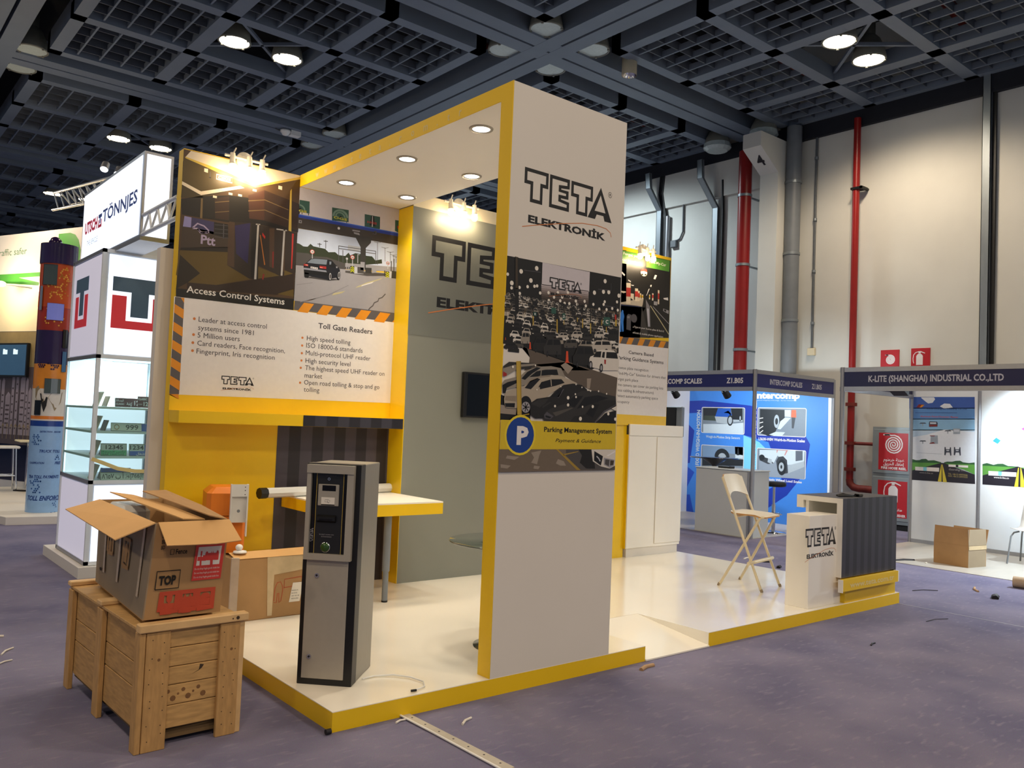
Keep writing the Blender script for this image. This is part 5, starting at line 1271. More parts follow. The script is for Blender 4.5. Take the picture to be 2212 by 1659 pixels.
  (6,'p','pr_red2',((-1.863,1.801),(-1.746,1.805),(-1.745,1.78),(-1.862,1.776))),
  (5,'p','pr_kobj2',((-1.515,1.755),(-1.418,1.758),(-1.417,1.678),(-1.514,1.672))),
  (6,'p','pr_kobj3',((-1.505,1.739),(-1.428,1.742),(-1.428,1.707),(-1.504,1.705))),
  (5,'p','pr_kobj2',((-1.839,1.64),(-1.736,1.644),(-1.73,1.519),(-1.861,1.513),(-1.842,1.53))),
  (6,'p','pr_red2',((-1.855,1.639),(-1.769,1.64),(-1.79,1.629),(-1.844,1.629))),
  (6,'p','pr_red2',((-1.853,1.524),(-1.799,1.541),(-1.767,1.523),(-1.852,1.513))),
  (5,'p','pr_kobj',((-1.635,1.475),(-1.619,1.476),(-1.614,1.443),(-1.562,1.446),(-1.555,1.479),(-1.542,1.474),(-1.534,1.356),(-1.55,1.35),(-1.561,1.398),(-1.608,1.395),(-1.619,1.351),(-1.636,1.356))),
  (6,'p','pr_kobj3',((-1.608,1.433),(-1.567,1.435),(-1.569,1.419),(-1.606,1.417))),
  (5,'p','pr_kobj',((-1.501,1.481),(-1.485,1.482),(-1.48,1.45),(-1.429,1.453),(-1.422,1.485),(-1.409,1.481),(-1.402,1.364),(-1.417,1.358),(-1.428,1.405),(-1.474,1.403),(-1.485,1.359),(-1.502,1.363))),
  (6,'p','pr_kobj3',((-1.474,1.44),(-1.433,1.442),(-1.435,1.426),(-1.472,1.424))),
  (5,'l','pr_kobj2',0.004,((-2.045,1.366),(-1.67,1.37))),
 ],
 'klite2': [
  (0,'p','pr_kl5',((-1.121,2.225),(-0.255,2.229),(-0.233,0.973),(-1.1,0.964))),
  (2,'p','pr_kgreen',((-1.104,1.25),(-0.638,1.246),(-0.637,1.19),(-1.101,1.094))),
  (2,'p','pr_kgreen',((-0.61,1.243),(-0.24,1.243),(-0.236,1.101),(-0.42,1.166))),
  (3,'p','pr_kdark',((-1.101,1.094),(-0.638,1.251),(-0.61,1.243),(-0.236,1.091),(-0.233,0.973),(-1.1,0.964))),
  (3,'p','pr_ktree',((-1.104,1.256),(-1.044,1.275),(-0.957,1.255),(-0.9,1.274),(-0.834,1.279),(-0.768,1.252),(-0.638,1.251),(-0.638,1.239),(-1.104,1.235))),
  (4,'p','pr_kyel',((-0.638,1.236),(-0.627,1.236),(-0.634,0.968),(-0.685,0.965))),
  (4,'p','pr_kyel',((-0.61,1.237),(-0.601,1.238),(-0.543,0.97),(-0.607,0.968))),
  (4,'p','pr_white',((-1.023,1.164),(-0.659,1.168),(-0.662,1.107),(-1.022,1.1))),
  (5,'p','pr_kcyan',((-0.894,1.166),(-0.846,1.167),(-0.85,1.108),(-0.893,1.108))),
  (4,'t','pr_white','www.k-lite.cn',-0.952,1.067,0.198,0.026,0.02,0),
  (4,'p','pr_kblue',((-0.973,1.596),(-0.926,1.645),(-0.868,1.606),(-0.906,1.555))),
  (4,'p','pr_kpink',((-0.78,1.602),(-0.763,1.605),(-0.727,1.571),(-0.734,1.563))),
  (4,'p','pr_kmag',((-0.606,1.78),(-0.576,1.801),(-0.553,1.782),(-0.571,1.756))),
 ],
}
HALL_POWER = 420; HALL_GAIN = .88; DOWN_POWER = 46; SPOT_POWER = 4

# ================================================================== THE HALL
WX = 12.5            # inner face of the right-hand hall wall
CZ = 7.6             # underside of the ceiling grid
fl = MB().poly([(-16, -9, 0), (WX + .3, -9, 0), (WX + .3, 36, 0), (-16, 36, 0)], 'carpet').build('floor'); structure(fl)
t_ = MB()
t_.ribbon([(6.02, 0.0, .0015), (6.06, -1.2, .0015), (6.1, -5, .0015)], .018, (0, 0, 1), 'seam_tape')
structure(t_.build('trim_1'))
t_ = MB(); t_.ribbon([(-.9, 4.4, .0015), (-.5, 8.2, .0015)], .03, (0, 0, 1), 'seam_tape'); structure(t_.build('trim_2'))
wr = MB(); wr.box(WX, WX + .3, -9, 36, 0, 9.4, 'wall_plaster')
wr.box(WX - .06, WX, 5.7, 36, 6.55, 7.3, 'wall_plaster')
o = structure(wr.build('wall_right'))
wf = MB(); wf.box(-16, WX, 35.7, 36, 0, 9.4, 'slot_dark'); structure(wf.build('wall_far'))
fr = MB(); fr.box(WX - .09, WX - .001, -9, 5.62, 7.30, 7.62, 'slot_dark'); fr.box(WX - .09, WX - .061, 5.62, 36, 7.30, 7.62, 'slot_dark')
structure(fr.build('trim_3'))

# ceiling: dark slab, paired girders between open grid fields
ceil = MB().box(-16, WX + .3, -9, 36, 9.2, 9.4, 'ceiling_dark').build('ceiling'); structure(ceil)
SX = [-0.09 + 6.81 * i for i in (-1, 0, 1)]
SY = [6.19 + 6.81 * j for j in (-1, 0, 1, 2, 3)]
for x in SX:
    g = MB()
    for a, b in ((-.31, -.025), (.025, .31)): g.box(x + a, x + b, -9, 35.5, CZ - .002, CZ + .35, 'grid_paint')
    g.build('girder', ceil)
for y in SY:
    g = MB()
    for a, b in ((-.31, -.025), (.025, .31)): g.box(-16, WX - .05, y + a, y + b, CZ, CZ + .35, 'grid_paint')
    g.build('girder', ceil)
FR0, FRW, CELL, BAR = .72, .20, 1.51, .24
def grid_field(x0, y0):
    g = MB(); fins = MB()
    xs = [x0 + FR0]; xe = x0 + 6.81 - FR0; ye = y0 + 6.81 - FR0
    lim = WX - .1
    def bar(a, b, c, d, z1=.26):
        b = min(b, lim)
        if a < b - .01: g.box(a, b, c, d, CZ, CZ + z1, 'grid_paint')
    ys0, ys1 = y0 + FR0, ye
    bar(x0 + FR0, x0 + FR0 + FRW, ys0, ys1, .32); bar(xe - FRW, xe, ys0, ys1, .32)
    if xe > lim: bar(lim - .12, lim, ys0, ys1)
    bar(x0 + FR0, xe, ys0, ys0 + FRW, .32); bar(x0 + FR0, xe, ys1 - FRW, ys1, .32)
    c0 = [x0 + FR0 + FRW + k * (CELL + BAR) for k in range(3)]
    d0 = [y0 + FR0 + FRW + k * (CELL + BAR) for k in range(3)]
    for k in range(2):
        bar(c0[k] + CELL, c0[k] + CELL + BAR, ys0, ys1)
        bar(x0 + FR0, xe, d0[k] + CELL, d0[k] + CELL + BAR - .02, .24)
    for i in range(3):
        for j in range(3):
            a, b = c0[i], d0[j]
            if i == 1 and j == 1:
                for p, q in (((a, b), (a + CELL, b + CELL)), ((a, b + CELL), (a + CELL, b))):
                    p = Vector((*p, CZ + .12)); q = Vector((*q, CZ + .12)); d = (q - p).normalized(); n = Vector((-d.y, d.x, 0)) * .025
                    g.prism([p + n, q + n, q - n, p - n], (0, 0, .05), 'grid_paint')
                continue
            if a > lim - .1: continue
            for k in range(4):
                u = .23 + k * .35
                if a + u < lim: fins.box(a + u - .014, a + u + .014, b, b + CELL, CZ + .03, CZ + .13, 'grid_paint')
                fins.box(a, min(a + CELL, lim), b + u - .01, b + u + .01, CZ + .04, CZ + .17, 'fin_paint')
    g.build('grid_frame', ceil); fins.build('grid_fins', ceil)
for i in (-1, 0, 1):
    for j in (-1, 0, 1, 2, 3):
        grid_field(-0.09 + 6.81 * i, 6.19 + 6.81 * j)
for y, z in ((4.2, 8.3), (1.5, 8.5), (8.2, 8.4)):
    MB().cyl((6.9, y, z), (WX, y + .5, z), .09, 'rust_pipe', n=10).build('sprinkler_pipe', ceil)
MB().box(8, 12.3, 2.2, 2.6, 8.3, 8.5, 'lamp_shell').build('air_duct', ceil)

# high bay lamps
def high_bay(lit):
    o = thing('high_bay_lamp', 'lamp', 'lamp')
    b = MB()
    b.lathe([(.255, 0), (.262, .03), (.235, .17), (.165, .33), (.10, .40), (.09, .41), (.09, .62), (.0001, .62)], (0, 0, 0), 'lamp_shell', 28)
    b.lathe([(.262, .03), (.268, .0), (.25, -.012), (.235, 0)], (0, 0, 0), 'lamp_shell', 28)
    b.build('shade', o)
    MB().disc((0, 0, .004), .238, 'lamp_on' if lit else 'lamp_off', n=28).build('lens', o)
    k = MB(); k.cyl((0, 0, .62), (0, 0, 1.5), .018, 'lamp_shell', n=8); k.build('hanger', o)
    for t in (0, 1, 2, 3):
        c = MB(); c.box(.245 * math.cos(t * PI / 2 + .6) - .014, .245 * math.cos(t * PI / 2 + .6) + .014, .245 * math.sin(t * PI / 2 + .6) - .014, .245 * math.sin(t * PI / 2 + .6) + .014, -.022, .03, 'lamp_shell'); c.build('clip', o)
    return o
protos = {}
def put_lamp(x, y, z, lit, label, group):
    if lit not in protos:
        o = high_bay(lit); protos[lit] = o; o.location = (x, y, z); o['label'] = label; o['group'] = group
    else:
        o = dup(protos[lit], (x, y, z), label=label); o['group'] = group
    if lit:
        lamp('bay_light', 'SPOT', (x, y, z - .03), HALL_POWER * (.55 if x < 8 else 1), HALL_W, .22, math.radians(150), .5, aim=(x, y, 0))
GL, GO = 'lit high bay lamps of the hall', 'unlit high bay lamps at the girder crossings'
def cell_lamps(i, j, la, lb, dy=0.0):
    cx = -0.09 + 6.81 * i + 3.405; cy = 6.19 + 6.81 * j + 3.405
    put_lamp(cx - .46, cy + dy, CZ + .02, True, la, GL); put_lamp(cx + .46, cy, CZ + .02, True, lb, GL)
cell_lamps(0, 0, 'lit round lamp left of the crossed bars above the tall poster wall', 'lit round lamp right of the crossed bars above the tall poster wall')
cell_lamps(1, -1, 'upper left of the two lit lamps in the crossed opening above the plaster wall', 'lower right of the two lit lamps in the crossed opening above the plaster wall')
cell_lamps(0, 1, 'left of the two lit lamps hanging above the glowing sign box', 'right of the two lit lamps hanging just above the glowing sign box corner')
cell_lamps(0, 2, 'distant lit lamp hanging low at the left over the green topped stand', 'distant lit lamp hidden behind the glowing sign box')
WW, CW_ = HALL_W, (.80, .93, 1.0)
BAYS = {(0, -1): (330, WW), (1, 0): (900, CW_), (-1, -1): (420, WW), (-1, 0): (420, WW), (-1, 1): (500, CW_), (1, 1): (1100, CW_), (-1, -2): (560, WW), (0, -2): (540, WW), (1, -2): (300, WW), (-1, -3): (950, WW), (0, -3): (950, WW), (1, -3): (420, WW), (-2, -2): (650, WW), (-2, -1): (500, WW)}
for (i, j), (p_, w_) in BAYS.items():   # bays out of the picture still light the hall
    c_ = (-0.09 + 6.81 * i + 3.405, 6.19 + 6.81 * j + 3.405)
    lamp('bay_light', 'SPOT', (*c_, CZ), p_ * HALL_GAIN, w_, .3, math.radians(165), .6, aim=(*c_, 0))
D = .515
names4 = {
 (1, 0): {(-1, 1): 'unlit bell lamp left of the central girder crossing', (1, 1): 'unlit lamp nearest the top of the white tower, below the crossing', (-1, -1): 'unlit bell lamp at the top of the central girder crossing', (1, -1): 'unlit bell lamp right of the central girder crossing'},
 (0, 1): {(1, -1): 'unlit bell lamp hanging in the dark slot at the top left corner', (1, 1): 'unlit flat looking lamp at the left edge below the bell lamp'},
 (1, 1): {(-1, -1): 'unlit bell lamp above the yellow fascia near the smoke detector', (-1, 1): 'unlit lamp close above the yellow fascia left end'},
}
for (i, j), dd in names4.items():
    for (sx, sy), lab in dd.items():
        put_lamp(-0.09 + 6.81 * i + sx * D, 6.19 + 6.81 * j + sy * D, CZ + .03, False, lab, GO)
for k, (x, y, lab) in enumerate(((11.95, 5.62, 'unlit lamp wrapped in plastic right of the numbered pilaster top'), (11.95, 6.72, 'unlit lamp wrapped in plastic left of the numbered pilaster top'))):
    o = thing('wrapped_lamp', lab, 'lamp', loc=(x, y, CZ - .22), group='lamps wrapped in plastic by the pilaster')
    b = MB(); b.lathe([(.0001, -.02), (.2, .0), (.27, .04), (.25, .2), (.17, .36), (.1, .42), (.1, .9), (.0001, .9)], (0, 0, 0), 'lamp_shell', 18); b.build('shade', o)
    w = MB(); w.lathe([(.21, -.03), (.285, .03), (.27, .12)], (0, 0, 0), 'lamp_off', 13, smooth=False); w.disc((0, 0, -.03), .21, 'lamp_off', n=13); w.build('wrapping', o)
# small fixtures under the girders
o = thing('ceiling_spotlight', 'small cream cylinder downlight hanging right of the girder crossing', 'lamp', loc=(7.93, 5.52, CZ - .22))
b = MB(); b.lathe([(.125, 0), (.125, .36), (.0001, .36)], (0, 0, 0), 'cream_metal', 20); b.build('housing', o)
b = MB(); b.lathe([(.118, .002), (.06, .09), (.0001, .09)], (0, 0, 0), 'chrome', 20); b.build('reflector', o)
o = thing('smoke_detector', 'small white smoke detector on the girder above the poster wall', 'detector', loc=(5.27, 12.9, CZ - .12))
b = MB(); b.lathe([(.0001, -.02), (.06, 0), (.09, .05), (.11, .06), (.11, .1), (.0001, .1)], (0, 0, 0), 'plastic_white', 18); b.build('sensor_head', o)
b = MB(); b.box(.1, .32, -.08, .08, .02, .12, 'plastic_white'); b.build('junction_box', o)
b = MB(); b.tube([(.1, 0, .1), (-.1, .1, .16), (-.2, .05, .1), (-.12, 0, .06)], .012, 'cable_grey', 6); b.build('cable', o)

# ------------------------------------------------------------------ right-hand wall fittings
def pipe(name, label, y, z0, z1, r, m, x=None, clamps=(), group=None):
    x = WX - r - .05 if x is None else x
    o = thing(name, label, 'pipe', at=(x, y, z0), group=group)
    MB().cyl((x, y, z0), (x, y, z1), r, m, n=18).build('pipe_run', o)
    for z in clamps:
        c = MB(); c.cyl((x, y, z - .025), (x, y, z + .025), r + .014, 'galv', n=18); c.box(x, WX, y - .02, y + .02, z - .015, z + .015, 'galv'); c.build('clamp', o)
    return o
o = pipe('fire_pipe', 'slim dark red vertical fire pipe between the two plaster bays', 3.88, .76, 7.42, .062, 'red_pipe', 12.33)
b = MB(); b.cyl((12.25, 3.75, 6.1), (WX, 3.75, 6.1), .03, 'cable_shade_black', n=8); b.box(12.25, 12.45, 3.72, 3.95, 6.08, 6.12, 'cable_shade_black'); b.build('bracket', o)
for z in (2.15, 1.45, .98): MB().cyl((12.33, 3.88, z - .03), (12.33, 3.88, z + .03), .1, 'rust_pipe', n=16).build('coupling', o)
b = MB(); b.tube([(12.33, 3.88, .8), (12.33, 3.87, .72), (12.33, 3.8, .66), (12.33, 3.7, .645), (12.33, 3.4, .645)], .066, 'rust_pipe', 14); b.build('elbow', o)
MB().cyl((12.33, 3.88, 1.45), (12.33, 3.42, 1.45), .03, 'rust_pipe', n=10).build('branch', o)
pipe('fire_pipe', 'thick dark red fire pipe left of the numbered pilaster', 6.05, 0, 7.2, .13, 'red_pipe', 12.0, (6.3, 4.9, 3.2, 2.5))
pipe('drain_pipe', 'thick grey drain pipe right of the numbered pilaster', 5.14, 0, 7.55, .145, 'grey_pipe', 12.28, (6.45, 5.05, 3.75))
o = pipe('conduit', 'thin grey conduit ending in a small cream box on the wall', 4.77, 3.2, 7.4, .022, 'cable_grey', WX - .03, (6.9, 5.7, 4.7, 3.7))
MB().bbox(WX - .07, WX, 4.70, 4.85, 3.08, 3.22, 'cream_metal', .008).build('outlet_box', o)
def tray(name, label, pts, w):
    o = thing(name, label, 'cable tray', at=(WX, pts[-1][0], pts[-1][1]))
    b = MB()
    for (y0, z0, d0), (y1, z1, d1) in zip(pts[:-1], pts[1:]):
        a = [(WX - d0, y0 + w / 2, z0), (WX - d0, y0 - w / 2, z0), (WX - d1, y1 - w / 2, z1), (WX - d1, y1 + w / 2, z1)]
        b.prism(a, (.012, 0, 0), 'galv')
        for s in (1, -1): b.prism([(WX - d0, y0 + s * w / 2, z0), (WX - d1, y1 + s * w / 2, z1), (WX - d1 + .07, y1 + s * w / 2, z1), (WX - d0 + .07, y0 + s * w / 2, z0)], (0, -s * .01, 0), 'galv')
    b.build('tray', o); return o
o = tray('cable_tray', 'wide galvanised cable tray at the far right of the wall', [(1.69, 7.66, .12), (1.69, 2.3, .12)], .13)
MB().box(WX - .06, WX - .01, 1.565, 1.62, 2.3, 7.3, 'cable_shade_black').build('cable_or_shade', o)  # black strip standing in for the shadow gap beside the tray, not cables
o = tray('cable_tray', 'galvanised cable tray bent near its top, left of the thick red pipe', [(7.32, 7.35, .35), (7.3, 6.95, .35), (7.05, 6.3, .12), (7.03, 2.3, .12)], .14)
MB().tube([(WX - .05, 6.92, 6.9), (WX - .04, 6.9, 6.2), (WX - .04, 6.9, 2.4)], .03, 'cable_shade_black', 6).build('cable_or_shade', o)
o = tray('cable_tray', 'galvanised tray with black cables near the small glowing sign box', [(8.78, 7.35, .35), (8.75, 7.0, .35), (8.6, 6.5, .12), (8.6, 2.3, .12)], .14)
b = MB()
for d in (0, .05, .1): b.tube([(WX - .06, 8.62 - d, 7.3), (WX - .05, 8.66 - d, 6.9), (WX - .05, 8.48 - d * .5, 6.3), (WX - .05, 8.46 - d * .5, 2.4)], .028, 'cable_shade_black', 6)
b.build('cable_or_shade', o)
MB().cyl((WX - .06, 8.38, 2.4), (WX - .06, 8.38, 6.35), .05, 'alu', n=10).build('conduit', o)
MB().tube([(WX - .03, 7.98, 7.2), (WX - .03, 7.97, 5.95), (WX - .03, 8.05, 5.8), (WX - .03, 8.3, 5.72)], .02, 'cable_grey', 6).build('loop_conduit', o)
MB().bbox(WX - .08, WX, 8.12, 8.28, 5.62, 5.78, 'cable_grey', .01).build('junction_box', o)
# pilaster with its number
p = MB()
p.box(11.95, WX, 5.27, 5.67, 0, 6.62, 'wall_plaster')
p.prism([(11.95, 5.27, 6.62), (11.35, 5.27, 7.0), (11.35, 5.27, 7.28), (WX, 5.27, 7.28), (WX, 5.27, 6.62)], (0, .40, 0), 'wall_plaster')
pil = p.build('wall_pilaster'); solid_normals(pil); structure(pil)
q = MB()
nv = Vector((11.35 - 11.95, 0, 7.0 - 6.62)).normalized()
def sl(u, v, h):
    c = Vector((11.65, 5.47, 6.81)) + nv * v + Vector((-nv.z, 0, nv.x)) * (-h if False else 0)
    off = Vector((-(nv.z), 0, nv.x)).normalized(); off = off if off.x < 0 and off.z < 0 else Vector((-abs(nv.z), 0, -abs(nv.x)))
    return tuple(c + Vector((0, -u, 0)) + off * h)
put_text(q, sl, '4', -.08, -.12, .16, .26, 'pr_black', .004, .02); q.build('painted_number', pil)
# signs over the fascia
def spiral(mb, mp, u, v, r, m, h, w):
    pts = [(u + r * (1 - t / 62) * math.cos(-t * .42 + PI * .6), v + r * (1 - t / 62) * math.sin(-t * .42 + PI * .6)) for t in range(60)]
    pts = [(u - r * .95, v + r * 1.0), (u - r * .5, v + r * 1.02)] + pts
    mb.ribbon([mp(a, b, h) for a, b in pts], w, Vector(mp(0, 0, 1)) - Vector(mp(0, 0, 0)), m)
    mb.poly([mp(a, b, h) for a, b in ((u - r * 1.1, v + r * .93), (u - r * .4, v + r * .93), (u - r * .4, v + r * 1.12), (u - r * 1.1, v + r * 1.08))], m)
def extinguisher(mb, mp, u, v, s, m, h):
    P = lambda pts: mb.poly([mp(u + a * s, v + b * s, h) for a, b in pts], m)
    P([(-.2, 0), (.25, 0), (.25, .62), (.18, .72), (.1, .78), (-.05, .78), (-.13, .72), (-.2, .62)])
    P([(-.05, .8), (.1, .8), (.1, .88), (.38, .78), (.4, .82), (.12, .95), (-.05, .95)])
    mb.ribbon([mp(u + a * s, v + b * s, h) for a, b in ((-.05, .92), (-.25, .86), (-.38, .7), (-.42, .45), (-.4, .25), (-.36, .12))], .05 * s, Vector(mp(0, 0, 1)) - Vector(mp(0, 0, 0)), m)
mpx = on_x(WX - .02)
s_ = MB(); s_.box(WX - .02, WX, 3.10, 3.43, 2.81, 3.13, 'sign_red'); spiral(s_, mpx, -3.255, 2.955, .085, 'sign_white', .003, .017)
tag(s_.build('fire_sign'), 'small square red sign with a white hose spiral on the wall', 'sign')
s_ = MB(); s_.box(WX - .02, WX, 2.57, 2.89, 2.81, 3.14, 'sign_red'); extinguisher(s_, mpx, -2.75, 2.85, .25, 'sign_white', .003)
tag(s_.build('fire_sign'), 'small square red sign with a white extinguisher on the wall', 'sign')
# steel fire cabinet seen through the shell booth
o = thing('fire_cabinet', 'grey steel fire cabinet with red hose reel and extinguisher doors', 'cabinet', at=(12.3, 3.1, 0))
b = MB(); b.box(12.22, WX - .02, 2.72, 3.41, .1, 1.76, 'cabinet_steel'); b.box(12.26, WX - .02, 2.75, 3.38, 0, .1, 'rubber'); b.build('body', o)
mpx = on_x(12.20)
for z0, z1, kind in ((.96, 1.72, 0), (.16, .90, 1)):
    d = MB(); d.bbox(12.20, 12.22, 2.74, 3.39, z0, z1, 'cabinet_steel', .006); dd = d.build('door', o)
    g = MB(); g.poly([mpx(-3.29, z0 + .06, .002), mpx(-2.78, z0 + .06, .002), mpx(-2.78, z1 - .06, .002), mpx(-3.29, z1 - .06, .002)], 'sign_red')
    if kind == 0:
        spiral(g, mpx, -3.03, 1.46, .165, 'sign_white', .004, .022)
        put_text(g, mpx, '\ufee1\ufeee\ufec3\ufeae\ufea7 \ufe94\ufee8\ufea0\ufecb', -3.2, 1.175, .36, .05, 'sign_white', .004, .02)
        put_text(g, mpx, '\ufed6\ufef3\ufeae\ufea4\ufedf\ufe8d \ufe80\ufe8e\ufed4\ufec3\ufe87', -3.2, 1.105, .36, .05, 'sign_white', .004, .02)
        put_text(g, mpx, 'FIRE HOSE REEL', -3.24, 1.035, .44, .042, 'sign_white', .004, .04)
    else:
        extinguisher(g, mpx, -3.03, .48, .36, 'sign_white', .004)
        put_text(g, mpx, '\ufed6\ufef3\ufeae\ufea4\ufedf\ufe8d \ufe93\ufe8e\ufed4\ufec3', -3.2, .33, .34, .05, 'sign_white', .004, .02)
        put_text(g, mpx, 'FIRE EXTINGUISHER', -3.25, .235, .45, .042, 'sign_white', .004, .04)
    g.build('door_sign', dd)

# ================================================================== THE YELLOW AND WHITE STAND
PH = .103            # deck height
HT = 3.635           # top of the stand
SOF = 3.535          # soffit
# --- stage
st = thing('stage_platform', 'low white stage with yellow edges carrying the stand', 'platform', at=(3, 1.5, 0))
fp = [(0, 0), (2.365, 0), (2.365, .694), (3.067, .694), (3.067, 0), (6.05, 0), (6.05, 3.3), (0, 3.3)]
b = MB(); b.prism([(x, y, PH - .004) for x, y in fp], (0, 0, .004), 'deck_white'); solid_normals(b.build('deck', st))
b = MB()
for (x0, y0), (x1, y1) in zip(fp, fp[1:] + fp[:1]):
    inner = x0 >= 2.36 and x1 <= 3.07 and not (y0 == 0 and y1 == 0)
    b.poly([(x0, y0, 0), (x1, y1, 0), (x1, y1, PH - .004), (x0, y0, PH - .004)], 'deck_white' if inner else 'yellow_paint')
b.build('edge_skirt', st)
MB().prism([(2.366, .693, PH - .001), (2.366, -.01, .012), (2.366, -.01, .002), (2.366, .693, .002)], (.70, 0, 0), 'deck_white').build('ramp', st)
# --- portal: column, canopy
po = thing('portal_tower', 'tall white tower with yellow edge and canopy, parking mural on its face', 'display tower', at=(1.5, .06, PH))
XA, XB, TY = 1.006, 2.0, .112
b = MB(); b.box(XA + .002, XB, 0, TY, PH, HT, 'offwhite_panel'); b.build('tower_panel', po)
b = MB(); b.poly([(XA, 0, PH), (XA, TY, PH), (XA, TY, HT), (XA, 0, HT)], 'yellow_paint')
b.box(XA - .004, XA + .0015, 0, TY, PH, HT, 'yellow_paint'); b.build('edge_board', po)
b = MB(); b.box(XA + .002, XB, TY, 2.60, SOF, HT - .004, 'soffit_white'); b.box(XA + .002, XB, 2.60, 2.85, SOF, HT - .004, 'soffit_white'); b.build('canopy', po)
b = MB(); b.box(XA - .004, XA + .0015, TY, 2.853, SOF, HT, 'yellow_paint'); fas = b.build('fascia', po)
b = MB(); mp = lambda u, v, h: (XA - .004 - h, 2.853 - u, v)
txt = 'www.teta.com.tr'
us = [.32, .47, .62, .76, .90, 1.03, 1.18, 1.32, 1.46, 1.60, 1.76, 1.92, 2.06, 2.19, 2.32]
for ch, u in zip(txt, us):
    vs, fs, x0, x1 = text_shape(ch, .02, 0); top, bot = cap_height(.02); k = .055 / (top - bot)
    b.add([mp(u + (a - (x0 + x1) / 2) * k, 3.556 + c * k, .001) for a, c in vs], fs, 'text_yellowish')
b.build('lettering', fas)
b = MB(); draw_logo(b, on_y(0), 1.117, 2.931, .767, .205, 'pr_black', 'pr_offwhite', EPS); b.build('logo', po)
mural = MB(); draw_art(mural, on_y(0), [e for e in ART['column'] if e[0] <= 11])
rnd = random.Random(5)
for row in range(17):                                    # receding rows of parked cars
    f = row / 16; zz = 2.335 - .335 * f ** 1.5; sz = .026 + .060 * f
    u = 1.0 + rnd.random() * sz
    while u < 1.99 - sz * .6:
        body = rnd.choice(['pr_car1', 'pr_car1', 'pr_car2', 'pr_car3', 'pr_car4', 'pr_car5', 'pr_suvw'])
        if zz < 2.13 - .0 and 1.09 < u < 1.6 and zz < 2.10: u += sz; continue
        u1 = min(u + sz, 1.998); w = u1 - u; h_ = sz * .52; L = (6.1 + row * .38) * EPS
        z0 = zz + .02 * (1.5 - u)
        P = lambda pts, m, k: mural.poly([on_y(0)(u + a * w, z0 + c * h_, L + k * EPS * .06) for a, c in pts], m)
        P([(0, 0), (1, 0), (1, .5), (.9, .55), (.8, 1), (.25, 1), (.12, .55), (0, .48)], body, 0)
        P([(.2, .55), (.3, .9), (.75, .9), (.84, .55)], 'pr_carblk', 1)
        if rnd.random() < .7: P([(.05, .3), (.2, .3), (.2, .4), (.05, .4)], 'pr_lamp', 1)
        P([(.1, 0), (.3, 0), (.3, .18), (.1, .18)], 'pr_blk4', 1); P([(.68, 0), (.88, 0), (.88, .18), (.68, .18)], 'pr_blk4', 1)
        u += sz * (1.0 + rnd.random() * .25)
draw_art(mural, on_y(0), [e for e in ART['column'] if e[0] > 11])
mural.build('parking_mural', po)
# recessed downlights
GD = 'round downlights set into the white canopy'
first = None
for k, (x, y, lab) in enumerate(((1.21, .578, 'round canopy downlight nearest the tower, on the outer row'), (1.22, 1.50, 'middle canopy downlight of the outer row under the web address'), (1.215, 2.427, 'canopy downlight at the left end by the dark turnstile poster'),
        (1.82, .578, 'canopy downlight hidden close behind the tower edge'), (1.82, 1.49, 'middle canopy downlight of the inner row'), (1.82, 2.433, 'canopy downlight above the yellow wall return'))):
    if first is None:
        first = o = thing('downlight', lab, 'lamp', loc=(x, y, SOF), group=GD)
        r = MB(); r.lathe([(.082, 0), (.078, -.008), (.060, -.008), (.058, -.001)], (0, 0, 0), 'silver_paint', 28); r.build('trim_ring', o)
        MB().disc((0, 0, -.003), .0595, 'downlight_on', n=28).build('lens', o)
    else: dup(first, (x, y, SOF), label=lab)
    lamp('downlight_beam', 'SPOT', (x, y, SOF - .015), DOWN_POWER, (1.0, .90, .72), .055, math.radians(120), .9, aim=(x, y, 0))

# --- poster wall
YW = 2.855
pw = thing('poster_wall', 'yellow stand wall with turnstile and toll gate posters above a ledge', 'display wall', at=(1, YW, PH))
MB().box(.02, 2.009, YW + .001, YW + .11, PH, HT - .003, 'yellow_paint').build('wall_board', pw)
b = MB(); draw_art(b, on_y(YW), ART['access']); b.build('turnstile_poster', pw)
b = MB(); draw_art(b, on_y(YW), ART['toll']); b.build('toll_gate_poster', pw)
b = MB(); draw_art(b, on_y(YW), ART['panel']); b.build('text_poster', pw)
b = MB(); b.box(.021, 2.007, 2.62, YW, 1.486, 1.578, 'yellow_paint'); led = b.build('ledge', pw)
b = MB(); stripes(b, on_y(2.618), 1.031, 2.007, 1.487, 1.577, .107, 'stripe_navy', 'stripe_navy2'); b.build('striped_facing', led)
b = MB(); stripes(b, on_y(YW - .001), .917, 2.008, PH, 1.486, .107, 'stripe_mid', 'stripe_dark'); b.build('striped_panel', pw)
# --- grey wall with big logo
gw = thing('grey_wall', 'grey stand wall with large black outlined logo and a dark screen', 'display wall', at=(3, 2.7, PH))
YG = 2.61
MB().box(2.009, 4.2, YG + .002, YW + .11, PH, 3.645, 'lightgrey_paint').build('wall_board', gw)
MB().box(2.004, 2.009, YG + .002, YW, PH, 3.53, 'yellow_paint').build('side_board', gw)
MB().box(2.004, 4.2, YG, YG + .0018, 2.349, 3.525, 'grey_paint').build('logo_board', gw)
MB().box(2.004, 4.2, YG - .001, YG + .0018, 3.525, 3.646, 'beige_band').build('top_band', gw)
b = MB(); draw_logo(b, on_y(YG), 2.224, 2.886, 1.533, .41, 'pr_black', 'pr_greywall', EPS); b.build('logo', gw)
tv = thing('wall_screen', 'black flat screen hanging on the grey stand wall', 'screen', at=(3.1, YG, 1.6))
MB().bbox(2.63, 3.62, YG - .055, YG - .002, 1.615, 2.05, 'black_plastic', .006).build('casing', tv)
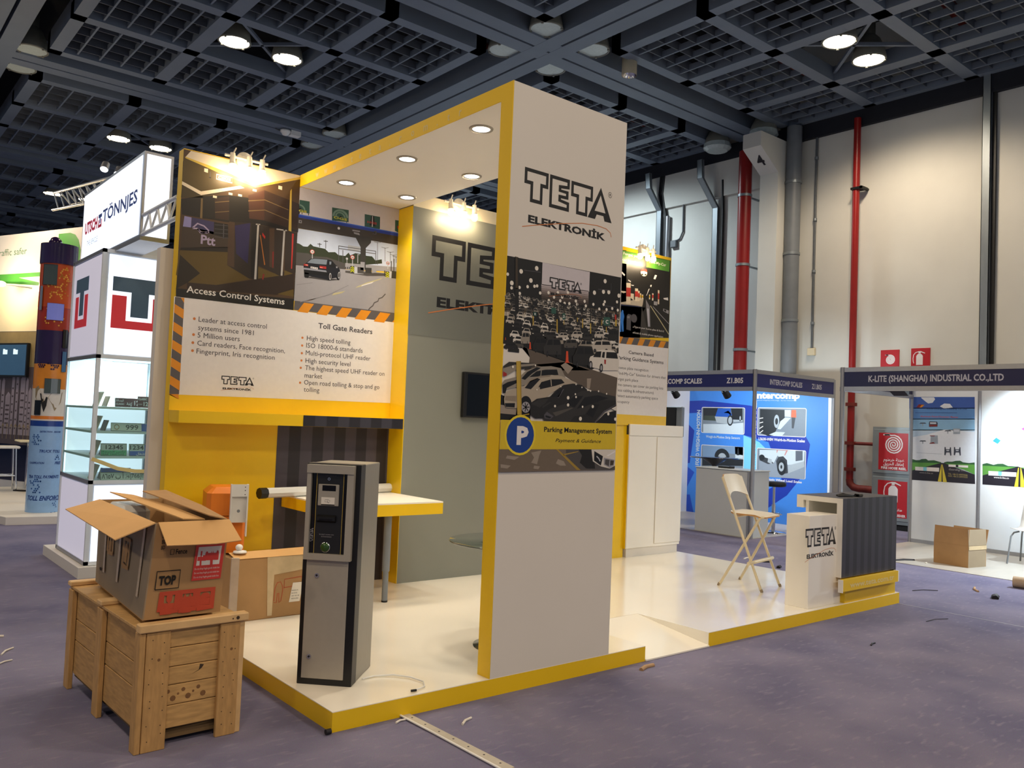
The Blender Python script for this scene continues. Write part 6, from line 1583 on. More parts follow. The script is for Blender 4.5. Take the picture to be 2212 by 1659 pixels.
MB().poly([(2.665, YG - .0555, 1.635), (3.6, YG - .0555, 1.635), (3.6, YG - .0555, 2.03), (2.665, YG - .0555, 2.03)], 'black_gloss').build('screen', tv)

# --- triple spotlights on the wall tops
GS = 'triple spotlight bars on top of the stand walls'
def spot_bar(x, y, z, label, tilt, w=.36, ids=None):
    o = thing('spotlight_bar', label, 'lamp', loc=(x, y, z), group=GS)
    b = MB(); b.lathe([(.0001, 0), (.066, 0), (.07, .006), (.066, .018), (.0001, .018)], (.0, -.0, .02), 'birch_white', 24, T=Matrix.Rotation(PI / 2, 4, 'X')); b.build('wall_plate', o)
    b = MB(); b.cyl((-w / 2, -.05, .02 ), (w / 2, -.05, .02 ), .011, 'birch_white', n=10); b.cyl((0, -.01, .02), (0, -.05, .02), .012, 'birch_white', n=8); b.build('bar', o)
    for k, dx in enumerate((-w * .33, 0.02, w * .36)):
        s = MB(); s.cyl((dx, -.055, .045), (dx, -.06, -.035), .02, 'birch_white', r1=.024, n=14); s.cyl((dx, -.06, -.035), (dx, -.062, -.05), .024, 'birch_white', r1=.03, n=14)
        h = s.build('socket', o)
        p = MB(); p.cyl((dx, -.05, .03), (dx + .035, -.03, .10), .0055, 'birch_white', n=6); p.build('tilt_handle', h)
        l = MB(); l.sphere((dx, -.064, -.078), .03, 'bulb_on', (1, 1, 1.15)); l.build('bulb', h)
        lamp('bar_beam', 'POINT', (x + dx, y - .10, z - .12), SPOT_POWER, WARM, .035)
    return o
spot_bar(.50, YW - .012, 3.62, 'three blazing spotlights over the turnstile poster', 0, .36)
spot_bar(2.50, YG - .012, 3.60, 'three small lit spotlights on the grey logo wall', 0, .40)
spot_bar(5.20, 2.668, 3.625, 'three lit spotlights over the green topped parking poster', 0, .34)
# --- storage cabinet and parking guidance poster
sc = thing('storage_cabinet', 'tall white cabinet with two doors below the parking guidance poster', 'cabinet', at=(5.55, 2.9, PH))
CY = 2.665
MB().box(5.075, 6.03, CY + .001, 3.25, .20, 1.62, 'white_laminate').build('carcass', sc)
MB().box(5.10, 6.005, CY + .012, 3.22, PH, .20, 'offwhite_panel').build('plinth', sc)
b = MB(); b.box(5.071, 5.0748, CY + .004, 3.25, .20, 1.50, 'yellow_paint'); b.build('side_board', sc)
b = MB(); mpc = lambda u, v, h: (5.0748 - h, u, v); stripes(b, mpc, CY + .004, 3.25, 1.5, 1.62, .107, 'stripe_navy2', 'stripe_navy', .003); b.build('striped_band', sc)
MB().bbox(5.075, 6.03, CY - .012, CY, 1.49, 1.62, 'white_laminate', .003).build('top_rail', sc)
MB().bbox(5.079, 5.551, CY - .006, CY, .205, 1.483, 'white_laminate', .002).build('door', sc)
MB().bbox(5.559, 6.026, CY - .014, CY, .235, 1.483, 'white_laminate', .002).build('door', sc)
pp = thing('parking_poster_panel', 'narrow parking guidance poster with green top above the white cabinet', 'poster', at=(5.3, 2.73, 1.62))
MB().box(4.85, 5.735, 2.681, 2.78, 1.622, 3.64, 'yellow_paint').build('panel_board', pp)
b = MB(); draw_art(b, on_y(2.68), ART['fmc']); b.build('poster', pp)
# --- hidden support wall below the poster panel, left of the cabinet
MB().box(4.86, 5.07, 2.70, 2.78, PH, 1.622, 'yellow_paint').build('support_board', pp)

# --- desk with tube leg
dk = thing('wall_desk', 'white topped desk with thick yellow edge on a grey tube leg', 'desk', at=(1.5, 2.4, PH))
MB().box(.985, 2.0, 1.935, YW - .002, .893, .905, 'white_laminate').build('desk_top', dk)
MB().box(.985, 2.0, 1.935, YW - .002, .802, .893, 'yellow_paint').build('edge', dk)
b = MB(); b.cyl((1.53, 2.03, PH + .01), (1.53, 2.03, .35), .024, 'grey_pipe', n=16); b.cyl((1.53, 2.03, .35), (1.53, 2.03, .802), .031, 'grey_pipe', n=16); lg = b.build('leg', dk)
MB().cyl((1.53, 2.03, PH), (1.53, 2.03, PH + .014), .025, 'rubber', n=16).build('foot_cap', lg)
# --- barrier boom lying on the desk
bo = thing('barrier_boom', 'short white barrier boom with black end lying across the desk', 'barrier arm', at=(1.37, 2.70, .906))
p0, p1 = Vector((.70, 2.585, .944)), Vector((2.0, 2.79, .944))
b = MB(); b.cyl(p0, p1, .041, 'white_metal', n=8, smooth=False); b.build('beam', bo)
d = (p1 - p0).normalized()
MB().cyl(p0 - d * .035, p0 + d * .03, .044, 'black_plastic', n=8, smooth=False).build('end_cap', bo)
b = MB()
side = Vector((d.y, -d.x, 0))
for t in (.13, .32, .9): b.disc(p0 + d * t + side * .0385, .006, 'black_plastic', side, 10)
b.build('bolt_hole', bo)
# --- orange barrier cabinet
oc = thing('barrier_cabinet', 'orange barrier housing with white arm bracket behind the cartons', 'barrier', loc=(.36, 2.50, PH), rz=math.radians(-14))
def chamfer_box(mb, w, d, z0, z1, ch, m, top=0.0):
    pts = [(-w + ch, -d), (w - ch, -d), (w, -d + ch), (w, d - ch), (w - ch, d), (-w + ch, d), (-w, d - ch), (-w, -d + ch)]
    mb.prism([(x, y, z0) for x, y in pts], (0, 0, z1 - z0 - top), m)
    if top:
        k = (w - top) / w; kd = (d - top) / d
        n = len(pts); zt = z1 - top
        mb.add([(x, y, zt) for x, y in pts] + [(x * k, y * kd, z1) for x, y in pts], [[i, (i + 1) % n, n + (i + 1) % n, n + i] for i in range(n)] + [list(range(n, 2 * n))], m)
b = MB(); chamfer_box(b, .138, .158, 0, .70, .02, 'orange_paint'); b.build('housing', oc)
b = MB(); chamfer_box(b, .145, .165, .705, .915, .03, 'orange_paint', .045); b.build('lid', oc)
b = MB(); b.cyl((.075, -.165, .745), (.075, -.20, .745), .05, 'white_metal', n=18); b.build('hub', oc)
b = MB()
b.box(.02, .13, -.214, -.202, .66, .93, 'white_metal')
b.box(.012, .022, -.245, -.200, .56, .945, 'white_metal'); b.box(.128, .138, -.245, -.200, .56, .945, 'white_metal')
b.box(.022, .128, -.245, -.235, .855, .945, 'white_metal')
b.disc((.075, -.2146, .745), .012, 'galv', (0, -1, 0), 12)
for z in (.925, .9, .87): b.disc((.112, -.2455, z), .004, 'rubber', (0, -1, 0), 8)
b.build('arm_bracket', oc)
# --- ticket kiosk
ko = thing('ticket_terminal', 'tall grey and black ticket terminal standing on the stage corner', 'ticket machine', loc=(.300, .542, PH), rz=math.radians(-45.8))
W, Dp, H = .155, .2, 1.218
b = MB(); b.bbox(-W, W, -Dp, -Dp + .09, 0, H, 'black_plastic', .003); b.build('front_frame', ko)
b = MB(); b.bbox(-W + .002, W - .002, -Dp + .09, Dp, .0, H - .002, 'brushed_steel', .004); b.build('housing', ko)
b = MB(); b.bbox(-.130, .108, -Dp - .006, -Dp + .002, .035, .69, 'silver_paint', .002); dr = b.build('door', ko)
for x, z in ((-.066, .60), (-.088, .155)):
    l = MB(); l.cyl((x, -Dp - .006, z), (x, -Dp - .014, z), .012, 'chrome', n=18); l.cyl((x, -Dp - .014, z), (x, -Dp - .0155, z), .006, 'rubber', n=12); l.build('lock', dr)
bz = MB()
def ring_box(mb, x0, x1, z0, z1, ix0, ix1, iz0, iz1, y0, y1, m):
    mb.box(x0, ix0, y0, y1, z0, z1, m); mb.box(ix1, x1, y0, y1, z0, z1, m); mb.box(ix0, ix1, y0, y1, iz1, z1, m); mb.box(ix0, ix1, y0, y1, z0, iz0, m)
ring_box(bz, -.141, .125, .688, 1.212, -.117, .088, .722, 1.166, -Dp - .035, -Dp, 'silver_paint')
bz.box(-.141, .125, -Dp - .042, -Dp - .035, 1.166, 1.212, 'silver_paint')
bez = bz.build('bezel', ko)
YF = -Dp - .014
f = MB(); f.box(-.117, .088, YF, -Dp, .722, 1.166, 'dark_panel')
mpk = lambda u, v, h: (u, YF - h, v)
f.poly([mpk(a, c, .0005) for a, c in ((-.117, .722), (-.092, .722), (-.092, 1.166), (-.117, 1.166))], 'black_gloss'); f.poly([mpk(a, c, .0005) for a, c in ((.064, .722), (.088, .722), (.088, 1.166), (.064, 1.166))], 'black_gloss')
for x in (-.0915, .0615): f.poly([mpk(a, c, .001) for a, c in ((x, .722), (x + .0025, .722), (x + .0025, 1.166), (x, 1.166))], 'pr_gold')
put_text(f, mpk, 'THIRD ELEKTRONIK', -.045, 1.148, .065, .006, 'pr_grey', .001)
put_text(f, mpk, 'BU BILET ALMAK ICIN', -.062, .824, .082, .0055, 'pr_grey2', .001); put_text(f, mpk, 'BUTONA BASINIZ', -.05, .812, .058, .0055, 'pr_grey2', .001)
face = f.build('face_panel', ko)
g = MB(); ps = []
tm = MB(); draw_logo(tm, lambda u, v, h: (-.0975 - v, YF - .001 - h, .785 + u), 0, 0, .075, .018, 'pr_grey2', 'black_gloss', .0003, False); tm.build('side_logo', face)
r = MB(); r.bbox(-.079, .040, YF - .008, YF, .985, 1.105, 'silver_paint', .003)
r.box(-.055, .022, YF - .0088, YF - .008, 1.068, 1.099, 'black_gloss'); r.box(-.058, .018, YF - .0088, YF - .008, .995, 1.033, 'label_white'); r.box(-.058, .018, YF - .0092, YF - .008, .989, .994, 'rubber')
mpr = lambda u, v, h: (u, YF - .0088 - h, v)
r.ribbon([mpr(a, c, .0004) for a, c in ((-.036, 1.02), (-.038, 1.008), (-.012, 1.005), (-.008, 1.014), (-.02, 1.021), (-.036, 1.02))], .0015, (0, -1, 0), 'pr_grey'); r.ribbon([mpr(a, c, .0004) for a, c in ((-.024, 1.016), (-.02, 1.002), (-.014, 1.001))], .0015, (0, -1, 0), 'pr_grey')
r.build('card_reader', face)
k = MB(); k.cyl((-.02, YF, 1.134), (-.02, YF - .006, 1.134), .0085, 'chrome', n=16); k.cyl((-.02, YF - .006, 1.134), (-.02, YF - .0065, 1.134), .004, 'rubber', n=10); k.build('lock', face)
t = MB(); t.prism([(-.078, YF, .935), (-.078, YF - .02, .925), (-.078, YF - .02, .905), (-.078, YF, .892)], (.106, 0, 0), 'black_plastic'); t.box(-.062, .012, YF - .0215, YF - .019, .907, .915, 'black_gloss'); t.build('ticket_slot', face)
bt = MB(); bt.lathe([(.029, 0), (.029, .004), (.025, .006)], (-.025, YF, .757), 'chrome', 24, T=Matrix.Rotation(PI / 2, 4, 'X')); bt.lathe([(.025, 0), (.024, .008), (.016, .013), (.0001, .015)], (-.025, YF - .002, .757), 'green_button', 24, T=Matrix.Rotation(PI / 2, 4, 'X')); bt.build('push_button', face)
# --- white cable on the deck
cb = MB(); cb.tube([(.38, .37, PH + .008), (.46, .38, PH + .008), (.56, .33, PH + .012), (.62, .24, PH + .012), (.64, .14, PH + .01), (.60, .07, PH + .008), (.545, .045, PH + .01), (.50, .04, PH + .012)], .0045, 'plastic_white', 8)
tag(cb.build('white_cable'), 'thin white cable curling from the ticket terminal to the stage edge', 'cable')
cb = MB(); cb.tube([(.49, .035, PH + .012), (.52, .03, PH + .012)], .007, 'rubber', 8); cb.build('plug', bpy.data.objects['white_cable'])
# --- glass table behind the tower
gt = thing('glass_table', 'round glass table half hidden behind the tower', 'table', at=(1.54, .51, PH))
b = MB(); b.lathe([(.0001, .788), (.40, .788), (.405, .793), (.40, .798), (.0001, .798)], (1.54, .51, 0), 'glass_dark', 40); b.build('table_top', gt)
MB().cyl((1.54, .51, PH + .02), (1.54, .51, .788), .03, 'chrome', n=18).build('column', gt)
b = MB(); b.lathe([(.215, PH), (.215, PH + .008), (.06, PH + .03), (.0001, PH + .03)], (1.54, .51, 0), 'glass_dark', 36); b.build('base', gt)

# --- reception counter
rc = thing('reception_counter', 'counter with dark striped front, open hooked white side and yellow foot', 'counter', at=(5.45, .2, PH))
X0, X1 = 4.95, 5.955
b = MB(); b.prism([(X0, .0, .335), (X0, .0, 1.03), (X0, .45, 1.03), (X0, .45, .915), (X0, .385, .915), (X0, .385, .985), (X0, .055, .985), (X0, .055, .335)], (X1 - X0, 0, 0), 'white_laminate'); solid_normals(b.build('shell', rc))
b = MB(); stripes(b, on_y(-.001), X0 + .002, X1, .336, 1.031, .066, 'stripe_navy2', 'stripe_navy', 0); b.box(X1, X1 + .012, 0, .38, .3, 1.03, 'stripe_navy2')
stripes(b, lambda u, v, h: (u, v, 1.0312), X0 + .002, X1, -.001, .45, .066, 'stripe_navy2', 'stripe_navy'); b.build('striped_facing', rc)
b = MB(); b.box(5.04, X1 + .03, .012, .4, PH, .315, 'yellow_paint'); b.build('foot', rc)
b = MB(); b.box(4.86, 5.04, .055, .40, PH, .335, 'white_laminate'); b.box(5.04, X1, .055, .4, .315, .335, 'white_laminate'); b.box(4.97, 5.9, .34, .37, .5, .985, 'white_laminate'); b.build('inner_body', rc)
b = MB(); b.box(4.905, X1 - .03, -.045, -.003, .225, .325, 'yellow_paint'); b.box(4.90, 4.905, -.045, .0, .215, .327, 'white_laminate'); b.box(X1 - .03, X1 - .01, -.045, .0, .225, .327, 'white_laminate'); sb = b.build('sign_board', rc)
b = MB(); put_text(b, on_y(-.0455), 'www.teta.com.tr', 5.02, .25, .82, .05, 'text_yellowish', .001, .03); b.build('lettering', sb)
lb = thing('logo_plinth', 'white block with the outlined black logo beside the counter', 'plinth', at=(4.75, .16, PH))
MB().bbox(4.497, 4.955, .05, .27, PH, .892, 'white_laminate', .002).build('block', lb)
b = MB(); draw_art(b, on_y(.05), ART['counterlogo']); b.build('logo', lb)
g_ = thing('cable_or_shade', 'small black cable bundle lying on the striped counter top', 'cable', at=(5.25, .1, 1.032))
b = MB()
for k in range(3): b.tube([(5.10 + .03 * k, .12 + .03 * k, 1.04), (5.2, .06 + .04 * k, 1.046 + .006 * k), (5.32, .10 + .02 * k, 1.042), (5.40 - .03 * k, .07, 1.04)], .008, 'cable_shade_black', 6)
b.build('coil', g_)
b = MB(); b.bbox(5.33, 5.41, .05, .1, 1.032, 1.058, 'black_gloss', .006); b.build('plug', g_)

# --- folding bar chair
ch = thing('bar_chair', 'cream folding bar chair standing on the stage before the counter', 'chair', at=(4.96, .93, PH))
# feet: rear left, rear right, front left, front right
A1, A2, B1, B2 = Vector((4.70, 1.10, PH)), Vector((5.15, 1.18, PH)), Vector((4.755, .69, PH)), Vector((5.21, .757, PH))
ax = (A2 - A1).normalized()
fw = ((B1 + B2) - (A1 + A2)); fw.z = 0; fw.normalize()
mid = (A1 + A2 + B1 + B2) / 4
def cp(side, f, z): return mid + ax * side + fw * f + Vector((0, 0, z))
mid.z = 0
for s in (-1, 1):
    b = MB(); b.tube([cp(s * .215, .215, PH), cp(s * .20, -.225, 1.14)], .0125, 'cream_metal', 10); lg = b.build('back_leg', ch)
    MB().cyl(cp(s * .215, .218, PH), cp(s * .2145, .208, PH + .025), .0145, 'cardboard_grey', n=10).build('foot_cap', lg)
    b = MB(); b.tube([cp(s * .235, -.215, PH), cp(s * .18, .16, .775), cp(s * .178, .185, .79), cp(s * .17, .2, .79)], .0125, 'cream_metal', 10); lg = b.build('front_leg', ch)
    MB().cyl(cp(s * .235, -.218, PH), cp(s * .234, -.206, PH + .025), .0145, 'cardboard_grey', n=10).build('foot_cap', lg)
b = MB(); b.cyl(cp(-.28, .105, .36), cp(.28, .105, .36), .0165, 'cream_metal', n=12); b.build('foot_bar', ch)
b = MB(); b.cyl(cp(-.18, .192, .79), cp(.18, .192, .79), .011, 'cream_metal', n=10); b.cyl(cp(-.205, -.07, .775), cp(.205, -.07, .775), .009, 'cream_metal', n=10); b.build('seat_rail', ch)
b = MB(); pts = []
n = 14
outl = [(-.18, -.135), (-.195, -.10), (-.195, .12), (-.19, .18), (-.16, .215), (.16, .215), (.19, .18), (.195, .12), (.195, -.10), (.18, -.135), (.12, -.165), (-.12, -.165)]
def sz(f): return .812 + (-.02 if f > .17 else 0) + (.008 if f < -.1 else 0) - .008 * math.cos(f * 9)
vs = [cp(a, f, sz(f)) for a, f in outl] + [cp(a, f, sz(f) - .014) for a, f in outl]
k = len(outl)
b.add(vs, [list(range(k))], 'birch_white'); b.add(vs, [list(range(k, 2 * k))[::-1]], 'birch_edge'); b.add(vs, [[i, (i + 1) % k, k + (i + 1) % k, k + i] for i in range(k)], 'birch_edge'); b.build('seat', ch)
b = MB(); rows = []
for t in range(9):
    s = -1 + t / 4; x = s * .205; bow = -.035 * (1 - s * s)
    top = 1.165 - .02 * s ** 8 * 1.5; bot = .955 + .045 * (1 - s * s)
    f0 = lambda z: -.225 + .015 - (z - 1.14) * .425
    rows.append((cp(x, f0(top) + bow, top), cp(x, f0(bot) + bow, bot)))
n9 = len(rows); fr_ = [r[0] for r in rows] + [r[1] for r in rows]; bk = [p - fw * .013 for p in fr_]
q_ = [[i, i + 1, n9 + i + 1, n9 + i] for i in range(n9 - 1)]
b.add(fr_, q_, 'birch_white', True); b.add(bk, [f[::-1] for f in q_], 'birch_white', True)
b.add(fr_ + bk, [[i, i + 1, 2 * n9 + i + 1, 2 * n9 + i] for i in range(n9 - 1)] + [[n9 + i, n9 + i + 1, 3 * n9 + i + 1, 3 * n9 + i] for i in range(n9 - 1)] + [[0, n9, 3 * n9, 2 * n9], [n9 - 1, 2 * n9 - 1, 4 * n9 - 1, 3 * n9 - 1]], 'birch_edge'); b.build('backrest', ch)

# ================================================================== CRATE AND CARTONS
cr = thing('wooden_crate', 'pine wooden crate with planked sides standing on the carpet by the stage', 'crate', loc=(-.87, .243, 0), rz=math.radians(1.8))
CW, CD, CH = .505, 1.22, .587
def planks(mb, x0, x1, y0, y1, zs, m):
    for a, c in zs: mb.bbox(x0, x1, y0, y1, a, c, m, .003)
fz = [(.085, .19), (.193, .285), (.288, .37), (.373, .46), (.463, .548)]
for k, (a, c) in enumerate(fz):
    b = MB(); b.bbox(.05, CW - .03, .022, .042, a, c, 'wood_pine_h', .003)
    if k == 2: b.add([(.27, .0215, .33), (.30, .0215, .345), (.31, .0215, .36), (.29, .0215, .365), (.285, .0215, .335), (.25, .0215, .322)], [list(range(6))], 'nail')
    if k == 1:
        for q in range(9): b.disc((.12 + .024 * q, .0215, .24 + .02 * math.sin(q * 2.1)), .006 + .004 * (q % 3), 'knot', (0, -1, 0), 8)
    b.build('end_plank', cr)
b = MB(); b.box(.05, CW - .03, .045, .06, .03, .085, 'wood_dark'); b.build('end_plank', cr)
def nails(mb, x0, x1, z0, z1, n, y):
    rn = random.Random(int(x0 * 1000) + n)
    for k in range(n):
        for x in (x0, x1): mb.disc((x + rn.uniform(-.006, .006), y, z0 + (z1 - z0) * (k + rn.uniform(.2, .8)) / n), .0028, 'nail', (0, -1, 0), 6)
for x0, x1 in ((.025, .135), (.375, .475)):
    b = MB(); b.bbox(x0, x1, 0, .022, .0, .548, 'wood_pine', .003); nails(b, x0 + .025, x1 - .025, .03, .53, 8, -.0005)
    b.disc((x0 + .06, -.0008, .42), .007, 'knot', (0, -1, 0), 10); b.build('end_batten', cr)
MB().bbox(CW - .03, CW, .012, .09, 0, .55, 'wood_edge', .003).build('corner_batten', cr)
# long left side
for v0, v1 in ((.0, .07), (.585, .675), (1.14, 1.22)):
    b = MB(); b.bbox(-.005, .022, v0, v1, 0, .548, 'wood_pine', .003); b.build('side_batten', cr)
sz_ = [(.085, .27), (.273, .385), (.388, .548)]
for a, c in sz_:
    for v0, v1 in ((.07, .585), (.675, 1.14)):
        MB().bbox(.022, .040, v0, v1, a, c, 'wood_pine_l', .003).build('side_plank', cr)
for a, c in sz_: MB().bbox(CW - .04, CW - .022, .09, CD - .02, a, c, 'wood_pine_l', .003).build('side_plank', cr)
for v0, v1 in ((.09, .16), (.6, .68), (1.14, 1.22)): MB().bbox(CW - .022, CW, v0, v1, 0, .548, 'wood_pine', .003).build('side_batten', cr)
for a, c in fz: MB().bbox(.03, CW - .03, CD - .04, CD - .02, a, c, 'wood_pine_h', .003).build('end_plank', cr)
MB().box(.04, CW - .04, .045, CD - .045, .06, .085, 'wood_dark').build('floor_board', cr)
for k in range(4):
    MB().bbox(.0, CW, .02 + k * .3, .02 + k * .3 + .296, .551, .566, 'wood_pine_h', .002).build('lid_plank', cr)
for v0, v1 in ((-.012, .045), (.59, .665), (1.165, 1.225)):
    b = MB(); b.bbox(-.012, CW + .008, v0, v1, .566 if v0 > 0 else .552, .592, 'wood_edge', .005)
    if v0 < 0: b.disc((.455, -.0125, .572), .009, 'nail', (0, -1, 0), 10); b.disc((.43, -.0125, .57), .004, 'nail', (0, -1, 0), 8)
    b.build('lid_cleat', cr)
# open carton on the crate
ca = thing('open_carton', 'large open cardboard carton with flaps out, on the wooden crate', 'carton', at=(-.65, .85, .594))
Fb, Rb, Lb = Vector((-.842, .336, .594)), Vector((-.470, .343, .594)), Vector((-.800, 1.37, .594))
Bb = Rb + (Lb - Fb)
Ft, Rt, Lt = Vector((-.812, .322, 1.047)), Vector((-.452, .335, 1.045)), Vector((-.80, 1.38, 1.055)); Bt = Vector((-.44, 1.39, 1.05))
b = MB()
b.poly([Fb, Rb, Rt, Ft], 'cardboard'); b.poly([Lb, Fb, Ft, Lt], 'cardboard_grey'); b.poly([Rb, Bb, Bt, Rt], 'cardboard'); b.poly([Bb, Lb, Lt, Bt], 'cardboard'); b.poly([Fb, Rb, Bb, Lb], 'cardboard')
o_ = b.build('box_body', ca); md = o_.modifiers.new('board', 'SOLIDIFY'); md.thickness = .005; solid_normals(o_)
def flap(pts, parent, m='cardboard_in'):
    f = MB().poly(pts, m).build('flap', parent); md = f.modifiers.new('board', 'SOLIDIFY'); md.thickness = .005; md.offset = 0; return f
flap([Ft, Lt, (-.975, 1.385, 1.005), (-.990, .32, .978)], ca)
f_ = MB(); f_.add([Ft + Vector((.012, 0, 0)), Ft.lerp(Rt, .33), Ft.lerp(Rt, .66), Rt, (-.432, .215, .955), (-.56, .205, .948), (-.68, .205, .950), (-.79, .21, .952)], [(0, 1, 6, 7), (1, 2, 5, 6), (2, 3, 4, 5)], 'cardboard_in'); f_ = f_.build('flap', ca); md = f_.modifiers.new('board', 'SOLIDIFY'); md.thickness = .005
flap([Rt + Vector((0, .02, 0)), (-.445, .75, 1.075), (-.52, 1.12, 1.125), (-.655, 1.09, 1.125), (-.60, .62, 1.095), (-.565, .30, 1.075)], ca, 'cardboard')
flap([(-.565, .36, 1.05), (-.60, .75, 1.075), (-.655, 1.25, 1.088), (-.76, 1.34, 1.10), (-.715, .85, 1.075), (-.67, .37, 1.055)], ca)
b = MB(); mpf = lambda u, v, h: tuple(Fb.lerp(Rb, u).lerp(Ft.lerp(Rt, u), v) + Vector((0, -1, 0)) * (h + .003))
put_text(b, mpf, 'TOP', .135, .34, .22, .10, 'carton_black', .002, .05)
for pts in ([(.10, .30), (.40, .30), (.40, .49), (.10, .49), (.10, .30)],): b.ribbon([mpf(a, c, .002) for a, c in pts], .005, (0, -1, 0), 'carton_black')
for k, (s_, v) in enumerate((('50mg', .86), ('180day', .76), ('Fence', .66))):
    put_text(b, mpf, s_, .31, v, .15, .055, 'carton_black', .002, .02); b.ribbon([mpf(a, c, .002) for a, c in ((.24, v), (.285, v), (.285, v + .055), (.24, v + .055), (.24, v))], .003, (0, -1, 0), 'carton_black')
for v in (.72, .78, .84, .90): put_text(b, mpf, 'BD', .11, v, .05, .04, 'carton_black', .002, .02)
for u in (.70, .92): b.ribbon([mpf(a, c, .002) for a, c in ((u, .92), (u, .86), (u + .04, .86))], .004, (0, -1, 0), 'carton_black')
mpi = lambda u, v, h: mpf(u, v, h)
for k in range(3): arrow_icons(b, lambda u, v, h, k=k: mpf(.20 + k * .235 + u * .20, .06 + v * .19, h), 0, 0, 1, 'carton_red', k, .002)
b.poly([mpf(a, c, .002) for a, c in ((.56, .36), (.955, .36), (.975, .80), (.575, .80))], 'label_red'); b.poly([mpf(a, c, .0025) for a, c in ((.60, .52), (.915, .52), (.93, .72), (.61, .72))], 'label_white')
put_text(b, mpf, 'Please Handle With Care', .59, .745, .35, .035, 'label_white', .003, .0)
for k, kk in enumerate((0, 2, 1, 3)):
    mk = lambda u, v, h, k=k: mpf(.625 + k * .074 + u * .06, .55 + v * .14, h)
    m_ = MB(); arrow_icons(m_, mk, 0, 0, 1, 'label_red', kk, .003)
    b.add(m_.v, m_.f[4:], 'label_red')
for k in range(3): put_text(b, mpf, 'Do not drop fragile goods inside box', .585, .475 - k * .045, .34, .02, 'label_white', .003)
b.build('printing', ca)
b = MB(); mpl = lambda u, v, h: tuple(Lb.lerp(Fb, u).lerp(Lt.lerp(Ft, u), v) + Vector((-1, 0, 0)) * (h + .003))
for u in (.17, .46, .85): b.poly([mpl(a, c, .001) for a, c in ((u, .18), (u + .035, .18), (u + .03, .92), (u, .92))], 'tape_clear')
arrow_icons(b, lambda u, v, h: mpl(.24 + u * .1, .45 + v * .3, h), 0, 0, 1, 'cardboard', 0, .001); arrow_icons(b, lambda u, v, h: mpl(.55 + u * .1, .4 + v * .3, h), 0, 0, 1, 'cardboard', 2, .001)
b.poly([mpl(a, c, .001) for a, c in ((.09, .2), (.14, .22), (.15, .19), (.11, .17))], 'carton_black')
b.build('side_tape', ca)
gd = thing('grey_device', 'pale grey plastic device inside the open carton', 'device', at=(-.7, 1.2, .8))
MB().bbox(-.785, -.62, 1.02, 1.33, .61, 1.05, 'white_metal', .03).build('casing', gd)
# sealed carton on the stage
c2 = thing('sealed_carton', 'brown taped carton with white label on the stage behind the ticket terminal', 'carton', at=(.6, 2.1, PH))
b = MB(); b.bbox(.25, .97, 1.965, 2.27, PH, .545, 'cardboard', .006); b.build('box_body', c2)
b = MB()
b.add([(.255, 1.962, .546), (.97, 1.955, .548), (.965, 2.13, .575), (.265, 2.13, .568)], [(0, 1, 2, 3)], 'cardboard_in'); b.add([(.97, 2.275, .55), (.255, 2.275, .548), (.265, 2.135, .572), (.965, 2.135, .578)], [(0, 1, 2, 3)], 'cardboard_in'); b.build('lid_flap', c2)
b = MB(); mp2 = on_y(1.964)
b.poly([mp2(a, c, .001) for a, c in ((.51, PH + .02), (.545, PH + .02), (.55, .545), (.49, .545))], 'tape_clear'); b.poly([mp2(a, c, .0015) for a, c in ((.5, .41), (.80, .44), (.82, .545), (.5, .545))], 'tape_clear'); b.build('tape', c2)
b = MB(); lb_ = [(.672, .205), (.757, .205), (.782, .345), (.697, .345)]
b.poly([mp2(a, c, .002) for a, c in lb_], 'label_white')
for k, w_ in enumerate((.05, .045, .06, .055)): put_text(b, mp2, ('FRANKLIN', 'BAR STOOL', '120 123 45', 'MADE IN CHINA')[k], .69 + .0 * k, .285 - k * .02, w_, .008, 'carton_black', .003)
b.build('address_label', c2)
b = MB()
b.ribbon([mp2(a, c, .001) for a, c in ((.555, .225), (.56, .32), (.575, .355), (.60, .36), (.615, .33), (.62, .30), (.61, .22), (.595, .21), (.59, .28), (.58, .28), (.575, .21), (.555, .215))], .004, (0, -1, 0), 'carton_red')
b.ribbon([mp2(a, c, .001) for a, c in ((.63, .31), (.63, .375), (.76, .385), (.775, .37))], .004, (0, -1, 0), 'carton_red'); b.ribbon([mp2(a, c, .001) for a, c in ((.63, .315), (.70, .32))], .004, (0, -1, 0), 'carton_red'); b.build('pictogram', c2)
fc = thing('lamp_socket', 'small white round fitting lying on the taped carton', 'fitting', at=(.33, 2.08, .57))
b = MB(); b.lathe([(.0001, .57), (.05, .572), (.045, .585), (.0001, .59)], (.33, 2.08, 0), 'plastic_white', 18); b.build('base', fc)
MB().sphere((.325, 2.085, .61), .026, 'plastic_white', (1, 1, .9), 10).build('knob', fc)
pk = MB(); pk.prism([(.12, 1.70, PH), (.165, 1.68, PH), (.175, 1.70, .60), (.13, 1.72, .60)], (.006, .028, 0), 'styro'); o_ = pk.build('foam_strip'); solid_normals(o_)
tag(o_, 'pale narrow packing strip standing between crate and taped carton', 'packing')
# trunking on the carpet
ct = thing('cable_trunking', 'long flat pale cable trunking on the carpet before the stage', 'cable cover', at=(.42, -.4, 0))
b = MB(); b.prism([(.41, .0, .001), (.425, -.85, .001), (.485, -.85, .001), (.462, .0, .001)], (0, 0, .008), 'trunking'); b.build('cover', ct)
b = MB(); b.tube([(.405, .02, .01), (.415, -.3, .008), (.42, -.85, .008)], .006, 'plastic_white', 6); b.build('wire', ct)
b = MB()
for k in range(7): b.disc((.44 + .003 * k, -.06 - .12 * k, .0095), .006, 'rubber', n=8)
b.build('screw', ct)
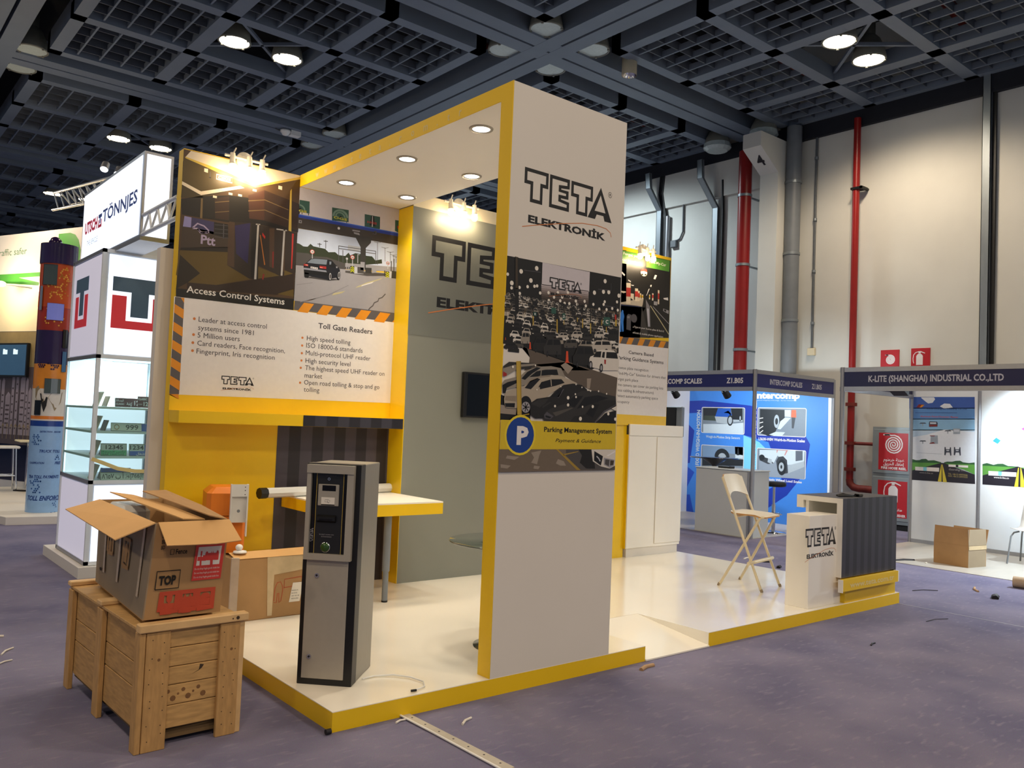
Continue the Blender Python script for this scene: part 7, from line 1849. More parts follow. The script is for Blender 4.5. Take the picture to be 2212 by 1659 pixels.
# scraps on the carpet
GX = 'small scraps on the carpet'
def scrap(x, y, l, w, a, m, label, h=.004):
    d = Vector((math.cos(a), math.sin(a), 0)); n = Vector((-d.y, d.x, 0)); c = Vector((x, y, .001))
    b = MB(); b.tube([c - d * l / 2 + Vector((0, 0, h)), c + n * l * .08 + Vector((0, 0, h * 1.6)), c + d * l / 2 + Vector((0, 0, h))], w / 2, m, 6)
    return tag(b.build('paper_scrap'), label, 'scrap', GX)
for args in ((.37, .05 - .11, .07, .012, .2, 'trash_white', 'white strip on the carpet just left of the trunking head'), (.66, -.25, .11, .014, .5, 'trash_white', 'white strip on the carpet right of the trunking'),
    (2.25, -.12, .16, .03, .2, 'trash_tan', 'crumpled tan scrap at the foot of the stage corner by the ramp'), (-1.05, 2.35, .16, .012, 1.0, 'trash_white', 'curved white offcut on the carpet left of the crate top'), (-1.1, 2.1, .10, .010, .6, 'trash_white', 'short white offcut on the carpet left of the crate'), (-1.03, 2.75, .04, .02, .1, 'trash_white', 'tiny white scrap on the carpet behind the crate'),
    (6.9, 2.1, .22, .03, -.6, 'trash_dark', 'dark twisted scrap behind the bar chair legs'), (7.0, 2.35, .2, .02, .1, 'trash_white', 'pale scrap on the blue carpet behind the bar chair'), (6.75, 1.75, .1, .05, .4, 'trash_dark', 'black scrap on the blue carpet near the chair foot bar'),
    (7.25, -.42, .13, .07, .3, 'trash_dark', 'black lump on the carpet at the right edge of the picture'), (7.55, -.12, .25, .025, .5, 'trash_tan', 'tan scrap on the carpet above the black lump'), (6.95, .15, .3, .008, -.5, 'trash_dark', 'thin black wire on the carpet right of the counter'), (5.6, -.55, .3, .006, -.2, 'trash_dark', 'thin dark wire on the carpet below the counter corner'), (4.25, -.65, .1, .012, .2, 'trash_dark', 'small dark twig on the carpet in the lower right'),
    (8.85, 1.25, .3, .04, -.4, 'trash_dark', 'dark flat offcut on the pale booth floor behind the counter'), (8.9, 1.0, .06, .02, .2, 'trash_white', 'white scrap left of the plain open box')):
    scrap(*args)
kb = MB(); kb.cyl((-.012, -.012, .016), (-.04, -.012, .016), .014, 'trash_dark', n=10); tag(kb.build('castor_foot'), 'tiny dark blue plug at the front corner under the stage', 'foot')

# ================================================================== BLUE SHELL BOOTH (weighing scales)
FX = 8.65
ib = thing('shell_booth', 'blue graphic shell booth with navy fascia boards and aluminium posts', 'exhibition booth', at=(9.8, 4.5, 0))
def post(x, y, z1, parent, r=.03): return MB().cyl((x, y, 0), (x, y, z1), r, 'alu', n=8, smooth=False).build('post', parent)
post(FX, 3.43, 2.52, ib); post(10.9, 3.43, 2.5, ib); post(FX, 6.4, 2.5, ib)
def fascia_x(x, y0, y1, parent, m, name='fascia'):   # board looking to -x
    b = MB(); b.box(x - .012, x + .012, y0, y1, 2.255, 2.455, m); b.box(x - .02, x + .02, y0, y1, 2.455, 2.515, 'alu'); b.box(x - .02, x + .02, y0, y1, 2.195, 2.255, 'alu'); return b.build(name, parent)
def fascia_y(y, x0, x1, parent, m, name='fascia'):
    b = MB(); b.box(x0, x1, y - .012, y + .012, 2.255, 2.455, m); b.box(x0, x1, y - .02, y + .02, 2.455, 2.515, 'alu'); b.box(x0, x1, y - .02, y + .02, 2.195, 2.255, 'alu'); return b.build(name, parent)
f1 = fascia_x(FX, 3.46, 6.4, ib, 'navy_board')
b = MB(); mpx = on_x(FX - .012); put_text(b, mpx, 'INTERCOMP SCALES', -5.37, 2.312, .98, .082, 'text_white', .001, .03); put_text(b, mpx, 'Z1.B05', -3.93, 2.312, .30, .082, 'text_white', .001, .03); b.build('lettering', f1)
f2 = fascia_y(3.43, FX + .03, 10.88, ib, 'navy_board')
b = MB(); mpy = on_y(3.418); put_text(b, mpy, 'INTERCOMP SCALES', 9.02, 2.312, .90, .082, 'text_grey', .001, .03); put_text(b, mpy, 'Z1.B05', 10.2, 2.312, .30, .082, 'text_grey', .001, .03); b.build('lettering', f2)
MB().box(10.9, 10.94, 3.43, 6.45, 0, 2.5, 'booth_white').build('back_wall', ib)
MB().box(FX, 10.9, 6.40, 6.45, 0, 2.5, 'booth_white').build('side_wall', ib)
b = MB(); draw_art(b, on_x(10.9), ART['intercomp']); b.build('wall_graphic', ib)
fl_ = MB().box(FX, 10.9, 3.43, 6.4, .001, .006, 'booth_floor').build('floor_covering', ib)
for y in (4.05, 5.05):
    s_ = thing('arm_spotlight', 'black spotlight under the blue booth fascia, %s' % ('nearer the corner post' if y < 5 else 'further from the corner post'), 'lamp', at=(FX + .1, y, 2.2), group='arm spotlights of the blue booth')
    b = MB(); b.cyl((FX + .02, y, 2.21), (FX + .12, y, 2.19), .012, 'black_plastic', n=8); b.cyl((FX + .10, y, 2.21), (FX + .20, y, 2.12), .05, 'black_plastic', r1=.06, n=14); b.build('head', s_)
    lamp('arm_or_fill_beam', 'SPOT', (FX + .25, y, 2.1), 85, COOL, .05, math.radians(95), .6, aim=(10.9, y + .1, 1.5))
lamp('arm_or_fill_beam', 'SPOT', (FX + .25, 3.75, 2.14), 85, COOL, .05, math.radians(95), .6, aim=(10.9, 3.9, 1.5))
k_ = thing('booth_counter', 'grey white lockable counter behind the corner post of the blue booth', 'counter', at=(8.9, 4.0, 0))
MB().bbox(FX + .02, 9.14, 3.46, 4.48, 0, .985, 'booth_panel', .01).build('body', k_)
MB().bbox(FX + .01, 9.15, 3.45, 4.49, .985, 1.005, 'booth_panel', .006).build('top', k_)
MB().cyl((FX + .015, 3.50, 0), (FX + .015, 3.50, .985), .02, 'alu', n=8).build('corner_profile', k_)
g_ = thing('counter_gadget', 'flat black gadget lying on the booth counter', 'device', at=(8.85, 4.1, 1.005)); MB().bbox(8.78, 8.92, 3.93, 4.15, 1.006, 1.04, 'black_plastic', .008).build('case', g_)
g_ = thing('bistro_table', 'dark glass round bistro table behind the booth counter', 'table', at=(9.6, 4.82, 0))
b = MB(); b.lathe([(.0001, 1.115), (.40, 1.115), (.405, 1.122), (.40, 1.13), (.0001, 1.13)], (9.6, 4.82, 0), 'glass_blue', 36); b.build('table_top', g_)
b = MB(); b.lathe([(.03, 0.95), (.05, 1.0), (.20, 1.10), (.22, 1.113), (.0001, 1.114)], (9.6, 4.82, 0), 'black_plastic', 12); b.build('bracket', g_)
MB().cyl((9.6, 4.82, .02), (9.6, 4.82, .96), .03, 'chrome', n=14).build('column', g_)
b = MB(); b.lathe([(.22, 0), (.22, .01), (.05, .03), (.0001, .03)], (9.6, 4.82, .006), 'chrome', 28); b.build('base', g_)
g_ = thing('bar_stool', 'black padded bar stool on a chrome pole beside the booth counter', 'stool', at=(9.68, 3.72, 0))
b = MB(); b.lathe([(.0001, .735), (.17, .735), (.185, .75), (.185, .795), (.17, .81), (.0001, .812)], (9.68, 3.72, 0), 'black_plastic', 26); b.build('seat', g_)
b = MB(); b.cyl((9.68, 3.72, .03), (9.68, 3.72, .45), .03, 'chrome', n=14); b.cyl((9.68, 3.72, .45), (9.68, 3.72, .735), .02, 'chrome', n=14); b.build('pole', g_)
b = MB(); b.lathe([(.20, 0), (.20, .008), (.05, .03), (.0001, .03)], (9.68, 3.72, .006), 'chrome', 30); b.build('base', g_)
b = MB(); b.tube([(9.68 + .13 * math.cos(t), 3.72 + .13 * math.sin(t), .30) for t in [2 * PI * k / 16 for k in range(16)]], .009, 'chrome', 8, True); b.cyl((9.68, 3.72, .30), (9.81, 3.72, .30), .008, 'chrome', n=8); b.build('foot_ring', g_)
g_ = thing('monitor', 'black monitor in a grey casing standing beyond the white cabinet', 'monitor', at=(8.95, 5.2, 0))
b = MB(); b.bbox(8.92, 9.0, 5.0, 5.75, 1.45, 1.95, 'cabinet_steel', .01); b.build('casing', g_); MB().bbox(8.905, 8.92, 5.11, 5.74, 1.46, 1.935, 'black_gloss', .004).build('screen', g_)
b = MB(); b.cyl((8.96, 5.38, .02), (8.96, 5.38, 1.46), .03, 'black_plastic', n=12); b.cyl((8.96, 5.38, .005), (8.96, 5.38, .03), .25, 'black_plastic', n=24); b.build('stand', g_)

# ================================================================== WHITE SHELL BOOTH (road studs)
KX = 8.73
kb_ = thing('shell_booth', 'white shell booth at the right edge with navy name board and road posters', 'exhibition booth', at=(9.8, 1, 0))
post(KX, 2.09, 2.52, kb_, .033); post(10.9, 2.13, 2.5, kb_); post(10.9, 1.155, 2.5, kb_); post(10.9, .17, 2.5, kb_)
f1 = fascia_x(KX, -3.5, 2.06, kb_, 'navy_board_k')
b = MB(); mpx = on_x(KX - .012); put_text(b, mpx, 'K-LITE (SHANGHAI) INDUSTRIAL CO.,LTD', -1.72, 2.315, 1.66, .085, 'text_grey', .001, .03); b.build('lettering', f1)
fascia_y(2.13, KX + .03, 10.88, kb_, 'navy_board_k')
for y0, y1 in ((1.18, 2.105), (.195, 1.13), (-.9, .145)): MB().box(10.89, 10.93, y0, y1, .0, 2.5, 'booth_white').build('wall_panel', kb_)
MB().box(10.87, 10.89, -.9, 2.1, .0, .06, 'alu').build('base_rail', kb_)
b = MB(); b.box(10.88, 10.895, -.9, 2.12, 2.44, 2.5, 'alu'); b.build('top_rail', kb_)
b = MB(); draw_art(b, on_x(10.889), ART['klite']); b.build('road_poster', kb_)
b = MB(); draw_art(b, on_x(10.889), ART['klite2']); b.build('road_poster', kb_)
MB().box(8.6, 10.9, -3.5, 2.13, .001, .006, 'booth_floor').build('floor_covering', kb_)
s_ = thing('arm_spotlight', 'black spotlight under the navy name board of the white booth', 'lamp', at=(9.2, 1.6, 2.2))
b = MB(); b.cyl((KX, 1.62, 2.21), (9.1, 1.6, 2.26), .012, 'black_plastic', n=8); b.prism([(9.1, 1.68, 2.27), (9.1, 1.46, 2.27), (9.32, 1.46, 2.16), (9.32, 1.66, 2.16)], (0.02, 0, .06), 'black_plastic'); b.build('head', s_)
lamp('arm_or_fill_beam', 'SPOT', (9.75, .35, 2.28), 260, COOL, .05, math.radians(85), .8, aim=(10.9, .32, 1.6))
lamp('arm_or_fill_beam', 'SPOT', (9.6, -.9, 2.3), 500, COOL, .08, math.radians(140), .9, aim=(8.6, -.6, 0))  # added fill without a fixture, replaces bounce off the bright booth wall
bx = thing('plain_box', 'plain brown open box standing on the pale floor of the white booth', 'carton', at=(9.2, .75, .006))
p = [Vector(q) for q in ((9.11, 1.0, .006), (9.04, .55, .006), (9.40, .48, .006), (9.47, .93, .006))]
b = MB(); H_ = .27
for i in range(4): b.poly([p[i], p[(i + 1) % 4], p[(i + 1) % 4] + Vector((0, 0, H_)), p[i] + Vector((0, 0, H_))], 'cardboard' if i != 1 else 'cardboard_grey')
b.poly(p, 'cardboard'); o_ = b.build('box_body', bx); md = o_.modifiers.new('board', 'SOLIDIFY'); md.thickness = .006
up = Vector((0, 0, H_))
for i, h_, dx in ((0, .21, -.02), (2, .19, .05), (1, .20, -.01)):
    a, c = p[i] + up, p[(i + 1) % 4] + up; nrm = (c - a).cross(Vector((0, 0, 1))).normalized()
    flap([a, c, c + Vector((0, 0, h_)) + nrm * dx, a + Vector((0, 0, h_)) + nrm * dx], bx, 'cardboard' if i != 1 else 'cardboard_grey')
b = MB(); a, c = p[1] + up * .9, p[2] + up * .9; b.ribbon([a + Vector((-.002, -.006, 0)), c + Vector((-.002, -.006, 0))], .05, (c - a).cross(Vector((0, 0, 1))), 'tape_clear'); b.build('tape', bx)
tb = thing('paper_tube', 'brown cardboard tube lying on the carpet at the right edge', 'tube', at=(8.2, -.5, .06))
b = MB(); a, c = Vector((8.15, -.27, .062)), Vector((8.3, -1.3, .062)); b.cyl(a, c, .06, 'tube_paper', n=24, caps=False); b.cyl(a, c, .05, 'tube_paper', n=24, caps=False)
d = (c - a).normalized(); aa = d.orthogonal().normalized(); bb = d.cross(aa)
for e_ in (a, c):
    n = 24; R = [e_ + aa * r * math.cos(2 * PI * k / n) + bb * r * math.sin(2 * PI * k / n) for r in (.06, .05) for k in range(n)]
    b.add(R, [[k, (k + 1) % n, n + (k + 1) % n, n + k] for k in range(n)], 'tube_paper')
b.build('roll', tb)
pc = thing('shell_chair', 'white plastic shell chair with grey steel legs at the right edge', 'chair', at=(10.2, .2, 0))
b = MB(); rows = []
prof = [(-.22, .44), (-.1, .425), (.06, .42), (.17, .45), (.21, .54), (.24, .68), (.27, .82)]
for f, z in prof: rows.append([(10.2 + f * .9, .2 + s * .22 * (1 - .06 * (z > .6)), z + .03 * s * s) for s in (-1, -.5, 0, .5, 1)])
vs = [q for r in rows for q in r]; b.add(vs, [[i * 5 + k, i * 5 + k + 1, (i + 1) * 5 + k + 1, (i + 1) * 5 + k] for i in range(len(prof) - 1) for k in range(4)], 'plastic_white', True)
o_ = b.build('seat_shell', pc); md = o_.modifiers.new('t', 'SOLIDIFY'); md.thickness = .008
for sx, sy in ((-1, -1), (-1, 1), (1, -1), (1, 1)):
    b = MB(); b.tube([(10.2 + sx * .09, .2 + sy * .15, .425), (10.2 + sx * .15, .2 + sy * .19, .41), (10.2 + sx * .19, .2 + sy * .21, .36), (10.2 + sx * .23, .2 + sy * .24, .006)], .011, 'grey_pipe', 8); b.build('leg', pc)

# small glowing sign box behind the parking poster
lb_ = thing('glowing_sign', 'small white glowing sign box above the parking poster', 'sign', at=(9.5, 8.0, 3.0))
sgx, sgy0, sgy1, sgz0, sgz1 = 8.7, 7.35, 10.2, 2.9, 3.95
MB().box(sgx + .01, sgx + .8, sgy0 + .01, sgy1, sgz0, sgz1, 'alu').build('frame', lb_)
b = MB(); b.poly([(sgx, sgy0 + .06, sgz0 + .05), (sgx, sgy1, sgz0 + .05), (sgx, sgy1, sgz1 - .05), (sgx, sgy0 + .06, sgz1 - .05)], 'lightbox'); b.poly([(sgx + .08, sgy0, sgz0 + .05), (sgx + .75, sgy0, sgz0 + .05), (sgx + .75, sgy0, sgz1 - .06), (sgx + .08, sgy0, sgz1 - .06)], 'lightbox'); b.build('lit_panel', lb_)
b = MB()
for y_ in (7.6, 9.9): b.box(sgx + .3, sgx + .36, y_, y_ + .06, 0, sgz0, 'alu')
b.build('mast', lb_)

# ================================================================== GLOWING NUMBER PLATE STAND
for n_, c_ in (('lb_blue', '#2a3f80'), ('lb_red', '#c02040'), ('lb_grey', '#3e5364'), ('lb_pale', '#b4c0d8'), ('lb_logored', '#d0323c')):
    mat(n_, c_, 0.45, emit=.22, var=.02)
us = thing('plate_stand', 'white glowing stand with sign box, letter logos and plate showcase', 'exhibition booth', at=(.6, 5.2, 0))
UX, UY = -.09, 4.65
b = MB(); b.box(UX - .06, 2.6, UY - .06, 6.1, 0, .10, 'offwhite_panel'); b.build('plinth', us)
b = MB(); b.box(UX + .012, 2.4, UY + .012, 5.82, .10, .86, 'booth_white'); low = b.build('lower_cabinet', us)
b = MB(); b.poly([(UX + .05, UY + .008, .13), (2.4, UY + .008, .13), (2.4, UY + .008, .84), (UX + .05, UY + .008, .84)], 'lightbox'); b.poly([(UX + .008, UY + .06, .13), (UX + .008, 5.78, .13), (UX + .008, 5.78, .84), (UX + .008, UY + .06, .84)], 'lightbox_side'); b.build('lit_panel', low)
b = MB()
for x, y in ((UX, UY), (UX, 5.80), (2.38, UY), (1.15, UY)): b.box(x, x + .035, y, y + .035, .10, 3.06, 'booth_white')
for z in (.105, .855, 2.03, 3.03): b.box(UX, 2.4, UY, UY + .03, z, z + .035, 'booth_white'); b.box(UX, UX + .03, UY, 5.83, z, z + .035, 'alu')
b.build('frame', us)
for z in (.885, 1.115, 1.350, 1.58):
    MB().box(UX + .01, 2.38, UY + .01, 5.80, z - .022, z, 'booth_white').build('shelf', us)
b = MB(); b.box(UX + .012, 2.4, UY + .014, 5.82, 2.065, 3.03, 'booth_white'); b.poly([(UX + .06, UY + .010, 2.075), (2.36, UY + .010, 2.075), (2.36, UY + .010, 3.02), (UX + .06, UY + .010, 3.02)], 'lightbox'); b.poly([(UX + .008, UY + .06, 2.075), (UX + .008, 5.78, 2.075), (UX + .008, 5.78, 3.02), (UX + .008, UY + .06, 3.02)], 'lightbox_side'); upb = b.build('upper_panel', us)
b = MB()
def tu(mp, u0, u1, v0, v1):
    w = u1 - u0; h = v1 - v0
    P = lambda pts, m, k: b.poly([mp(u0 + a * w, v0 + c * h, k) for a, c in pts], m)
    P([(0, 1), (1, 1), (1, .72), (.66, .72), (.66, .24), (.34, .24), (.34, .72), (0, .72)], 'lb_grey', .001)
    P([(0, 0), (1, 0), (1, .64), (.74, .64), (.74, .16), (.26, .16), (.26, .64), (0, .64)], 'lb_logored', .001)
tu(on_y(UY + .009), .012, .512, 2.325, 2.815); tu(on_x(UX + .007), -5.66, -5.16, 2.36, 2.86)
b.build('logo', upb)
b = MB(); b.box(.7, .74, 5.74, 5.79, .86, 2.06, 'grey_pipe'); b.box(1.0, 1.04, 5.74, 5.79, .86, 2.06, 'grey_pipe'); b.box(UX + .02, 2.38, 5.8, 5.82, .86, 2.06, 'lightbox'); b.build('showcase_back', us)
b = MB(); b.box(UX + .004, UX + .008, UY + .04, 5.79, .89, 2.03, 'clear_glass'); b.box(UX + .04, 2.38, UY + .002, UY + .006, .89, 2.03, 'clear_glass'); b.build('glass_pane', us)
lamp('showcase_light', 'AREA', (.9, 5.2, 2.0), 60, (.9, .96, 1), .5, aim=(.9, 5.2, 0))
# sign box
b = MB(); b.box(.01, .26, 3.87, 6.0, 3.05, 3.84, 'alu'); sb_ = b.build('sign_box', us)
b = MB(); b.poly([(.006, 3.905, 3.10), (.006, 5.97, 3.10), (.006, 5.97, 3.81), (.006, 3.905, 3.81)], 'lightbox'); b.poly([(.03, 3.866, 3.09), (.235, 3.866, 3.09), (.235, 3.866, 3.815), (.03, 3.866, 3.815)], 'lightbox'); b.build('lit_panel', sb_)
b = MB(); mpx = on_x(.005); put_text(b, mpx, 'UTSCH', -5.86, 3.375, .50, .125, 'lb_red', .001, .05); put_text(b, mpx, 'TÖNNJES', -5.16, 3.40, 1.16, .125, 'lb_blue', .001, .02)
for (u, v, w, h_, m_) in ((-5.325, 3.47, .13, .035, 'lb_blue'), (-5.28, 3.41, .04, .07, 'lb_blue'), (-5.325, 3.37, .13, .03, 'lb_red'), (-5.325, 3.37, .03, .08, 'lb_red'), (-5.225, 3.37, .03, .08, 'lb_red')): b.poly([mpx(u, v, .001), mpx(u + w, v, .001), mpx(u + w, v + h_, .001), mpx(u, v + h_, .001)], m_)
put_text(b, mpx, 'THE VEHICLE', -5.74, 3.24, .42, .055, 'lb_pale', .001)
b.build('lettering', sb_)
# ladder truss and lights
b = MB()
for z in (3.10, 3.27): b.cyl((.03, 2.98, z), (.03, 3.87, z), .018, 'truss_white', n=10)
ys = [3.85, 3.70, 3.62, 3.47, 3.38, 3.23, 3.14, 3.0]
for a_, c_, k in zip(ys[:-1], ys[1:], range(9)): b.cyl((.03, a_, 3.11 if k % 2 == 0 else 3.26), (.03, c_, 3.26 if k % 2 == 0 else 3.11), .010, 'truss_white', n=8)
b.build('ladder_truss', us)
MB().box(-.075, 2.3, 2.975, 3.06, 0, 2.85, 'offwhite_panel').build('back_panel', us)
b = MB(); b.box(.27, 2.4, 4.70, 4.74, 3.06, 3.16, 'truss_white'); b.box(.27, 2.4, 5.75, 5.8, 3.06, 3.16, 'truss_white')
for x in (.6, 1.2, 1.8): b.box(x, x + .03, 4.7, 5.8, 3.1, 3.13, 'truss_white')
b.build('roof_frame', us)
tr = thing('lighting_truss', 'silver lighting truss with small lamps left of the glowing sign box', 'truss', at=(.6, 8.0, 4.2))
b = MB(); T0 = [Vector((.62, 7.2, z)) + Vector((dx, 0, 0)) for z, dx in ((4.15, 0), (4.42, 0), (4.28, .25))]; dv = Vector((-.02, 3.6, .45))
for p_ in T0: b.cyl(p_, p_ + dv, .022, 'alu', n=8)
for k in range(9):
    for a_, c_ in ((0, 1), (1, 2), (2, 0)): b.cyl(T0[a_] + dv * (k / 9), T0[c_] + dv * ((k + 1) / 9), .011, 'alu', n=6)
b.build('frame', tr)
for k, (x, y, z) in enumerate(((.55, 7.5, 4.62), (.7, 7.45, 4.58))):
    b = MB(); b.cyl((x, y, z), (x - .03, y - .05, z - .09), .045, 'alu', r1=.05, n=12); h_ = b.build('lamp_head', tr); b = MB(); b.disc((x - .031, y - .051, z - .091), .045, 'downlight_on', (-.03, -.05, -.09), 14); b.build('lens', h_)

# number plates on the shelves
GP = 'number plates on the glowing showcase shelves'
def plate(u0, u1, z, h, label, draw, lean=.018, y=UY + .05):
    o = thing('number_plate', label, 'number plate', at=((u0 + u1) / 2, y, z), group=GP)
    mp = lambda u, v, k: (u, y + (v - z) * lean / .1 - k, v)
    b = MB(); b.prism([mp(u0, z + .001, 0), mp(u1, z + .001, 0), mp(u1, z + h, 0), mp(u0, z + h, 0)], (0, .004, 0), 'pr_platewhite'); b.build('blank', o)
    b = MB(); draw(b, mp); b.build('printing', o); return o
R = lambda b, mp, u0, u1, v0, v1, m, k=.0008: b.poly([mp(u0, v0, k), mp(u1, v0, k), mp(u1, v1, k), mp(u0, v1, k)], m)
FRM = lambda b, mp, u0, u1, v0, v1, m: b.ribbon([mp(a, c, .0012) for a, c in ((u0, v0), (u1, v0), (u1, v1), (u0, v1), (u0, v0))], .005, (0, -1, 0), m)
def d1(b, mp):
    R(b, mp, .11, .335, 1.582, 1.668, 'pr_platebrown'); put_text(b, mp, 'CLASSIC', .115, 1.602, .075, .016, 'text_white', .0016, .02); put_text(b, mp, '\ufedb\ufefc\ufeb3\ufef4\ufedb', .115, 1.635, .07, .018, 'text_white', .0016, .02); put_text(b, mp, 'دبي', .21, 1.605, .05, .035, 'text_white', .0016, .03); put_text(b, mp, '12', .28, 1.60, .045, .045, 'text_white', .0016, .02)
plate(.105, .335, 1.58, .088, 'long maroon plate on the top showcase shelf', d1)
def d2(b, mp):
    R(b, mp, .305, .50, 1.582, 1.69, 'pr_platebrown'); R(b, mp, .40, .50, 1.645, 1.69, 'cable_grey', .001); put_text(b, mp, 'CLASSIC', .312, 1.655, .08, .02, 'text_white', .0016, .03); put_text(b, mp, '\ufedb\ufefc\ufeb3\ufef4\ufedb', .405, 1.655, .08, .02, 'text_white', .0016, .03); put_text(b, mp, 'DUBAI', .312, 1.61, .035, .01, 'text_white', .0016); put_text(b, mp, '12345', .36, 1.598, .115, .042, 'text_white', .0016, .03)
plate(.305, .50, 1.58, .112, 'taller maroon plate at the right end of the top showcase shelf', d2, y=UY + .03)
def d3(b, mp):
    R(b, mp, .36, .50, 1.353, 1.425, 'pr_plateblue'); b.poly([mp(a, c, .0012) for a, c in circle_pts(.135, 1.39, .024, .026)], 'trash_tan'); b.poly([mp(a, c, .0016) for a, c in circle_pts(.135, 1.39, .017, .018)], 'pr_platewhite'); put_text(b, mp, '999', .215, 1.366, .115, .046, 'pr_platetext', .0016, .01); FRM(b, mp, .085, .36, 1.353, 1.428, 'pr_platetext')
plate(.083, .50, 1.35, .08, 'white and blue plate reading 999', d3)
def d4(b, mp):
    R(b, mp, .01, .235, 1.118, 1.168, 'pr_plategreen'); put_text(b, mp, '12345', .05, 1.178, .155, .04, 'pr_platetext', .0016, .02); put_text(b, mp, 'RAK TAXI UAE', .025, 1.123, .19, .016, 'pr_platetext', .0016, .01); put_text(b, mp, '\ufe94\ufee4\ufef4\ufea8\ufedf\ufe8d \ufeb1\ufe83\ufead', .02, 1.147, .2, .016, 'pr_platetext', .0016, .01); FRM(b, mp, .01, .235, 1.118, 1.228, 'pr_platetext')
plate(.005, .24, 1.115, .118, 'white and green plate reading 12345', d4)
def d5(b, mp):
    R(b, mp, .262, .50, 1.118, 1.162, 'pr_plateblue'); R(b, mp, .40, .50, 1.162, 1.222, 'pr_plateblue'); put_text(b, mp, '1234', .268, 1.175, .125, .042, 'pr_platetext', .0016, .02); put_text(b, mp, '\ufedd\ufe8e\ufed0\ufeb7\ufefb\ufe8d', .325, 1.125, .1, .024, 'text_white', .0016, .02); put_text(b, mp, 'UAE', .41, 1.17, .05, .014, 'text_white', .0016); FRM(b, mp, .262, .50, 1.118, 1.226, 'pr_platetext')
plate(.258, .50, 1.115, .116, 'white and blue plate reading 1234', d5)
def d6(b, mp):
    R(b, mp, .02, .285, .962, 1.0, 'pr_plateblue'); put_text(b, mp, 'KUWAIT', .04, .97, .06, .018, 'pr_platetext', .0016); put_text(b, mp, '٨٦٥٧ ب أ ط', .03, .90, .245, .046, 'pr_platetext', .0016, .02); FRM(b, mp, .02, .285, .887, .96, 'pr_platetext')
plate(.018, .287, .885, .115, 'white plate with a blue top and eastern arabic numerals', d6)
def d7(b, mp):
    put_text(b, mp, '766', .292, .905, .075, .04, 'pr_platetext', .0016); put_text(b, mp, 'DJG', .385, .91, .07, .026, 'pr_platetext', .0016); FRM(b, mp, .375, .47, .888, .945, 'pr_platetext'); FRM(b, mp, .288, .47, .888, .947, 'pr_platetext')
plate(.286, .50, .885, .065, 'plain white plate reading 766 DJG', d7, y=UY + .045)
for z, lab in ((1.58, 'leaning tan plates at the left end of the top showcase shelf'), (1.35, 'leaning tan plates at the left end of the second showcase shelf'), (1.115, 'leaning grey plates at the left end of the third showcase shelf'), (.885, 'leaning dark plates at the left end of the bottom showcase shelf')):
    o = thing('plate_holder', lab, 'plate holder', at=(-.02, 5.0, z), group='leaning plate holders in the showcase')
    b = MB(); b.prism([(-.03, 4.78, z + .001), (-.025, 5.0, z + .001), (.02, 5.0, z + .14), (.015, 4.78, z + .14)], (.012, 0, 0), 'styro'); b.build('plate', o)
    b = MB(); b.prism([(.05, 4.80, z + .001), (.055, 4.98, z + .001), (.085, 4.98, z + .10), (.08, 4.80, z + .10)], (.01, 0, 0), 'tower_stone'); b.build('plate', o)
b = MB(); b.ribbon([(-.08, 4.66 - .014, 1.09), (.0, 4.64, 1.06), (.15, 4.64, 1.0), (.30, 4.64, .975), (.50, 4.64, .97)], .035, (0, -1, 0), 'text_yellowish')
tag(b.build('barrier_tape'), 'yellow tape strung across the lower showcase shelves', 'tape')

# ================================================================== LEFT STAND: enforcement tower, green wall, screen
pl = thing('low_platform', 'low white platform under the orange and blue tower', 'platform', at=(0, 10, 0))
MB().prism([(-.11, 8.6, 0), (2.5, 8.2, 0), (2.5, 13, 0), (-1.2, 13, 0)], (0, 0, .10), 'offwhite_panel').build('deck', pl)
TX, TYc = .405, 9.15
tw = thing('toll_tower', 'tall round tower, orange and purple above, blue lettering below', 'enforcement tower', at=(TX, TYc, .10))
RL = .208
segs = [(.101, 1.27, RL, 'tower_blue'), (1.27, 1.345, RL + .001, 'tower_navy'), (1.345, 1.365, RL + .001, 'tower_cream'), (1.365, 1.41, RL + .001, 'tower_band'), (1.41, 1.78, RL, 'tower_cream'), (1.78, 2.12, RL, 'tower_amber'), (2.12, 2.58, RL + .002, 'tower_purple'), (2.58, 2.90, RL + .002, 'tower_red'), (2.90, 3.50, RL + .004, 'tower_orange')]
for z0, z1, r, m in segs[:1]: MB().cyl((TX, TYc, z0), (TX, TYc, z1), r, m, n=40).build('lower_drum', tw)
b = MB()
for z0, z1, r, m in segs[1:]: b.cyl((TX, TYc, z0), (TX, TYc, z1), r, m, n=40)
b.build('upper_drum', tw)
b = MB(); b.cyl((TX + .01, TYc, 3.50), (TX + .01, TYc, 3.78), RL + .025, 'tower_purple', n=40); b.sphere((TX - .07, TYc - .12, 3.78), .085, 'tower_purple', (1, 1, 1.1)); b.sphere((TX + .07, TYc - .05, 3.78), .06, 'tower_purple', (1.1, 1, .5)); b.build('top_cap', tw)
vd = Vector((-2.09 - TX, -3.81 - TYc, 0)).normalized()            # towards the aisle
a0 = math.atan2(vd.y, vd.x)
def mpt(r): return lambda u, v, h: (TX + (r + h) * math.cos(a0 + u / r), TYc + (r + h) * math.sin(a0 + u / r), v)
b = MB(); mt = mpt(RL)
def ttxt(s_, u, v, w, cap, bold=.03, sh=.3): put_text(b, mt, s_, u, v, w, cap, 'tower_text', .002, bold, sh)
ttxt('DETECTION . RECOG', -.09, 1.185, .27, .024); ttxt('TRUCK TOLL', -.08, .915, .27, .038); ttxt('CLASSIFICATION', -.22, .76, .21, .025); ttxt('FREE', .12, .755, .10, .038); ttxt('TRA TOLL PAYMENTS', -.22, .565, .42, .042); ttxt('TOLL ENFORCE', -.215, .265, .47, .065)
b.build('lettering', tw)
b = MB(); rn = random.Random(3)
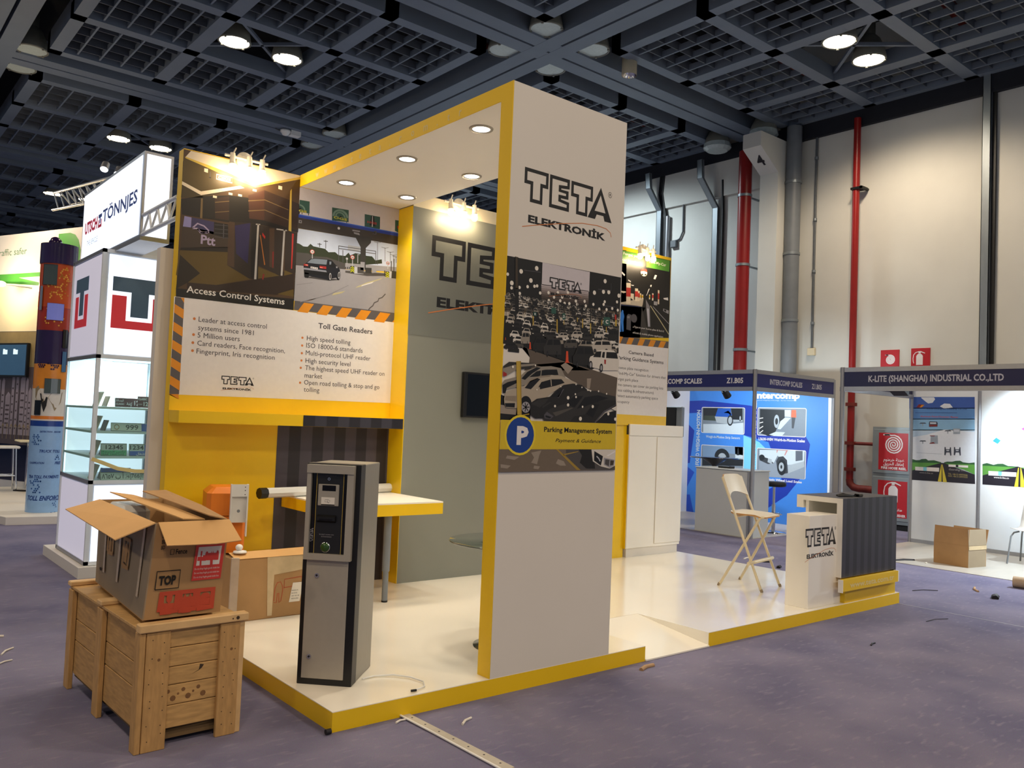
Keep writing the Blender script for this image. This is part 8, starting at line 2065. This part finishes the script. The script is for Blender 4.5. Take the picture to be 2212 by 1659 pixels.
def dots(cu, cv, n, su, sv, m, r0, mp_):
    for k in range(n):
        u, v = cu + rn.uniform(-su, su), cv + rn.uniform(-sv, sv); u = round(u / .028) * .028 + (.014 if round(v / .025) % 2 else 0); v = round(v / .025) * .025
        b.poly([mp_(a, c, .003) for a, c in circle_pts(u, v, r0, r0 * 1.05, 8)], m)
dots(-.15, 1.08, 22, .06, .07, 'tower_dot2', .010, mt); dots(-.12, .45, 26, .07, .09, 'tower_dot2', .011, mt); dots(.14, .84, 8, .03, .06, 'tower_dot2', .010, mt); dots(.16, .2, 10, .04, .1, 'tower_dot2', .009, mt)
m3 = mpt(RL + .004)
dots(.08, 3.38, 22, .07, .12, 'tower_dot', .012, m3); dots(-.02, 3.12, 26, .1, .1, 'tower_dot', .012, m3); dots(.13, 3.2, 14, .03, .12, 'tower_dot', .011, m3); dots(.0, 2.78, 30, .12, .14, 'tower_dot', .011, m3); dots(-.05, 2.10, 26, .14, .05, 'tower_purple', .012, m3)
b.build('dot_pattern', tw)
b = MB(); m2_ = mpt(RL)
b.poly([m2_(a, c, .003) for a, c in ((-.2, 1.78), (-.19, 1.66), (-.12, 1.55), (-.06, 1.62), (-.09, 1.70), (-.15, 1.82))], 'tower_stone'); b.poly([m2_(a, c, .0032) for a, c in ((-.12, 1.72), (-.02, 1.66), (-.03, 1.55), (-.06, 1.46), (-.09, 1.56))], 'rubber'); b.poly([m2_(a, c, .003) for a, c in ((.02, 1.72), (.17, 1.74), (.15, 1.6), (.07, 1.48), (.04, 1.56), (-.02, 1.66))], 'tower_stone'); b.build('stone_motif', tw)
def hatch(u0, u1, z0, z1, kind, r=RL):
    mp_ = mpt(r + .012); b = MB(); n = 5
    us_ = [u0 + (u1 - u0) * k / n for k in range(n + 1)]
    for k in range(n): b.poly([mp_(us_[k], z0, 0), mp_(us_[k + 1], z0, 0), mp_(us_[k + 1], z1, 0), mp_(us_[k], z1, 0)], kind)
    for z in (z0, z1): b.ribbon([mp_(u, z, .002) for u in us_], .012, (0, 0, 1), 'rubber')
    for u in (u0, u1): b.poly([mpt(r)(u, z0, 0), mpt(r)(u, z1, 0), mp_(u, z1, .004), mp_(u, z0, .004)], 'rubber')
    return b.build('camera_window', tw)
hatch(-.19, .0, 3.20, 3.48, 'glass_dark'); hatch(-.10, .11, 2.72, 2.95, 'screen_lilac'); hatch(.12, .2, 2.35, 2.6, 'black_gloss'); hatch(-.07, .13, 1.72, 1.92, 'glass_dark'); hatch(-.19, -.10, 1.42, 1.62, 'black_gloss'); hatch(.13, .2, 2.02, 2.3, 'screen_blue')
b = MB(); mp_ = mpt(RL + .018)
for k in range(4): b.poly([mp_(-.23 + .012 * k, 2.85, 0), mp_(-.23 + .012 * (k + 1), 2.85, 0), mp_(-.23 + .012 * (k + 1), 3.18, 0), mp_(-.23 + .012 * k, 3.18, 0)], 'alu')
b.build('side_fin', tw)
# the white wall with a green ribbon
GA, GB = Vector((.02, 14.7, 0)), Vector((1.75, 10.55, 0)); gd_ = (GB - GA).normalized(); gn = Vector((gd_.y, -gd_.x, 0))
if gn.dot(Vector((-2, -4, 0)) - GA) < 0: gn = -gn
G0 = GA - gd_ * 3.0; GLEN = (GB - GA).length + 3.0
mpg = lambda u, v, h: tuple(GA + gd_ * u + gn * h + Vector((0, 0, v)))
gw_ = thing('green_stand_wall', 'white stand wall with green ribbon and cream lower panel at the far left', 'display wall', at=tuple((GA + GB) / 2))
b = MB(); b.prism([mpg(-3, 0, -.2), mpg(GLEN - 3, 0, -.2), mpg(GLEN - 3, 4.6, -.2), mpg(-3, 4.6, -.2)], tuple(gn * .2), 'green_wall'); b.build('wall_board', gw_)
PG = lambda pts, m, h=.001: b.poly([mpg(a, c, h) for a, c in pts], m)
b = MB()
PG([(2.55, 4.52), (2.86, 4.52), (3.0, 4.48), (3.1, 4.38), (3.17, 4.2), (3.16, 4.05), (3.05, 3.92), (2.55, 3.92)], 'green_paint')
PG([(0, 3.89), (3.6, 3.86), (3.6, 3.79), (1.5, 3.80), (2.6, 3.60), (3.6, 3.52), (3.6, 3.62), (2.7, 3.66), (1.0, 3.74), (0, 3.80)], 'green_paint', .002)
put_text(b, mpg, 'making traffic safer', .2, 4.22, 1.48, .12, 'pr_greentext', .002)
b.build('green_ribbon', gw_)
b = MB(); PG([(-2.5, 2.86), (4.2, 2.82), (4.2, 3.55), (1.4, 3.66), (-2.5, 3.74)], 'beige_wall', .001); b.build('cream_panel', gw_)
b = MB(); PG([(-2.5, .2), (4.2, .2), (4.2, 2.82), (-2.5, 2.86)], 'city_dark', .0015)
PG([(-2.5, 2.2), (4.2, 2.2), (4.2, 2.81), (-2.5, 2.85)], 'city_tan', .002)
rn = random.Random(11); u = .9
while u < 2.35:
    w_ = rn.uniform(.07, .16); h_ = rn.uniform(.5, 1.1); PG([(u, 1.0), (u + w_, 1.0), (u + w_, 1.15 + h_), (u + w_ * .5, 1.2 + h_), (u, 1.12 + h_)], 'city_light', .0025)
    for k in range(6): PG([(u + .015, 1.1 + k * h_ / 7), (u + w_ - .02, 1.1 + k * h_ / 7), (u + w_ - .02, 1.13 + k * h_ / 7), (u + .015, 1.13 + k * h_ / 7)], 'city_dark', .003)
    u += w_ + rn.uniform(.01, .06)
for k in range(9):
    u = 1.2 + k * .12; PG([(u, .92), (u + .012, .92), (u + .012, 1.16), (u, 1.16)], 'tower_stone', .0035); PG([(u - .05, 1.12), (u + .006, 1.2), (u + .06, 1.12), (u + .006, 1.16)], 'tower_stone', .0035)
PG([(-2.5, .2), (4.2, .2), (4.2, .82), (-2.5, .85)], 'glass_blue', .003)
b.build('city_poster', gw_)
sn = thing('wall_screen', 'flat screen with bright icons on the city poster at the far left', 'screen', at=tuple(GA + gd_ * 1.4 + Vector((0, 0, 2.0))))
mpw = mpg
b = MB(); b.prism([mpg(.55, 2.02, .01), mpg(1.98, 2.02, .01), mpg(1.98, 2.62, .01), mpg(.55, 2.62, .01)], tuple(gn * .05), 'black_plastic'); b.build('casing', sn)
b = MB(); PG([(.58, 2.05), (1.95, 2.05), (1.95, 2.59), (.58, 2.59)], 'screen_blue', .061)
for u in (.78, 1.02, 1.28, 1.58): PG([(u, 2.42), (u + .13, 2.42), (u + .13, 2.50), (u + .07, 2.50), (u + .05, 2.515), (u, 2.515)], 'screen_icon', .062)
b.build('screen', sn)
ws = thing('wall_spotlight', 'small lit spotlight on the cream panel at the far left', 'lamp', at=tuple(GA + gd_ * 1.57 + Vector((0, 0, 3.63))))
c_ = GA + gd_ * 1.57 + gn * .35 + Vector((0, 0, 3.63))
b = MB(); b.cyl(GA + gd_ * 1.9 + Vector((0, 0, 3.6)), c_, .012, 'alu', n=8); b.build('arm', ws)
b = MB(); b.sphere(c_, .06, 'bulb_on', (1.3, 1, .8)); b.build('bulb', ws)
lamp('wall_beam', 'POINT', tuple(c_ + gn * .15), 60, WARM, .08)
lamp('wall_beam', 'POINT', tuple(GA + gd_ * 2.2 + gn * .8 + Vector((0, 0, 4.9))), 70, WARM, .08)
GT = 'white bar stools of the left stand'
def stool(x, y, lab):
    o = thing('bar_stool', lab, 'stool', at=(x, y, .10), group=GT)
    b = MB(); b.bbox(x - .20, x + .20, y - .18, y + .18, .80, .84, 'plastic_white', .015); b.bbox(x - .20, x - .16, y - .18, y + .18, .84, 1.02, 'plastic_white', .01); b.build('seat', o)
    for sx, sy in ((-1, -1), (-1, 1), (1, -1), (1, 1)): MB().cyl((x + sx * .17, y + sy * .15, .10), (x + sx * .14, y + sy * .13, .80), .018, 'chrome', n=10).build('leg', o)
    b = MB(); b.cyl((x - .16, y - .14, .35), (x + .16, y - .14, .35), .012, 'chrome', n=8); b.cyl((x - .16, y + .14, .35), (x + .16, y + .14, .35), .012, 'chrome', n=8); b.build('foot_bar', o)
stool(.42, 12.4, 'white bar stool with chrome legs at the left edge of the picture')
o = thing('side_table', 'cream topped table just left of the blue tower base', 'table', at=(.80, 12.6, .1))
b = MB(); b.bbox(.62, 1.0, 12.35, 12.85, .90, .93, 'beige_wall', .01); b.build('table_top', o); b = MB(); b.cyl((.80, 12.6, .1), (.80, 12.6, .9), .03, 'chrome', n=10); b.build('column', o)
b = MB(); b.tube([(.55, 12.2, .11), (.7, 12.0, .12), (.9, 12.1, .11), (1.1, 12.3, .12)], .015, 'cable_shade_black', 6); tag(b.build('black_cable'), 'black cable on the low white platform beside the blue tower', 'cable')
bb_ = thing('blue_banner', 'bright blue and white banner glimpsed between tower and glowing stand', 'banner', at=(1.05, 10.2, 0))
b = MB(); b.box(.78, 1.45, 10.2, 10.24, .1, 3.45, 'lightbox'); b.build('lit_panel', bb_)
b = MB(); mpb = on_y(10.198); R(b, mpb, .78, 1.45, 3.25, 3.45, 'pr_kblue', .001); R(b, mpb, .80, 1.02, 2.02, 2.4, 'pr_blue', .001); R(b, mpb, .80, .98, 2.4, 2.6, 'city_dark', .001); R(b, mpb, .86, .96, 1.9, 1.94, 'pr_blue', .001); b.ribbon([mpb(a, c, .002) for a, c in ((.82, 2.2), (.88, 2.26), (.95, 2.26), (1.0, 2.2))], .03, (0, -1, 0), 'text_white'); b.build('printing', bb_)
